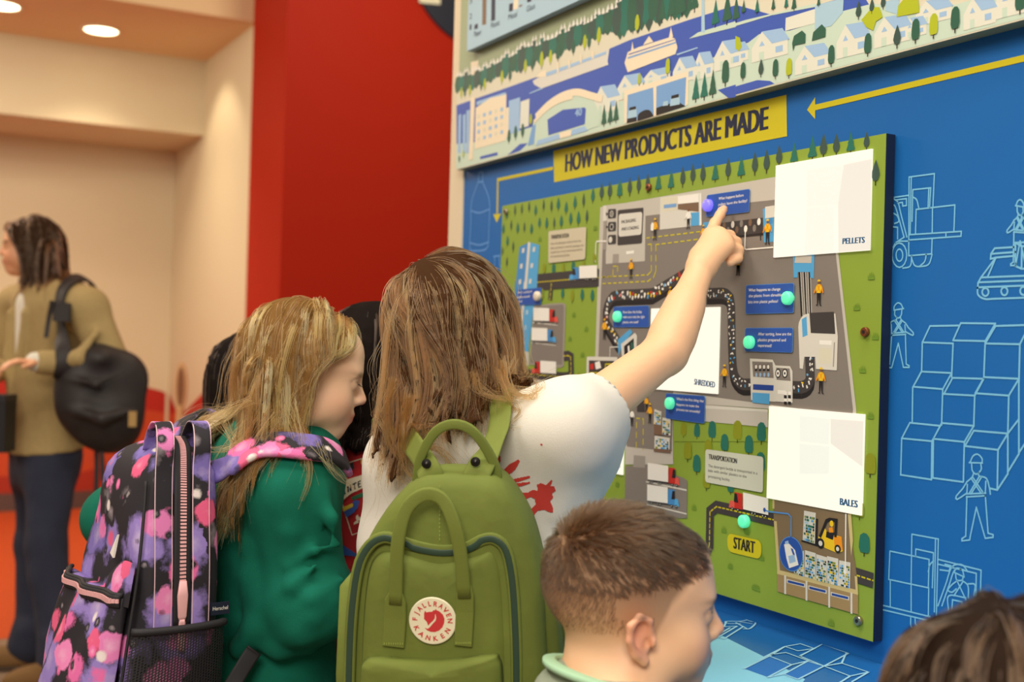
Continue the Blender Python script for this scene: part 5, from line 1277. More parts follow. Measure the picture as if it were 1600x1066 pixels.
t1 = skin('t_shirt', tee, .0055, M_TEE, g1, disp=folds(.006, 30, 3))
col_ = MB(); cp = []
for i in range(25):
    a_ = 2 * PI * i / 24; cp.append(Vector(N + tr * .056 * math.cos(a_) + tf * .055 * math.sin(a_) + Z3 * (.010 + .010 * math.sin(a_) * 0)))
col_.tube(cp, .0062, 8, cap=False); col_.build('collar', M_TEE, g1, smooth=True)
# red print on the back: a splash of fingers and a figure
from mathutils.bvhtree import BVHTree
def bvh_of(o):
    me = o.data; n = len(me.vertices); v = np.empty(n * 3, dtype=np.float32); me.vertices.foreach_get('co', v)
    off = np.array(o.matrix_basis.translation) * 0
    v = v.reshape(-1, 3)
    f = np.empty(len(me.loops), dtype=np.int32); me.loops.foreach_get('vertex_index', f)
    return BVHTree.FromPolygons([tuple(map(float, p)) for p in v], [tuple(map(int, q)) for q in f.reshape(-1, 4)])
def inside(poly, x, y):
    c = False; n = len(poly); j = n - 1
    for i in range(n):
        xi, yi = poly[i]; xj, yj = poly[j]
        if (yi > y) != (yj > y) and x < (xj - xi) * (y - yi) / (yj - yi) + xi: c = not c
        j = i
    return c
def decal(name, o, polys, m_, parent, step=1.0, lift=.0012, zmax=9):
    """print pressed onto a garment: fine patches of the cloth's own surface, a hair above it"""
    bv = bvh_of(o); V = {}; v = []; f = []
    def vert(i, j, x0, y0):
        key = (round(x0 + i * step, 2), round(y0 + j * step, 2))
        if key in V: return V[key]
        r_ = ray(*key).normalized(); h = bv.ray_cast(CAM, r_)
        if h[0] is None: V[key] = None; return None
        V[key] = len(v); v.append(h[0] - r_ * lift); return V[key]
    for poly in polys:
        xs = [p[0] for p in poly]; ys = [p[1] for p in poly]
        x0, y0 = math.floor(min(xs)), math.floor(min(ys))
        for i in range(int((max(xs) - x0) / step) + 1):
            for j in range(int((max(ys) - y0) / step) + 1):
                if inside(poly, x0 + (i + .5) * step, y0 + (j + .5) * step):
                    q = [vert(i, j, x0, y0), vert(i, j + 1, x0, y0), vert(i + 1, j + 1, x0, y0), vert(i + 1, j, x0, y0)]
                    if None not in q: f.append(tuple(q))
    return link(name, mesh(name, v, f), m_, parent, smooth=True)
zS = zz(700, 560, 3.137)
fing = [zS(150, 610, 165, 560, 205, 510, 240, 476, 258, 480, 258, 505, 235, 545, 215, 590, 235, 585, 300, 520, 345, 496, 352, 505, 330, 545, 265, 600, 275, 612, 330, 590, 400, 576, 403, 586, 340, 606, 300, 618, 345, 612, 400, 606, 400, 614, 330, 636, 255, 650, 280, 655, 330, 656, 390, 660, 415, 645, 440, 650, 436, 620, 455, 612, 470, 618, 482, 622, 505, 596, 512, 602, 500, 628, 520, 628, 528, 650, 510, 662, 515, 685, 500, 700, 515, 735, 515, 758, 490, 752, 470, 742, 440, 748, 410, 780, 395, 800, 372, 838, 362, 836, 385, 780, 395, 755, 430, 715, 425, 690, 405, 680, 345, 706, 280, 704, 225, 690, 150, 640),
        zS(28, 555, 42, 548, 55, 565, 50, 582, 30, 575), zS(410, 1000, 438, 998, 432, 1012, 415, 1012)]
decal('shirt_print', t1, fing, mat('print_red_ink', (206, 62, 52), 0.8), g1)
decal('shirt_print', t1, [[(846 + 1.8 * math.cos(a_), 695 + 1.8 * math.sin(a_)) for a_ in np.linspace(0, 6, 8)]], _M['print_red_ink'], g1, step=.6)
lower_body(g1, hipc, tr, tf)

# hair: brown with gold ends, blown about
M_HB = hair_mat('brown_hair', ((58, 34, 15), (86, 53, 24), (108, 68, 32)))
M_HB2 = hair_mat('brown_hair_mid', ((104, 66, 30), (136, 90, 44)))
M_HB3 = hair_mat('brown_hair_gold', ((162, 112, 54), (206, 154, 84)))
M_HBASE = mat('brown_hair_base', (62, 38, 18), 0.8, spec=.08)
hcol = [ell(HC_ + np.array([0, -.012, .033]) * hs @ HR, (.076 * hs, .096 * hs, .086 * hs), HR, .01), ell(HC_ + np.array([0, .03, -.03]) * hs @ HR, (.060 * hs, .062 * hs, .085 * hs), HR, .03), cap(HC_ - HR[2] * .05 - HR[1] * .02, N, .05, .055, .02)] + tee[:6]
rs = np.random.default_rng(21)
_c0 = off_face(HC_, HR, hs, [(-.1, .05), (0, .05), (.05, .075), (.09, .1)])
def CLP(Q):
    Q = _c0(Q); x = (Q - HC_) @ tr
    return Q + (np.maximum(0, -.074 - x) * .9)[:, None] * tr
keep = lambda x, y, z: (z > .060) | ((y < .035) & (z > -.035)) | ((y < .055) & (z > .02))
rt, nv, lp = scalp(HC_, HR, hs, 760, keep, rs)
crown = A(662, 430, 1.66)
d0 = unit(rt - crown); d0 = unit(d0 - nv * (d0 * nv).sum(1, keepdims=True)) + nv * .12
rx = (rt - HC_) @ tr
right_ = rx > -.048 + rs.normal(0, .006, len(rt))
tx = np.where(right_, np.clip(rx * .6 + .045 + rs.normal(0, .02, len(rt)), -.01, .115), rs.uniform(-.066, -.02, len(rt)))
bias = lambda P, t: tr * (np.clip((tx - (P - HC_) @ tr) * 9, -.7, .75) * (.25 + t))[:, None] - tf * (.30 * t)
hgt = rt[:, 2] - HC_[2]
Ln = np.where(right_, np.clip((hgt + .100) * 1.25 + rs.uniform(-.01, .03, len(rt)), .06, .28), np.clip((hgt + .20) * 1.06 + rs.uniform(-.05, .01, len(rt)), .12, .34))
lf = rs.uniform(.006, .013, len(rt)).astype(np.float32)
gd = grow(rt, d0, Ln, 20, hcol, lf, .40, 1.0, bias, wave=rs.uniform(.006, .013, len(rt)), freq=1.15, rs=rs, jitter=.012, clamp=CLP)
hm = hair_mass('hair', gd, .0042, .007, .0048, M_HBASE, g1, step=2, every=2, tip=.15, cap_=skullcap(HC_, HR, hs))
pick = rs.uniform(0, 1, len(gd)) + np.clip(-hgt, -.1, .1) * 1.2
for nm_, sel, m_ in (('hair_strands', pick < .52, M_HB), ('hair_strands', (pick >= .52) & (pick < .86), M_HB2), ('hair_strands', pick >= .86, M_HB3)): strands(nm_, gd[sel], 40, .0085, .0050, m_, hm, .00046, rs, .00015, cutmin=.6)
fly = grow(rt[:90], d0[:90] + nv[:90] * .7, rs.uniform(.10, .26, 90), 20, hcol, .016, .3, 1.0, None, wave=.02, freq=1.3, rs=rs, jitter=.12, clamp=CLP)
strands('loose_strands', fly, 4, .004, .010, M_HB3, hm, .00025, rs, .0012)
# curled ends that hang over the straps and flick out to the right
cu = []
for p, n_ in (([(640, 620), (628, 690), (640, 735), (668, 748), (675, 730)], 4), ([(655, 620), (655, 690), (690, 705), (712, 735), (700, 752)], 3), ([(785, 560), (800, 606), (826, 618), (838, 606), (842, 590)], 4), ([(775, 570), (788, 622), (808, 640), (797, 664), (814, 670), (828, 660)], 2), ([(612, 590), (602, 650), (614, 700), (642, 722)], 4), ([(635, 610), (640, 655), (672, 668), (704, 664)], 2), ([(740, 580), (752, 610), (790, 622), (815, 616)], 4)):
    for j in range(n_ * 2): cu.append(np.array([tuple(q) for q in spline([A(x + rs.normal(0, 5), y + rs.normal(0, 5), 1.555 + rs.normal(0, .01)) for x, y in p], 20)]))
cu = np.array(cu); strands('curled_ends', cu, 7, .006, .003, M_HB2, hm, .0003, rs, .0005, cutmin=.6)

# ------------------------------------------------------------------ green square backpack on her back
M_CAN = mat('green_canvas', (108, 120, 46), 0.8, noise=0.10, nscale=14, bump=0.9, bscale=28)
M_WEB = mat('green_webbing', (116, 128, 50), 0.75, bump=0.4, bscale=1200)
M_ZIPG = mat('dark_green_zip', (44, 68, 52), 0.55)
bp = thing('backpack', 'green canvas backpack with twin carry handles and a round white and red badge', 'backpack', tuple(A(690, 1000, 1.52)))
bo = A(694, 1090, 1.475); bfw = cdir(.12, .99, .09); bR = frame(bfw); br_, bu = bR[0], bR[2]
k_ = scale_at(1.475)
def BP(x, y, dpt=0.0):
    """photo pixel laid on the bag's outer face, then `dpt` metres into the bag"""
    r_ = V3(ray(x, y)); t_ = float((bo - V3(CAM)) @ bfw) / float(r_ @ bfw)
    return V3(CAM) + r_ * t_ + bfw * dpt
outl = [(684, 742), (735, 744), (776, 752), (812, 800), (832, 850), (846, 920), (852, 1000), (856, 1090), (850, 1180), (690, 1190), (545, 1185), (538, 1090), (541, 1000), (552, 900), (580, 832), (616, 782), (655, 748)]
o2 = spline([(x, y, 0) for x, y in outl + outl[:1]], 72)[:-1]
def slab(pts_front, levels, m_, name, parent):
    """closed cushion from an outline: levels = [(depth, inset px)]"""
    cx = sum(p[0] for p in pts_front) / len(pts_front); cy = sum(p[1] for p in pts_front) / len(pts_front)
    mb = MB(); n = len(pts_front); v = []; f = []
    for dp, ins in levels:
        for x, y in pts_front:
            L_ = math.hypot(x - cx, y - cy); s_ = max(0.02, 1 - ins / L_); v.append(BP(cx + (x - cx) * s_, cy + (y - cy) * s_, dp))
    for i in range(len(levels) - 1):
        for k in range(n): f.append((i * n + k, i * n + (k + 1) % n, (i + 1) * n + (k + 1) % n, (i + 1) * n + k))
    f.append(tuple(range(n - 1, -1, -1))); f.append(tuple((len(levels) - 1) * n + k for k in range(n)))
    mb.add(v, f); return mb.build(name, m_, parent, smooth=True)
P2 = [(p.x, p.y) for p in o2]
slab(P2, [(-.012, 120), (-.0105, 60), (-.006, 22), (0.0, 6), (.008, 0), (.04, -3), (.066, -2), (.078, 6), (.08, 40)], M_CAN, 'bag_body', bp)
zarc = [(548, 1150), (549, 1060), (553, 960), (563, 885), (580, 850), (602, 837), (625, 842), (660, 852), (695, 857), (730, 853), (757, 840), (776, 840), (793, 858), (803, 910), (808, 1000), (809, 1080), (809, 1150)]
za = [(p.x, p.y) for p in spline([(x, y, 0) for x, y in zarc], 60)]
def bdepth(x, y): return -.0015
fl = MB(); fl.tube([BP(x, y, bdepth(x, y) - .0075) for x, y in za], .0075, 8, flat=.6, nrm=tuple(-bfw)); fl.build('zip_flap', M_CAN, bp, smooth=True)
fl = MB(); fl.tube([BP(x, y + (3 if 640 < x < 750 else 0) + 0.0, bdepth(x, y) - .0105) for x, y in za], .0042, 8, flat=.45, nrm=tuple(-bfw)); fl.build('zipper', M_ZIPG, bp, smooth=True)
ss = MB()
for i in range(14): ss.box(BP(690, 758 + i * 6.2, -.0118 - .0004 * min(i, 3)), (.0006, .0016, .0005), (Vector(bR[0]), Vector(bR[2]), Vector(bR[1])))
ss.build('seam_stitching', mat('stitch_green', (150, 166, 74), .8), bp, kind='stuff')
# front panel under the zip and lower pocket
pan = [(565, 1150), (567, 1000), (575, 900), (592, 862), (625, 858), (690, 872), (750, 862), (774, 858), (787, 900), (793, 1000), (795, 1150)]
pp = [(p.x, p.y) for p in spline([(x, y, 0) for x, y in pan], 40)]
slab(pp, [(-.0175, 90), (-.0165, 30), (-.013, 6), (-.004, 0)], M_CAN, 'front_panel', bp)
pk = [(p.x, p.y) for p in spline([(x, y, 0) for x, y in [(568, 1150), (568, 1050), (574, 1026), (600, 1018), (690, 1022), (770, 1014), (784, 1022), (789, 1050), (790, 1150)]], 40)]
slab(pk, [(-.034, 60), (-.032, 20), (-.026, 4), (-.014, 0)], M_CAN, 'front_pocket', bp)
ws = MB()
for sx in (-1, 1):
    for x in ((538, 552) if sx < 0 else (842, 856)): pass
for nm, pts in (('side_pocket', [(546, 905), (536, 925), (534, 1060), (536, 1150)]), ('side_pocket', [(840, 880), (853, 930), (862, 1060), (862, 1150)])):
    q = [BP(x, y, .045) for x, y in pts]; mb = MB(); mb.tube(q, [.012, .03, .036, .036], 14, flat=.35, nrm=tuple(br_)); mb.build(nm, M_CAN, bp, smooth=True)
def strap(name, pts, rad, parent, m_=None, flat=.22, nr=None, n=28, deps=None):
    q = spline([V3(p) for p in pts], n)
    mb = MB(); mb.tube(q, rad, 10, flat=flat, nrm=nr if nr is not None else tuple(-bfw)); return mb.build(name, m_ or M_WEB, parent, smooth=True)
h1 = [BP(644, 770, .03), BP(646, 752, .025), BP(652, 720, .02), BP(675, 680, .015), BP(705, 665, .012), BP(735, 676, .014), BP(760, 712, .02), BP(772, 745, .025), BP(770, 775, .03)]
strap('carry_handle', h1, .0062, bp, flat=.6)
h2 = [BP(625, 935, -.024), BP(628, 880, -.030), BP(632, 830, -.034), BP(645, 785, -.034), BP(672, 764, -.033), BP(700, 772, -.034), BP(718, 810, -.036), BP(727, 860, -.032), BP(731, 925, -.024)]
strap('carry_handle', h2, .0085, bp, flat=.42)
for x0, x1, y0, y1 in ((606, 641, 928, 1001), (717, 745, 918, 1000)):
    c = (x0 + x1) / 2; w_ = (x1 - x0) / 2 * k_
    mb = MB(); mb.tube([BP(c + 3, y0 - 14, -.027), BP(c + 1, y0 + 2, -.025), BP(c, y0 + 30, -.0225), BP(c - 3, y1, -.0215)], [w_ * .55, w_ * .95, w_, w_], 10, flat=.12, nrm=tuple(-bfw)); mb.build('handle_tab', M_WEB, bp)
    st = MB()
    for i in range(9): st.box(BP(c - 2 + (i - 4) * (x1 - x0) / 10, y1 - 5, -.0245), (.0005, .0012, .0005), (Vector(bR[0]), Vector(bR[2]), Vector(bR[1])))
    st.build('stitching', mat('stitch_green', (150, 166, 74), .8), bp, kind='stuff')
# shoulder straps with rivets
for nm, pts, rv in (('shoulder_strap', [BP(676, 760, .01), BP(662, 728, .012), A(641, 690, 1.555), A(630, 680, 1.62), A(624, 700, 1.70)], (664, 727)), ('shoulder_strap', [BP(738, 756, .008), BP(752, 724, .016), A(778, 680, 1.535), A(802, 645, 1.58), A(810, 645, 1.65), A(815, 690, 1.74)], (741, 724))):
    q, nr = hug(pts, tee, .013, 24); mb = MB()
    nr = [tuple(-bfw * max(0, 1 - i / 14) + V3(nr[i]) * min(1, i / 14)) for i in range(25)]
    mb.tube(q, .0165, 10, flat=.09, nrm=nr); o = mb.build(nm, M_WEB, bp, smooth=True)
    rv_ = MB(); c = BP(rv[0], rv[1], .0095); rv_.lathe(c, -bfw, [(.0062, 0), (.0058, .002), (.003, .0026), (.0002, .004)], 16); rv_.build('rivet', mat('dark_rivet', (52, 50, 48), .35, .8), o)
strap('side_strap', [BP(846, 905, .05), BP(862, 925, .07), BP(866, 985, .06), BP(862, 1066, .05), BP(858, 1120, .05)], .010, bp, flat=.14)
# badge
bc = BP(681, 962, -.0205); r0 = 36.5 * k_
bd = MB(); bd.lathe(bc, -bfw, [(r0 * 1.02, 0), (r0, .0012), (r0 * .97, .0016)], 48); bo_ = bd.build('badge', mat('badge_cream', (240, 232, 200), .6), bp)
BRED = mat('badge_red', (206, 52, 56), .6)
bv_, bf_ = [], []
def badge_pt(x, y, l=0): return Vector(bc - bfw * (.0019 + l) + br_ * (x * r0) + bu * (y * r0))
def badge_poly(pts, l=0): n = len(bv_); bv_.extend(badge_pt(x, y, l) for x, y in pts); bf_.append(tuple(range(n, n + len(pts))))
zb_ = lambda *q: [((q[i] - 492) / 334, (607 - q[i + 1]) / 350) for i in range(0, len(q), 2)]
fox = zb_(383, 455, 405, 480, 440, 470, 490, 465, 500, 440, 520, 445, 540, 418, 548, 438, 590, 455, 640, 500, 662, 560, 660, 620, 635, 690, 590, 740, 530, 770, 470, 770, 420, 750, 380, 715, 430, 725, 455, 700, 500, 640, 535, 600, 545, 555, 535, 500, 528, 500, 525, 560, 500, 600, 460, 640, 432, 678, 410, 620, 372, 580, 372, 500)
badge_poly(fox)
def arc_text(txt, a0, a1, rad, h, top=True):
    for i, ch in enumerate(txt):
        a_ = a0 + (a1 - a0) * i / (len(txt) - 1); v, f = glyphs(ch, .03)
        w_ = v[:, 0].max() - v[:, 0].min(); cx = (v[:, 0].max() + v[:, 0].min()) / 2; n = len(bv_)
        for p in v:
            x, y = (p[0] - cx) / .68 * h * .95, (p[1] / .68 - .5) * h
            if top: rr, th = rad + y, a_ - x / rad
            else: rr, th = rad - y, a_ + x / rad
            bv_.append(badge_pt(rr * math.cos(th), rr * math.sin(th)))
        for t in f: bf_.append(tuple(j + n for j in t))
arc_text('FJALLRAVEN', math.radians(176), math.radians(4), .75, .20)
arc_text('KANKEN', math.radians(207), math.radians(330), .75, .20, False)
link('badge_print', mesh('badge_print', bv_, bf_), BRED, bo_)
# ------------------------------------------------------------------ the blonde girl in the green sweatshirt
SKB = (242, 198, 164)
g2 = thing('person', 'blonde long-haired girl in green sweatshirt, looking down in profile', 'person', tuple(A(400, 1000, 1.85) * np.array([1, 1, 0])))
HB = cdir(.965, .26, -.20); RB = frame(HB); sb = .92; CB = A(473, 584, 1.85)
bf, br = cdir(.8, .6), cdir(.6, -.8)
NB = A(440, 702, 1.86); SRb, SLb = A(452, 772, 1.745), A(335, 722, 1.985)
ERb, WRb = A(474, 930, 1.745), A(526, 935, 1.90)
ELb, WLb = A(178, 812, 2.12), A(290, 905, 2.2)
hipb = A(398, 1130, 1.85)
body = head(CB, RB, sb, False) + [cap(CB - RB[2] * .05 - RB[1] * .02, NB, .046, .05, .02), etube(A(432, 740, 1.86), hipb, (.10, .07), (.105, .08), br), cap(NB, SRb, .045, .045, .03), cap(NB, SLb, .045, .045, .03)]
body += [cap(SRb, ERb, .04, .032), cap(ERb, WRb, .033, .022), cap(SLb, ELb, .04, .032), cap(ELb, WLb, .033, .022)]
body += hand(WRb, -Z3 * .8 + bf * .25, -bf, 1, .85) + hand(WLb, WLb - ELb, -bf, -1, .85)
skin('body', body, .006, M_SKIN, g2, fine=[(CB + RB[1] * .04, .115, .0026)], color=face_tint(CB, RB, sb, SKB, brow=(150, 112, 72)))
eyes(CB, RB, sb, g2, (96, 110, 120))
lash = MB()
for e in (-1, 1):
    c = CB + np.array([e * .031, .0935, .0035], dtype=np.float32) * sb @ RB
    for i in range(7):
        o = RB[0] * (i - 3) * .0032 * sb
        lash.tube([c + o - RB[1] * abs(i - 3) * .0012, c + o * 1.1 + RB[1] * .005 - RB[2] * .0035], [.0005, .0002], 5)
lash.build('eyelashes', mat('lash_brown', (70, 48, 34), .6), g2, kind='stuff')
M_SWT = mat('green_sweatshirt', (14, 104, 84), 0.9, noise=.05, nscale=40, bump=.2, bscale=500, spec=.2)
sw = [etube(A(434, 748, 1.86), A(420, 880, 1.865), (.128, .10), (.128, .105), br, .04), etube(A(420, 880, 1.865), A(404, 1040, 1.86), (.128, .105), (.132, .11), br, .04),
      etube(A(404, 1035, 1.86), A(400, 1120, 1.86), (.122, .10), (.118, .097), br, .012),
      cap(NB - Z3 * .01, SRb, .060, .066, .03), cap(NB - Z3 * .01, SLb, .062, .066, .03), ell(NB, (.068, .062, .03), None, .02),
      cap(SRb, ERb + Z3 * .01, .068, .062, .03), ell(A(482, 950, 1.73), (.062, .06, .05), None, .04), cap(ERb, WRb, .062, .044, .03), cap(WRb, WRb + (WRb - ERb) * .12, .040, .036, .006),
      cap(SLb, ELb, .066, .052, .03), cap(ELb, WLb, .054, .042, .03)]
def ridge(p, r, k=.02): return [dict(c, k=k) for c in chain([A(*q) for q in p], r)]
sw += ridge([(408, 790, 1.745), (398, 850, 1.735), (396, 900, 1.73), (414, 935, 1.72), (405, 975, 1.72), (372, 1015, 1.735)], [.008, .014, .016, .016, .016, .010], .022)
sw += ridge([(418, 925, 1.70), (450, 885, 1.685), (490, 860, 1.68), (530, 852, 1.70)], [.004, .0055, .0055, .003], .012)
sw += ridge([(430, 1005, 1.72), (470, 985, 1.69), (520, 950, 1.71)], [.008, .014, .008], .025)
sw += ridge([(440, 960, 1.70), (490, 935, 1.675), (535, 905, 1.70)], [.004, .009, .005], .02)
sw += ridge([(380, 905, 1.76), (400, 925, 1.735), (398, 945, 1.735)], [.010, .012, .010], .02)
sw += ridge([(400, 990, 1.74), (440, 1010, 1.72), (480, 1012, 1.74)], [.006, .010, .006], .02)
sw += [ell(NB + Z3 * .036, (.056, .052, .032), None, .008, 's')]
sw += ridge([(440, 760, 1.69), (452, 830, 1.685), (448, 880, 1.69)], [.003, .006, .002], .024)
sw += ridge([(505, 770, 1.70), (518, 810, 1.69), (522, 845, 1.695)], [.003, .006, .002], .02)
sw += ridge([(372, 830, 1.77), (384, 890, 1.75), (380, 930, 1.755)], [.005, .008, .005], .024)
sw += ridge([(425, 935, 1.695), (455, 915, 1.675), (500, 880, 1.675)], [.003, .006, .003], .02)
sw += ridge([(450, 985, 1.705), (490, 965, 1.675), (525, 935, 1.69)], [.003, .006, .003], .02)
swo = skin('sweatshirt', sw, .0058, M_SWT, g2, disp=folds(.009, 27, 8, vert=.5))
lower_body(g2, hipb + Z3 * .0, br, bf, m_=mat('dark_leggings', (30, 32, 44), .85), hipw=.07, rad=(.08, .055, .045))
# hair
M_BL = hair_mat('blonde_hair', ((150, 106, 48), (188, 138, 66), (210, 162, 82)))
M_BL2 = hair_mat('blonde_hair_dark', ((92, 60, 26), (134, 92, 42)))
M_BL3 = hair_mat('blonde_hair_pale', ((202, 158, 82), (228, 190, 116)))
M_BLB = mat('blonde_hair_base', (116, 84, 44), .8, spec=.08)
hcb = [ell(CB + np.array([0, -.012, .033]) * sb @ RB, (.076 * sb, .096 * sb, .086 * sb), RB, .01), ell(CB + np.array([0, .03, -.03]) * sb @ RB, (.062 * sb, .062 * sb, .085 * sb), RB, .03), cap(CB - RB[2] * .05 - RB[1] * .02, NB, .05, .06, .03)] + sw[:8]
rs = np.random.default_rng(5)
CLB = off_face(CB, RB, sb, [(-.15, .03), (-.09, .008), (0, .002), (.03, .018), (.055, .052), (.09, .085)])
keepb = lambda x, y, z: (z > .058 + .55 * np.maximum(0, y - .02)) & (y < .064) | ((y < .012) & (z > -.04)) | ((y < .035) & (z > .02))
rt, nv, lp = scalp(CB, RB, sb, 820, keepb, rs)
# parted along the middle: hair leaves the parting sideways, then falls back and down
side = np.sign(lp[:, 0] + rs.normal(0, .004, len(lp)))[:, None]
d0 = unit(RB[0] * side * 1.0 - RB[1] * (.55 + np.maximum(0, lp[:, 1:2]) * 6) - Z3 * .1); d0 = unit(d0 - nv * (d0 * nv).sum(1, keepdims=True)) + nv * .12
front = (lp[:, 1] > -.005)
tyb = np.where(front, rs.uniform(.002, .022, len(rt)), rs.uniform(-.085, -.01, len(rt)))
def bias(P, t):
    y = (P - CB) @ RB[1]
    return -(bf * (np.clip((y - tyb) * 6, -.35, .7) * (.4 + t * .8))[:, None]) + (-bf * .30 * max(0, t - .5) * np.where(front, .45, 1.5)[:, None])
Ln = np.where(front, rs.uniform(.17, .235, len(rt)), rs.uniform(.22, .31, len(rt)))
lf = rs.uniform(.004, .014, len(rt)).astype(np.float32)
gb = grow(rt, d0, Ln, 22, hcb, lf, .42, 1.0, bias, wave=rs.uniform(.004, .009, len(rt)), freq=1.1, rs=rs, jitter=.010, clamp=CLB)
hmb = hair_mass('hair', gb, .0042, .007, .0048, M_BLB, g2, step=2, every=2, tip=.15, cap_=skullcap(CB, RB, sb, .014))
pick = rs.uniform(0, 1, len(gb))
for sel, m_ in ((pick < .34, M_BL2), ((pick >= .34) & (pick < .78), M_BL), (pick >= .78, M_BL3)): strands('hair_strands', gb[sel], 40, .0085, .0050, m_, hmb, .00044, rs, .00015, cutmin=.66)
fl_ = grow(rt[:110], d0[:110] + nv[:110] * .5, rs.uniform(.15, .32, 110), 22, hcb, .016, .34, 1.0, None, wave=.014, freq=1.1, rs=rs, jitter=.09, clamp=CLB)
strands('loose_strands', fl_, 4, .004, .010, M_BL, hmb, .00024, rs, .0012)
ex = []
for p in ([(455, 640), (470, 700), (476, 760), (472, 808)], [(350, 660), (370, 700), (362, 760), (356, 840)], [(420, 640), (400, 690), (372, 740), (352, 770)], [(400, 650), (380, 690), (340, 700), (312, 690)], [(390, 620), (350, 650), (318, 665), (300, 672)], [(440, 650), (425, 700), (405, 740), (395, 775)], [(500, 690), (525, 740), (560, 770)]):
    for j in range(5): ex.append(np.array([tuple(q) for q in spline([A(x + rs.normal(0, 7), y + rs.normal(0, 5), (1.70 if x > 380 else 1.72) + rs.normal(0, .012)) for x, y in p], 20)]))
strands('loose_locks', np.array(ex), 5, .0075, .0030, M_BL, hmb, .00026, rs, .0006, cutmin=.6)

# ------------------------------------------------------------------ her floral backpack
def floral():
    mt = bpy.data.materials.new('floral_fabric'); mt.use_nodes = True; nt = mt.node_tree; b = nt.nodes['Principled BSDF']
    b.inputs['Roughness'].default_value = .75
    N_ = lambda t, **k: nt.nodes.new('ShaderNode' + t)
    tc = N_('TexCoord')
    base = None
    col_prev = None
    def layer(scale, off, thr, pal, soft, under, petals):
        mp = N_('Mapping'); mp.inputs['Location'].default_value = off; nt.links.new(tc.outputs['Object'], mp.inputs['Vector'])
        nz = N_('TexNoise'); nz.inputs['Scale'].default_value = scale * 1.7; nz.inputs['Detail'].default_value = 4; nz.inputs['Roughness'].default_value = .65; nt.links.new(mp.outputs[0], nz.inputs['Vector'])
        ad = N_('VectorMath'); ad.operation = 'MULTIPLY_ADD'; ad.inputs[1].default_value = (petals / scale,) * 3; nt.links.new(nz.outputs['Color'], ad.inputs[0]); nt.links.new(mp.outputs[0], ad.inputs[2])
        vo = N_('TexVoronoi'); vo.inputs['Scale'].default_value = scale; vo.inputs['Randomness'].default_value = .9; nt.links.new(ad.outputs[0], vo.inputs['Vector'])
        mr = N_('MapRange'); mr.inputs['From Min'].default_value = thr; mr.inputs['From Max'].default_value = thr - soft; mr.clamp = True; nt.links.new(vo.outputs['Distance'], mr.inputs['Value'])
        sp = N_('SeparateColor'); nt.links.new(vo.outputs['Color'], sp.inputs[0])
        cr = N_('ValToRGB'); cr.color_ramp.interpolation = 'CONSTANT'
        for i, c in enumerate(pal):
            e = cr.color_ramp.elements[i] if i < 2 else cr.color_ramp.elements.new(i / len(pal))
            e.position = i / len(pal); e.color = (*lin(c), 1)
        nt.links.new(sp.outputs[0], cr.inputs['Fac'])
        # paler hearts
        m2 = N_('MapRange'); m2.inputs['From Min'].default_value = thr * .55; m2.inputs['From Max'].default_value = .0; m2.inputs['To Max'].default_value = .38; nt.links.new(vo.outputs['Distance'], m2.inputs['Value'])
        mxw = N_('Mix'); mxw.data_type = 'RGBA'; nt.links.new(m2.outputs[0], mxw.inputs['Factor']); nt.links.new(cr.outputs[0], mxw.inputs[6]); mxw.inputs[7].default_value = (*lin((244, 226, 236)), 1)
        mx = N_('Mix'); mx.data_type = 'RGBA'; nt.links.new(mr.outputs[0], mx.inputs['Factor']); nt.links.new(mxw.outputs[2], mx.inputs[7])
        if under is None: mx.inputs[6].default_value = (*lin((30, 26, 34)), 1)
        else: nt.links.new(under.outputs[2], mx.inputs[6])
        return mx
    u = layer(14, (1.3, .2, .7), .56, ((146, 124, 196), (120, 104, 178), (146, 124, 196), (30, 26, 34)), .16, None, .8)
    u = layer(19, (.4, 1.9, .1), .44, ((222, 104, 166), (232, 132, 188), (30, 26, 34), (226, 92, 136), (222, 124, 184)), .08, u, .55)
    u = layer(30, (2.4, .9, 1.5), .27, ((228, 216, 212), (30, 26, 34), (30, 26, 34), (232, 110, 170), (30, 26, 34)), .10, u, .30)
    nt.links.new(u.outputs[2], b.inputs['Base Color'])
    return mt
M_FL = floral(); M_PINK = mat('pink_zip', (232, 176, 178), .45); M_BLK = mat('black_binding', (30, 28, 32), .7); M_FLIN = mat('violet_lining', (120, 104, 178), .75)
fb = thing('backpack', 'floral pink, purple and black backpack with a mesh side pocket', 'backpack', tuple(A(250, 1000, 1.72)))
# local axes: o out from the wearer, r to the wearer's right, u up (leaning with her)
fo, fr = -bf, br
F0 = A(344, 1190, 1.645)              # inner right bottom corner
def FP(a, d, h):
    """a: 0 right edge .. 1 left edge across the back; d: metres out from the back; h: metres up"""
    lean = nrm(Z3 * 1.0 + bf * .02)
    return F0 - fr * (a * .265) + fo * d + lean * (h * .907)
Hbag = .485
def dep(h):
    t = np.clip(h / Hbag, 0, 1)
    return .155 - .050 * t ** 1.3
def half(h):
    t = np.clip((h / Hbag - .5) / .5, 0, 1); return 1 - .40 * t ** 1.8
rings = []; n = 44
hs_ = list(np.linspace(0, .40, 15)) + [.42, .44, .455, .468, .478, .485]
v = []; f = []
for ih, h in enumerate(hs_):
    w_, d_ = .5 * half(h), dep(h) * .5
    top = np.clip((h - .43) / .055, 0, 1); sc_ = math.sqrt(max(0.02, 1 - top ** 2))
    for k in range(n):
        th = 2 * PI * k / n; e_ = .42
        x = math.copysign(abs(math.cos(th)) ** e_, math.cos(th)); y = math.copysign(abs(math.sin(th)) ** e_, math.sin(th))
        bl = 1 + .05 * math.sin(h * 40 + th * 3) * (1 if y > 0 else 0)
        v.append(FP(.5 + w_ * x * sc_, d_ + d_ * y * sc_ * bl, h))
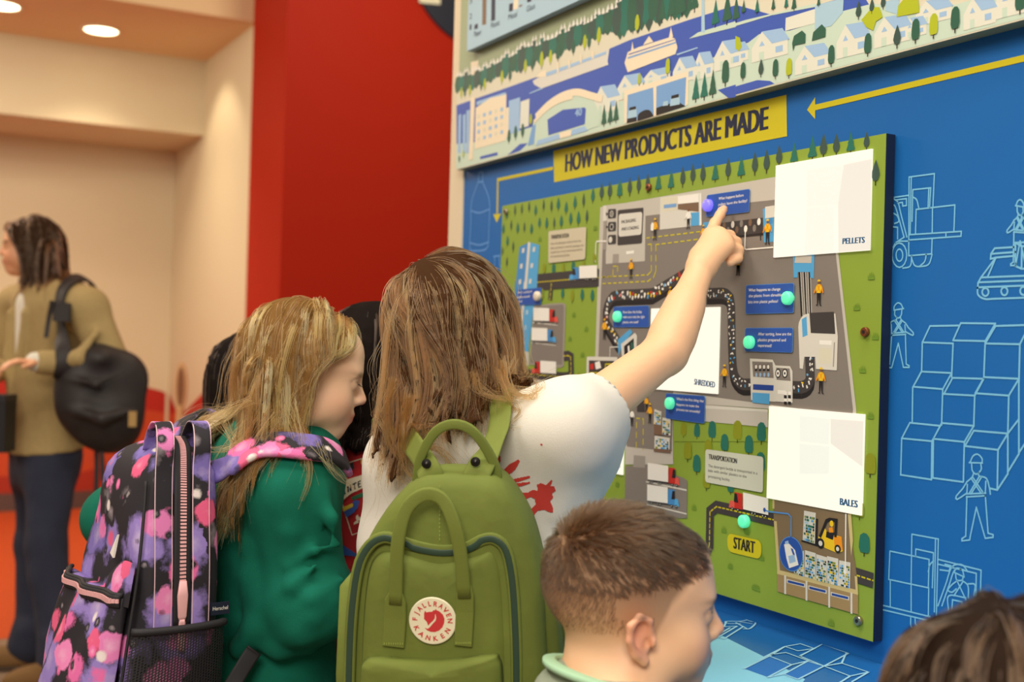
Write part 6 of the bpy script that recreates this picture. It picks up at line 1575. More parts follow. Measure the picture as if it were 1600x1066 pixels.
for i in range(len(hs_) - 1):
    for k in range(n): f.append((i * n + k, i * n + (k + 1) % n, (i + 1) * n + (k + 1) % n, (i + 1) * n + k))
f.append(tuple(range(n - 1, -1, -1))); f.append(tuple((len(hs_) - 1) * n + k for k in range(n)))
body_o = MB().add(v, f).build('bag_body', M_FL, fb, smooth=True)
def seam(name, pts, r, m_, parent=fb, n=30, flat=None, nr=None):
    mb = MB(); mb.tube(spline([V3(p) for p in pts], n), r, 8, flat=flat, nrm=nr); return mb.build(name, m_, parent, smooth=True)
seam('seam_piping', [FP(.012 + (1 - half(h)) * .5, dep(h) * .985, h) for h in (.0, .1, .2, .3, .38, .43)], .0022, M_BLK)
# side zip with its tape, teeth, puller
side_n = tuple(fr)
zp = [FP(-.004, .066, .215), FP(.004, .068, .30), FP(.05, .066, .38), FP(.115, .062, .44), FP(.20, .056, .477), FP(.32, .052, .492)]
zq = spline([V3(p) for p in zp], 40)
seam('zip_tape', [p + Vector(fr) * .001 for p in zq], .0125, M_BLK, n=40, flat=.12, nr=[tuple(Vector(fr) + Vector((0, 0, 1)) * max(0, (i - 14) / 16)) for i in range(41)])
def teeth(path, nrm_, w_, lift, parent, count):
    mb = MB(); q = spline(path, count)
    for i in range(count):
        t = (q[i + 1] - q[i]).normalized(); a_ = Vector(nrm_[min(i * (len(nrm_) - 1) // count, len(nrm_) - 1)]).normalized(); s_ = t.cross(a_)
        mb.box(q[i] + a_ * lift, (w_, (q[i + 1] - q[i]).length * .30, .0012), (s_, t, a_))
    return mb.build('zip_teeth', M_PINK, parent, kind='stuff')
teeth([p + Vector(fr) * .0025 for p in zq], [tuple(Vector(fr) + Vector((0, 0, 1)) * max(0, (i - 14) / 16)) for i in range(41)], .0042, .0008, fb, 74)
pu = MB(); pb = Vector(FP(-.022, .068, .262)); pu.tube([pb + Vector((0, 0, .02)), pb, pb - Vector((0, 0, .028)), pb - Vector((0, 0, .034))], [.005, .0075, .006, .004], 10, flat=.35, nrm=side_n)
po = pu.build('zip_puller', M_PINK, fb, smooth=True)
co = MB()
for j in range(3): co.tube(spline([pb - Vector((0, 0, .032)) + Vector(fo) * .002 * (j - 1), pb - Vector((0, 0, .05)) + Vector(fo) * .003 * (j - 1), pb - Vector((0, 0, .075)) + Vector(fo) * .002 * (j - 1)], 8), .0022, 6)
co.build('puller_cord', M_PINK, po, smooth=True, kind='stuff')
# tote handles: two loops running down both sides of the zip
def loop(dx, name):
    pts = [FP(-.008, .066 + dx, .20), FP(-.004, .068 + dx, .30), FP(.035, .068 + dx, .385), FP(.075, .066 + dx, .445), FP(.09, .064 + dx, .485), FP(.16, .060 + dx, .512), FP(.27, .056 + dx, .514), FP(.36, .054 + dx, .492), FP(.39, .054 + dx, .47)]
    q = spline([V3(p) for p in pts], 40)
    nr = [tuple(Vector(fr) * (1 - i / 60) + Vector((0, 0, 1)) * (i / 40)) if i < 28 else tuple(Vector((0, 0, 1)) - Vector(fr) * (i - 28) / 10) for i in range(41)]
    mb = MB(); mb.tube(q, .0128, 10, flat=.13, nrm=nr); o = mb.build(name, M_FL, fb, smooth=True)
    for e in (-1, 1):
        sb_ = MB(); sb_.tube([p + Vector(fo) * e * .0118 + Vector(nr[i]).normalized() * .0014 for i, p in enumerate(q)], .0007, 5); sb_.build('edge_stitching', mat('stitch_pink', (226, 190, 200), .7), o)
loop(.027, 'tote_handle'); loop(-.026, 'tote_handle')
# front pocket: bulging pouch with an open zip
pv = []; pf_ = []; PH = .262
lev = [0, .04, .1, .16, .2, .225, .245, PH]; NP_ = 26
for h in lev:
    for k in range(NP_):
        t = k / (NP_ - 1); a_ = .06 + .90 * t
        bul = math.sin(PI * min(1, max(0, t)) ) ** .45
        pv.append(FP(a_, dep(h) + .006 + (.052 - .03 * (h / PH) ** 2) * bul + .004 * math.sin(t * 17 + h * 30), h))
for i in range(len(lev) - 1):
    for k in range(NP_ - 1): pf_.append((i * NP_ + k, i * NP_ + k + 1, (i + 1) * NP_ + k + 1, (i + 1) * NP_ + k))
# back sheet + lid closing the pouch
nb = len(pv)
for h in lev:
    for k in range(NP_): pv.append(FP(.06 + .90 * k / (NP_ - 1), dep(h) + .002, h))
for i in range(len(lev) - 1):
    for k in range(NP_ - 1): pf_.append((nb + (i + 1) * NP_ + k, nb + (i + 1) * NP_ + k + 1, nb + i * NP_ + k + 1, nb + i * NP_ + k))
for k in range(NP_ - 1):
    pf_.append(((len(lev) - 1) * NP_ + k, (len(lev) - 1) * NP_ + k + 1, nb + (len(lev) - 1) * NP_ + k + 1, nb + (len(lev) - 1) * NP_ + k)); pf_.append((k + 1, k, nb + k, nb + k + 1))
for i in range(len(lev) - 1):
    pf_.append((i * NP_, (i + 1) * NP_, nb + (i + 1) * NP_, nb + i * NP_)); e_ = NP_ - 1; pf_.append((i * NP_ + e_, nb + i * NP_ + e_, nb + (i + 1) * NP_ + e_, (i + 1) * NP_ + e_))
MB().add(pv, pf_).build('front_pocket', M_FL, fb, smooth=True)
rim = [pv[(len(lev) - 1) * NP_ + k] for k in range(NP_)]
rimo = [Vector(p) + Vector(fo) * .003 - Vector((0, 0, .004)) for p in rim]
seam('pocket_zip_tape', rimo, .0085, M_BLK, flat=.3, nr=tuple(fo), n=40)
teeth([p + Vector(fo) * .003 + Vector((0, 0, .001)) for p in rimo], [tuple(fo)] * 3, .0036, .001, fb, 60)
seam('pocket_binding', [Vector(p) + Vector((0, 0, .004)) for p in rim], .0035, M_BLK, n=40)
# raised flap of cloth above the pocket
fv = []; 
for j, hh in enumerate((.250, .275, .300, .312)):
    for k in range(NP_):
        t = k / (NP_ - 1); fv.append(FP(.02 + .5 * t, dep(hh) + .004 + (.012 - .010 * j / 3) * math.sin(PI * t) ** .6, hh - .035 * t + .01 * math.sin(t * 5)))
MB().add(fv, [(j * NP_ + k, j * NP_ + k + 1, (j + 1) * NP_ + k + 1, (j + 1) * NP_ + k) for j in range(3) for k in range(NP_ - 1)]).build('pocket_gusset', M_FL, fb, smooth=True)
tp = [Vector(FP(.30, dep(.345) + .006, .345)), Vector(FP(.36, dep(.315) + .006, .315)), Vector(FP(.30, dep(.305) + .006, .31))]
tb = MB(); tb.add([p for p in tp] + [p + Vector(fo) * .003 for p in tp], [(2, 1, 0), (3, 4, 5), (0, 1, 4, 3), (1, 2, 5, 4), (2, 0, 3, 5)]); tb.build('triangle_tag', M_WHITE, fb)
# mesh side pocket
nm = bpy.data.materials.new('black_netting'); nm.use_nodes = True; nt = nm.node_tree; pbs = nt.nodes['Principled BSDF']; pbs.inputs['Base Color'].default_value = (.012, .011, .013, 1); pbs.inputs['Roughness'].default_value = .6
tc = nt.nodes.new('ShaderNodeTexCoord'); vo = nt.nodes.new('ShaderNodeTexVoronoi'); vo.feature = 'DISTANCE_TO_EDGE'; vo.voronoi_dimensions = '2D'; vo.inputs['Randomness'].default_value = .0; vo.inputs['Scale'].default_value = 1.0
nt.links.new(tc.outputs['UV'], vo.inputs['Vector'])
mth = nt.nodes.new('ShaderNodeMath'); mth.operation = 'LESS_THAN'; mth.inputs[1].default_value = .2; nt.links.new(vo.outputs['Distance'], mth.inputs[0]); nt.links.new(mth.outputs[0], pbs.inputs['Alpha'])
mv = []; mf = []; muv = []; MN, MK = 10, 14
for i in range(MN + 1):
    h = .215 * i / MN
    for k in range(MK + 1):
        t = k / MK; bul = .022 * math.sin(PI * t) ** .6 * (1 - .35 * i / MN)
        mv.append(FP(-.004, .004 + t * (dep(h) - .008), h) + fr * bul); muv.append(((h + t * .08) / .0042, (t * .14 - h * .0) / .0042))
for i in range(MN):
    for k in range(MK): mf.append((i * (MK + 1) + k, i * (MK + 1) + k + 1, (i + 1) * (MK + 1) + k + 1, (i + 1) * (MK + 1) + k))
me = mesh('mesh_pocket', mv, mf); uvl = me.uv_layers.new()
for lp_ in me.loops: uvl.data[lp_.index].uv = muv[lp_.vertex_index]
link('mesh_pocket', me, nm, fb, smooth=True)
seam('pocket_hem', [mv[MN * (MK + 1) + k] for k in range(MK + 1)], .0055, M_BLK)
# small woven label on the side
lb = MB(); lc = Vector(FP(-.008, .012, .236)); lb.box(lc, (.0135, .0012, .0085), (Vector(fo), Vector(fr), Vector((0, 0, 1)))); lo_ = lb.build('woven_label', M_NAVY, fb)
vv, ff = glyphs('Herschel', .0); x0, x1 = vv[:, 0].min(), vv[:, 0].max()
link('lettering', mesh('lettering', [lc + Vector(fr) * .0016 - Vector(fo) * ((p[0] - x0) / (x1 - x0) - .5) * .022 + Vector((0, 0, 1)) * (p[1] * .0075 - .002) for p in vv], ff), M_WHITE, lo_)
# shoulder straps
q, nr = hug([FP(.30, .01, .43), A(352, 732, 1.69), A(380, 708, 1.69), A(418, 694, 1.70), A(456, 702, 1.70), A(480, 722, 1.72), A(494, 748, 1.76)], sw[:10], .016, 36)
mb = MB(); mb.tube(q, [.020] * 8 + [.027] * 29, 10, flat=.2, nrm=nr); mb.build('shoulder_strap', M_FL, fb, smooth=True)
q, nr = hug([FP(.72, .0, .42), A(300, 700, 1.93), A(325, 690, 2.0), A(360, 715, 2.06)], sw, .013, 24)
mb = MB(); mb.tube(q, .024, 10, flat=.2, nrm=nr); mb.build('shoulder_strap', M_FL, fb, smooth=True)
q, nr = hug([FP(.05, .03, .03), A(372, 1056, 1.69), A(388, 1030, 1.70), A(402, 1008, 1.71)], sw, .010, 20)
mb = MB(); mb.tube(q, .012, 8, flat=.12, nrm=nr); mb.build('side_strap', M_BLK, fb, smooth=True)
# ------------------------------------------------------------------ the short-haired boy
SKC = (246, 198, 156)
g3 = thing('person', 'boy with short faded brown hair, face in profile near the counter', 'person', tuple(A(960, 1300, 1.36) * np.array([1, 1, 0])))
HO = cdir(.99, .13, -.03); RO = frame(HO); so = .94; CO = A(985, 949, 1.32)
of_, or_ = cdir(.95, .31), cdir(.31, -.95)
NO = A(950, 1092, 1.30); SRo, SLo = NO + or_ * .115 - Z3 * .035, NO - or_ * .088 - Z3 * .035
ERo, WRo = SRo - Z3 * .20 - of_ * .03 + or_ * .03, SRo - Z3 * .37 + of_ * .01 + or_ * .03
ELo, WLo = SLo - Z3 * .20 - of_ * .03 - or_ * .03, SLo - Z3 * .37 + of_ * .01 - or_ * .03
hipo = NO - Z3 * .40 - of_ * .01
body = head(CO, RO, so) + [cap(CO - RO[2] * .05 - RO[1] * .025, NO, .046, .050, .02), etube(NO - Z3 * .06, hipo, (.10, .065), (.10, .075), or_), cap(NO, SRo, .045, .045, .03), cap(NO, SLo, .045, .045, .03)]
body += [cap(SRo, ERo, .038, .03), cap(ERo, WRo, .03, .02), cap(SLo, ELo, .038, .03), cap(ELo, WLo, .03, .02)] + hand(WRo, -Z3 + of_ * .05, -or_, -1, .8) + hand(WLo, -Z3 + of_ * .05, or_, 1, .8)
stub = np.array(lin((112, 84, 56))); stubd = np.array(lin((66, 48, 34)))
def scalp_tint(col, q):
    z, y, x = q[:, 2], q[:, 1], np.abs(q[:, 0])
    # hairline: forehead edge, temple corner, down before the ear, round behind it, nape
    line = np.interp(y, [-.1, -.005, .006, .016, .032, .050, .064, .09], [-.078, -.074, -.05, -.022, .014, .034, .062, .07])
    inn = np.clip((z - line) / .014, 0, 1) * np.clip((.088 - y) / .006, 0, 1) * np.where((y < .012) & (z < .006) & (y > -.026) & (z > -.05) & (x > .072), 0, 1)
    dens = np.clip((z + .08) / .12, .18, 1) ** 1.1
    w = (inn * dens * .72)[:, None]
    c2 = stub + (stubd - stub) * np.clip((z - .0) / .05, 0, 1)[:, None]
    return col * (1 - w) + c2 * w
skin('body', body, .006, M_SKIN, g3, fine=[(CO + RO[2] * .0, .135, .0024)], color=face_tint(CO, RO, so, SKC, lips=(196, 112, 100), brow=(58, 42, 32), extra=scalp_tint))
eyes(CO, RO, so, g3, (52, 36, 26))
# cropped hair: longer on top, combed forward from the crown whorl, fading out at the sides
rs = np.random.default_rng(9)
keepo = lambda x, y, z: ((y < .012) & (z > -.045) & ((np.abs(x) < .068) | (z > .035) | (y < -.03)) & (rs.uniform(0, 1, len(z)) < np.clip((z + .05) / .075, .08, 1))) | ((z > .040 - .25 * np.maximum(0, -y - .03)) & (y < .066) & (z > .030 + .55 * np.maximum(0, y - .02))) | ((y < -.02) & (z > .0))
rt, nv, lp = scalp(CO, RO, so, 9000, keepo, rs)
# project roots onto the actual head surface
hp = head(CO, RO, so)[:4]
for _ in range(3):
    d = field(hp, rt.astype(np.float32)); g_ = unit(np.stack([field(hp, rt.astype(np.float32) + np.eye(3, dtype=np.float32)[a_] * .002) - d for a_ in range(3)], -1)); rt = rt - g_ * d[:, None]
wh = np.array([.03, -.072, .085])
dl = lp - wh; rad_ = np.linalg.norm(dl, axis=1, keepdims=True)
fw = np.stack([dl[:, 0] * .8 - dl[:, 1] * .25, dl[:, 1] * .8 + dl[:, 0] * .25 + .05, dl[:, 2] * 1.0 - .02], 1)
d0 = unit(fw) @ RO; d0 = unit(d0 - nv * (d0 * nv).sum(1, keepdims=True))
up_k = np.clip((lp[:, 2] - .03) / .06, 0, 1)[:, None]
d0 = d0 + nv * (.18 + .55 * up_k * np.clip(1.2 - rad_ / .12, .25, 1))
Ls = (.0035 + .0025 * np.clip(lp[:, 2] / .03, 0, 1) + .017 * up_k[:, 0] ** 1.2 + .006 * np.clip(lp[:, 1] / .06, 0, 1) * up_k[:, 0]) * rs.uniform(.75, 1.15, len(rt))
go = grow(rt, d0, Ls, 5, hp, .0015, .10, 1.0, None, rs=rs, jitter=.05)
M_OB = hair_mat('boy_hair', ((32, 22, 14), (50, 34, 22), (70, 49, 31), (98, 71, 45)), .4)
lo_ = (lp[:, 2] < .028) & (lp[:, 1] < .02)
ho = strands('hair', go[~lo_], 5, .0022, .0016, M_OB, g3, .00030, rs, .0003, kind=None)
rt2, nv2, lp2 = scalp(CO, RO, so, 60000, lambda x, y, z: (y < .012) & (z > -.05) & (z < .035) & ((np.abs(x) < .070) | (z > .032) | (y < -.034)) & (rs.uniform(0, 1, len(z)) < np.clip((z + .06) / .09, .04, 1) * .55), rs)
for _ in range(3):
    d = field(hp, rt2.astype(np.float32)); g_ = unit(np.stack([field(hp, rt2.astype(np.float32) + np.eye(3, dtype=np.float32)[a_] * .002) - d for a_ in range(3)], -1)); rt2 = rt2 - g_ * d[:, None]
d2 = unit(nv2 * .35 - Z3 * .8 - RO[1] * .25)
st_ = rt2[:, None, :] + d2[:, None, :] * (np.linspace(0, 1, 3)[None, :, None] * (.0022 + .0045 * np.clip((lp2[:, 2] + .03) / .06, 0, 1))[:, None, None])
strands('stubble', st_, 1, .0003, .0003, M_OB, ho, .00020, rs, .0001)
# shirt
M_SAGE = mat('sage_shirt', (150, 160, 140), 0.85, bump=.2, bscale=600); M_MINT = mat('mint_neckband', (166, 206, 170), .8)
sh = [etube(NO - Z3 * .05, NO - Z3 * .26, (.108, .082), (.112, .088), or_, .04), etube(NO - Z3 * .26, hipo - Z3 * .06, (.112, .088), (.118, .095), or_, .04), cap(NO - Z3 * .014, SRo, .056, .058, .03), cap(NO - Z3 * .014, SLo, .054, .050, .03),
      cap(SRo, SRo + (ERo - SRo) * .75, .058, .052, .03), cap(SLo, SLo + (ELo - SLo) * .75, .050, .046, .03), ell(NO - of_ * .012 + Z3 * .004, (.072, .068, .034), None, .02)]
sh += [ell(NO + Z3 * .045 + of_ * .012, (.060, .058, .042), None, .006, 's')]
skin('t_shirt', sh, .0055, M_SAGE, g3, disp=folds(.003, 30, 14))
cp = []
for i in range(29):
    a_ = 2 * PI * i / 28; c_ = NO - of_ * .004 + (or_ * math.cos(a_) + of_ * math.sin(a_)) * .0625
    cp.append(Vector(c_ + Z3 * (.026 - .030 * math.sin(a_) * .5)))
mb = MB(); mb.tube(cp, .0075, 10, cap=False, flat=.5, nrm=(0, 0, 1)); mb.build('neckband', M_MINT, g3, smooth=True)
lower_body(g3, hipo - Z3 * .02, or_, of_, m_=mat('navy_shorts', (36, 44, 66), .85), hipw=.065, rad=(.075, .052, .042))

# ------------------------------------------------------------------ the child whose brown hair shows at the lower edge, close to us
g4 = thing('person', 'child cut off by the lower picture edge, only wavy dark brown hair showing', 'person', tuple(A(1570, 1500, .955) * np.array([1, 1, 0])))
HQ = cdir(.75, .66, .05); RQ = frame(HQ); sq = .93; CQ = A(1590, 1166, .935)
qf, qr = cdir(.75, .66), cdir(.66, -.75)
NQ = CQ - Z3 * .125 - qf * .02
SRq, SLq = NQ + qr * .12 - Z3 * .03, NQ - qr * .12 - Z3 * .03
ERq, ELq = SRq - Z3 * .2 - qf * .02, SLq - Z3 * .2 - qf * .02
WRq, WLq = ERq - Z3 * .17 + qf * .02, ELq - Z3 * .17 + qf * .02
hipq = NQ - Z3 * .42 - qf * .03
body = head(CQ, RQ, sq, False) + [cap(CQ - RQ[2] * .05 - RQ[1] * .025, NQ, .045, .05, .02), etube(NQ - Z3 * .06, hipq, (.10, .06), (.10, .07), qr), cap(NQ, SRq, .045, .045, .03), cap(NQ, SLq, .045, .045, .03), cap(SRq, ERq, .036, .03), cap(ERq, WRq, .03, .02), cap(SLq, ELq, .036, .03), cap(ELq, WLq, .03, .02)]
body += hand(WRq, nrm(WRq - ERq), qf, -1, .8) + hand(WLq, nrm(WLq - ELq), qf, 1, .8)
skin('body', body, .0065, M_SKIN, g4, fine=[(CQ + RQ[1] * .05, .1, .0032)], color=face_tint(CQ, RQ, sq, SKC)); eyes(CQ, RQ, sq, g4, (60, 42, 30))
skin('sweater', [etube(NQ - Z3 * .05, hipq - Z3 * .05, (.115, .078), (.125, .088), qr, .04), cap(NQ - Z3 * .012, SRq, .054, .056, .03), cap(NQ - Z3 * .012, SLq, .054, .056, .03), cap(SRq, ERq, .054, .048, .03), cap(ERq, WRq, .046, .036, .02), cap(SLq, ELq, .054, .048, .03), cap(ELq, WLq, .046, .036, .02)], .007, mat('navy_sweater', (40, 48, 76), .9), g4)
lower_body(g4, hipq, qr, qf, hipw=.065, rad=(.072, .05, .042))
rs = np.random.default_rng(33)
hcq = head(CQ, RQ, sq)[:3] + [cap(CQ - RQ[2] * .05, NQ, .05, .055, .02), cap(NQ, SRq, .056, .056, .03), cap(NQ, SLq, .056, .056, .03)]
rt, nv, lp = scalp(CQ, RQ, sq, 640, lambda x, y, z: (z > .07) | ((y < .03) & (z > -.05)), rs)
d0 = unit(rt - (CQ + np.array([0, -.03, .13], dtype=np.float32) * sq @ RQ)); d0 = unit(d0 - nv * (d0 * nv).sum(1, keepdims=True)) + nv * .3
gq = grow(rt, d0, rs.uniform(.13, .20, len(rt)), 16, hcq, rs.uniform(.005, .014, len(rt)).astype(np.float32), .35, 1.0, None, wave=rs.uniform(.006, .010, len(rt)), freq=1.8, rs=rs, jitter=.02)
M_DB = hair_mat('dark_brown_hair', ((40, 26, 18), (66, 44, 28), (92, 62, 40), (128, 90, 58)))
hmq = hair_mass('hair', gq, .0055, .008, .0055, mat('dark_hair_base', (38, 26, 18), .8, spec=.08), g4, step=2, every=2, tip=.2, cap_=skullcap(CQ, RQ, sq))
strands('hair_strands', gq, 34, .0095, .005, M_DB, hmq, .00045, rs, .0003)

# ------------------------------------------------------------------ two more children between and behind
def back_child(label, C, head_f, s, tf_, sh_m, hair_m, base_m, hair_len, seed, lean=0.0, drop=.42):
    g = thing('person', label, 'person', tuple(C * np.array([1, 1, 0])))
    R = frame(head_f); tr_ = nrm(np.cross(tf_, Z3))
    Nk = C - Z3 * .128 - head_f * .02
    SR_, SL_ = Nk + tr_ * .125 - Z3 * .035, Nk - tr_ * .125 - Z3 * .035
    E1, E2 = SR_ - Z3 * .19 - tf_ * .02, SL_ - Z3 * .19 - tf_ * .02
    W1, W2 = E1 - Z3 * .17 + tf_ * .02, E2 - Z3 * .17 + tf_ * .02
    hp_ = Nk - Z3 * drop
    bd = head(C, R, s, False) + [cap(C - R[2] * .05 - R[1] * .02, Nk, .045, .05, .02), etube(Nk - Z3 * .06, hp_, (.10, .06), (.10, .07), tr_), cap(Nk, SR_, .044, .044, .03), cap(Nk, SL_, .044, .044, .03), cap(SR_, E1, .036, .03), cap(E1, W1, .03, .02), cap(SL_, E2, .036, .03), cap(E2, W2, .03, .02)]
    bd += hand(W1, nrm(W1 - E1), -tr_, -1, .8) + hand(W2, nrm(W2 - E2), tr_, 1, .8)
    skin('body', bd, .0065, M_SKIN, g, fine=[(C + R[1] * .05, .1, .0034)], color=face_tint(C, R, s, SK)); eyes(C, R, s, g, (54, 38, 28))
    top = [etube(Nk - Z3 * .05, hp_ - Z3 * .07, (.120, .082), (.128, .09), tr_, .04), cap(Nk - Z3 * .012, SR_, .055, .058, .03), cap(Nk - Z3 * .012, SL_, .055, .058, .03), cap(SR_, E1, .057, .050, .03), cap(SL_, E2, .057, .050, .03), ell(Nk + Z3 * .034, (.056, .054, .03), None, .008, 's')]
    sh_ = skin('t_shirt', top, .0065, sh_m, g, disp=folds(.003, 30, seed))
    lower_body(g, hp_, tr_, tf_, hipw=.068, rad=(.078, .054, .044))
    rs = np.random.default_rng(seed)
    hc = head(C, R, s)[:3] + [cap(C - R[2] * .05, Nk, .05, .06, .02)] + top[:5]
    rt, nv, lp = scalp(C, R, s, 520, lambda x, y, z: (z > .062) | ((y < .02) & (z > -.05)), rs)
    cr = C + np.array([0, -.01, .13], dtype=np.float32) * s @ R
    d0 = unit(rt - cr); d0 = unit(d0 - nv * (d0 * nv).sum(1, keepdims=True)) + nv * .1
    gg = grow(rt, d0, np.clip((rt[:, 2] - C[2] + hair_len - .135) * 1.12 + rs.uniform(-.02, .01, len(rt)), .05, .34), 18, hc, rs.uniform(.004, .012, len(rt)).astype(np.float32), .45, 1.0, None, wave=rs.uniform(.002, .006, len(rt)), freq=1.2, rs=rs, jitter=.012, clamp=off_face(C, R, s, [(-.1, .04), (0, .045), (.05, .07), (.09, .1)]))
    hm_ = hair_mass('hair', gg, .006, .008, .006, base_m, g, step=2, every=2, tip=.3, cap_=skullcap(C, R, s))
    strands('hair_strands', gg, 20, .0085, .004, hair_m, hm_, .0005, rs, .0005)
    return g, sh_
M_RT = mat('red_tee', (176, 30, 34), .85, bump=.15, bscale=500)
M_BK = hair_mat('black_hair', ((26, 18, 16), (40, 28, 22), (56, 40, 30), (80, 56, 38)))
M_BKB = mat('black_hair_base', (24, 17, 14), .8, spec=.08)
ga, sha = back_child('dark-haired child in red shirt with flag print, between the blonde girl and the pointing girl', A(590, 572, 2.10), cdir(.55, .83), .90, cdir(.6, .8), M_RT, M_BK, M_BKB, .265, 51)
gc, shc = back_child('dark-haired child mostly hidden behind the blonde girl', A(408, 603, 2.50), cdir(.75, .66), .93, cdir(.75, .66), mat('plum_tee', (84, 44, 60), .85), M_BK, M_BKB, .22, 52)
# the crest of flags on the red shirt
zV = zz(510, 690, 5.61)
PR = {n: mat('flag_' + n, c, .8) for n, c in dict(white=(222, 208, 180), red=(186, 40, 40), black=(44, 40, 44), yellow=(222, 184, 50), blue=(52, 84, 160), green=(40, 96, 62)).items()}
def flag(polys, c, l=.0014): decal('crest_print', sha, polys, PR[c], ga, step=.8, lift=l)
flag([zV(65, 280, 100, 240, 200, 180, 330, 140, 330, 148, 205, 188, 108, 248, 75, 285, 130, 505, 228, 815, 282, 795, 282, 803, 222, 826, 122, 510)], 'white')
flag([zV(100, 250, 235, 182, 245, 240, 150, 290)], 'black', .0018); flag([zV(75, 285, 145, 290, 130, 340, 95, 390)], 'white', .0018); flag([zV(92, 320, 100, 305, 108, 318, 118, 320, 108, 330, 112, 342, 100, 335, 90, 342, 94, 330)], 'green', .0024)
flag([zV(300, 158, 335, 145, 335, 200, 305, 205)], 'yellow', .0018)
flag([zV(95, 405, 190, 330, 340, 285, 340, 400, 220, 455, 125, 530)], 'white', .0018)
flag([zV(215, 490, 330, 440, 335, 480, 230, 515)], 'green', .0018); flag([zV(140, 580, 230, 540, 235, 570, 150, 615)], 'yellow', .0018); flag([zV(150, 618, 236, 572, 232, 530, 250, 515, 290, 520, 275, 580, 245, 620, 180, 668)], 'blue', .0022)
flag([zV(258, 655, 275, 640, 285, 665, 300, 660, 300, 690, 280, 695, 285, 712, 240, 730, 240, 712, 262, 695)], 'white', .0022)
flag([zV(85, 895, 150, 910, 270, 990, 270, 1010, 160, 1000, 100, 940)], 'blue', .0018)
# block lettering on the ribbon
for t, pts in (('I', zV(152, 412, 164, 405, 168, 462, 155, 468)), ('N', zV(180, 395, 190, 390, 208, 425, 205, 382, 216, 377, 222, 432, 210, 438, 194, 404, 198, 443, 187, 448)), ('T', zV(226, 372, 262, 356, 264, 368, 250, 375, 256, 418, 245, 423, 240, 380, 228, 386)), ('E', zV(272, 352, 300, 340, 301, 350, 283, 358, 284, 370, 298, 364, 299, 374, 286, 380, 288, 396, 303, 390, 304, 400, 278, 411))):
    flag([pts], 'black', .0024)
# ------------------------------------------------------------------ the man in the hall
g6 = thing('person', 'long-haired man in olive blazer and dark jeans standing in the hall', 'person', tuple(A(70, 1040, 4.6) * np.array([1, 1, 0])))
HM = cdir(-.93, -.36); RM = frame(HM); sm = 1.03; CM = A(49, 388, 4.66)
mf_, mr_ = cdir(-.766, -.643), cdir(-.643, .766)
NM = A(74, 446, 4.66); SLm, SRm = A(134, 482, 4.50), A(30, 476, 4.83)
ELm, WLm = A(176, 572, 4.50), A(58, 566, 4.33); ERm, WRm = A(-14, 570, 4.80), A(-10, 585, 4.52)
hipm = A(70, 690, 4.66)
kn = [A(72, 852, 4.50), A(58, 850, 4.72)]; an = [A(88, 1020, 4.42), A(46, 1005, 4.64)]
body = head(CM, RM, sm, False) + [cap(CM - RM[2] * .06 - RM[1] * .02, NM, .055, .06, .02), etube(A(78, 490, 4.66), hipm, (.17, .10), (.15, .10), mr_), cap(NM, SLm, .06, .05, .03), cap(NM, SRm, .06, .05, .03)]
body += [cap(SLm, ELm, .05, .04), cap(ELm, WLm, .042, .028), cap(SRm, ERm, .05, .04), cap(ERm, WRm, .042, .028)] + hand(WLm, WLm - ELm, -Z3 + mf_ * .2, 1, 1.02, .55) + hand(WRm, WRm - ERm + mf_ * .05, -Z3, -1, 1.02, .55)
skin('body', body, .009, M_SKIN, g6, fine=[(CM + RM[1] * .04, .12, .0042), (WLm + (WLm - ELm) * .3, .11, .0045)], color=face_tint(CM, RM, sm, (232, 170, 128), brow=(60, 42, 30)))
eyes(CM, RM, sm, g6, (60, 46, 34))
M_BLZ = mat('olive_blazer', (172, 148, 98), .9, noise=.05, nscale=60, bump=.2, bscale=400); M_SHT = mat('white_shirt', (226, 222, 206), .8)
skin('shirt', [etube(A(76, 478, 4.66), A(72, 700, 4.66), (.175, .115), (.160, .115), mr_, .04), cap(NM - Z3 * .01, NM + Z3 * .02, .068, .064, .02), cap(WLm + (ELm - WLm) * .10, WLm + (ELm - WLm) * -.02, .037, .037, .01)], .009, M_SHT, g6, cut=[(NM + Z3 * .035, nrm(Z3 * 1.0 + mf_ * -.3))])
bz = [etube(A(80, 482, 4.66), A(74, 600, 4.66), (.200, .128), (.190, .128), mr_, .05), etube(A(74, 600, 4.66), A(70, 730, 4.66), (.190, .128), (.205, .142), mr_, .05), cap(NM - Z3 * .02, SLm, .070, .078, .04), cap(NM - Z3 * .02, SRm, .070, .078, .04),
      cap(SLm, ELm, .076, .064, .03), cap(ELm, WLm + (ELm - WLm) * .08, .062, .044, .02), cap(SRm, ERm, .076, .062, .03), cap(ERm, WRm + (ERm - WRm) * .08, .06, .044, .02)]
fr_ = lambda z0: A(76, 500, 4.66) * np.array([1, 1, 0]) + mf_ * .135 + Z3 * z0
bz += [cap(fr_(1.40), fr_(1.06), .075, .014, .01, 's'), cap(fr_(1.08), fr_(.80), .012, .03, .01, 's')]
for e in (-1, 1): bz += [dict(c, k=.008) for c in chain([NM + Z3 * .03 - mf_ * .02 + mr_ * e * .05, fr_(1.38) + mr_ * e * .085 - mf_ * .02, fr_(1.22) + mr_ * e * .072 - mf_ * .005, fr_(1.07) + mr_ * e * .03], [.016, .016, .016, .006])]
bz += [dict(c, k=.03) for c in chain([A(150, 520, 4.42), A(120, 560, 4.36), A(150, 578, 4.40)], [.012, .02, .012])]
skin('blazer', bz, .009, M_BLZ, g6, disp=folds(.006, 20, 5), cut=[(A(70, 702, 4.66), nrm(-Z3 - mf_ * .12))])
tj = [etube(hipm + Z3 * .03, hipm - Z3 * .10, (.165, .12), (.175, .125), mr_, .04)]
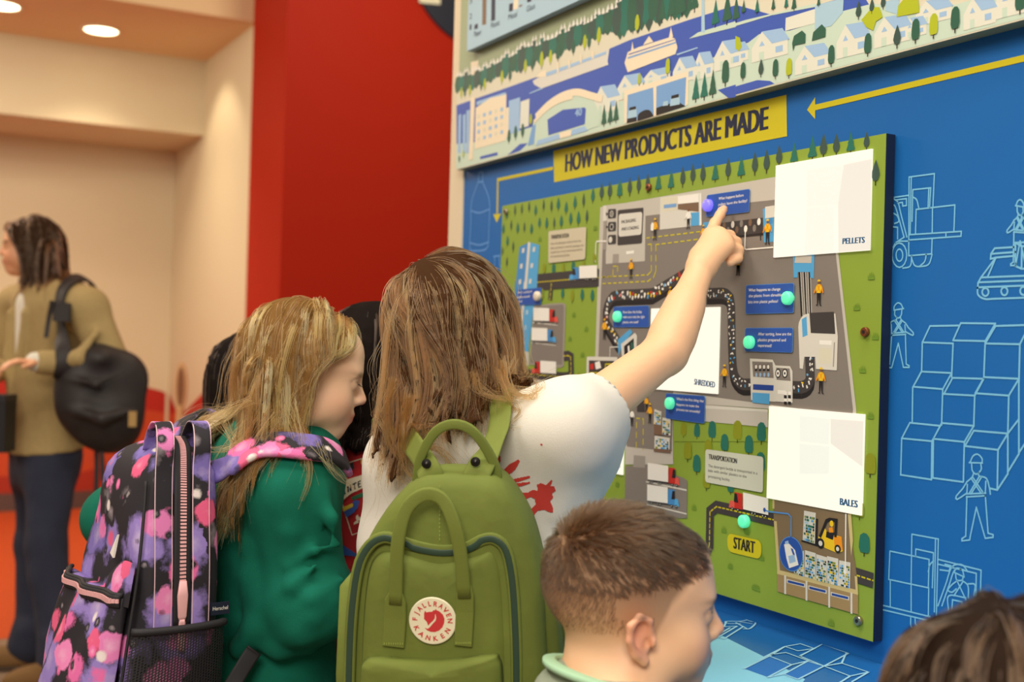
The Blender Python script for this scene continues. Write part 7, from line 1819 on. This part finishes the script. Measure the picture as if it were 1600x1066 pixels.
for k2, a2, h2 in zip(kn, an, (hipm - mr_ * .09, hipm + mr_ * .09)): tj += [cap(h2 - Z3 * .04, k2, .100, .074, .04), cap(k2, a2 - Z3 * .02, .076, .060, .03), cap(a2 + Z3 * .05, a2 - Z3 * .015, .066, .07, .02)]
skin('jeans', tj, .009, mat('dark_jeans', (40, 44, 62), .9, noise=.15, nscale=12), g6, disp=folds(.007, 24, 6, vert=1.5))
M_SUE = mat('brown_suede', (122, 88, 48), .85)
for a2, fw_ in ((an[0], cdir(-.75, -.66)), (an[1], cdir(-.95, -.3))): shoe('shoe', a2, fw_, M_SUE, mat('shoe_sole', (70, 52, 36), .7), g6, 1.15)
rs = np.random.default_rng(41)
hcm = head(CM, RM, sm)[:3] + [cap(CM - RM[2] * .06, NM, .06, .065, .02)] + bz[2:4]
rt, nv, lp = scalp(CM, RM, sm, 420, lambda x, y, z: ((z > .055) & (y < .075)) | ((y < .02) & (z > -.05)), rs)
side = np.sign(lp[:, 0:1] + .02); d0 = unit(RM[0] * side - RM[1] * .4 - Z3 * .1); d0 = unit(d0 - nv * (d0 * nv).sum(1, keepdims=True)) + nv * .2
gm = grow(rt, d0, rs.uniform(.24, .33, len(rt)), 16, hcm, rs.uniform(.006, .018, len(rt)).astype(np.float32), .42, 1.0, None, wave=rs.uniform(.006, .012, len(rt)), freq=1.2, rs=rs, jitter=.02, clamp=off_face(CM, RM, sm, [(-.12, .035), (0, .045), (.05, .078), (.09, .10)]))
hmm = hair_mass('hair', gm, .008, .01, .008, mat('man_hair_base', (52, 34, 22), .8, spec=.08), g6, step=2, every=2, tip=.15, cap_=skullcap(CM, RM, sm))
strands('hair_strands', gm, 22, .012, .006, hair_mat('man_hair', ((52, 34, 22), (80, 54, 34), (104, 72, 46))), hmm, .0009, rs, .001)
# his black backpack, slung from one shoulder
mb_ = thing('backpack', "slouchy black backpack hanging from the olive blazer man's shoulder", 'backpack', tuple(A(155, 700, 4.47)))
M_BB = mat('black_nylon', (40, 34, 34), .6, noise=.2, nscale=20, bump=.3, bscale=200)
BC = A(158, 622, 4.46); fo6 = -mf_
bag = [ell(BC, (.155, .105, .195), frame(cdir(.5, -.85)), .02), ell(A(180, 660, 4.46), (.10, .10, .11), None, .05), ell(A(120, 600, 4.42), (.09, .08, .10), None, .05), ell(A(196, 585, 4.5), (.075, .07, .08), None, .05), ell(A(150, 560, 4.47), (.13, .07, .05), None, .05)]
bag += [dict(c, k=.02) for c in chain([A(100, 590, 4.34), A(150, 600, 4.32), A(205, 575, 4.38)], [.008, .016, .008])] + [dict(c, k=.02) for c in chain([A(112, 640, 4.34), A(160, 655, 4.32), A(212, 640, 4.38)], [.006, .014, .006])]
skin('bag_body', bag, .009, M_BB, mb_, disp=folds(.009, 22, 9, vert=1.2))
q, nr = hug([A(95, 590, 4.36), A(96, 520, 4.42), A(104, 460, 4.48), A(122, 432, 4.58), A(150, 450, 4.66), A(165, 520, 4.62)], bz[:6], .012, 30)
o = MB(); o.tube(q, .028, 10, flat=.22, nrm=nr); o.build('shoulder_strap', M_BB, mb_, smooth=True)
o = MB(); o.box(A(97, 488, 4.385), (.03, .012, .035), (Vector(cdir(1, .1)), Vector(cdir(-.1, 1)), Vector((0, 0, 1)))); o.build('strap_buckle', M_BB, mb_)
for pts in ([A(158, 690, 4.42), A(160, 730, 4.42), A(161, 752, 4.42)], [A(150, 690, 4.46), A(151, 730, 4.46), A(150, 770, 4.46)], [A(82, 470, 4.36), A(76, 500, 4.37), A(72, 528, 4.36)]):
    o = MB(); o.tube(spline(pts, 10), .009, 8, flat=.2, nrm=tuple(cdir(0, -1))); o.build('loose_strap', M_BB, mb_)
o = MB(); o.box(A(207, 655, 4.345), (.014, .006, .028), (Vector(cdir(1, .3)), Vector(cdir(-.3, 1)), Vector((0, 0, 1)))); o.build('leather_tab', mat('leather_tab', (176, 140, 84), .7), mb_)
# the dark case he holds, cut by the picture edge
ca = thing('case', "black case held low by the olive blazer man, cut by the picture edge", 'case', tuple(A(-8, 680, 4.42)))
cr_, cf_ = Vector(cdir(1, 0)), Vector(cdir(0, 1))
MB().box(A(-14, 664, 4.38), (.072, .05, .098), (cr_, cf_, Vector((0, 0, 1)))).build('case_body', mat('case_black', (30, 28, 32), .5), ca)
MB().box(A(-14, 621, 4.38), (.075, .053, .012), (cr_, cf_, Vector((0, 0, 1)))).build('lid', mat('case_lid', (44, 42, 46), .4), ca)
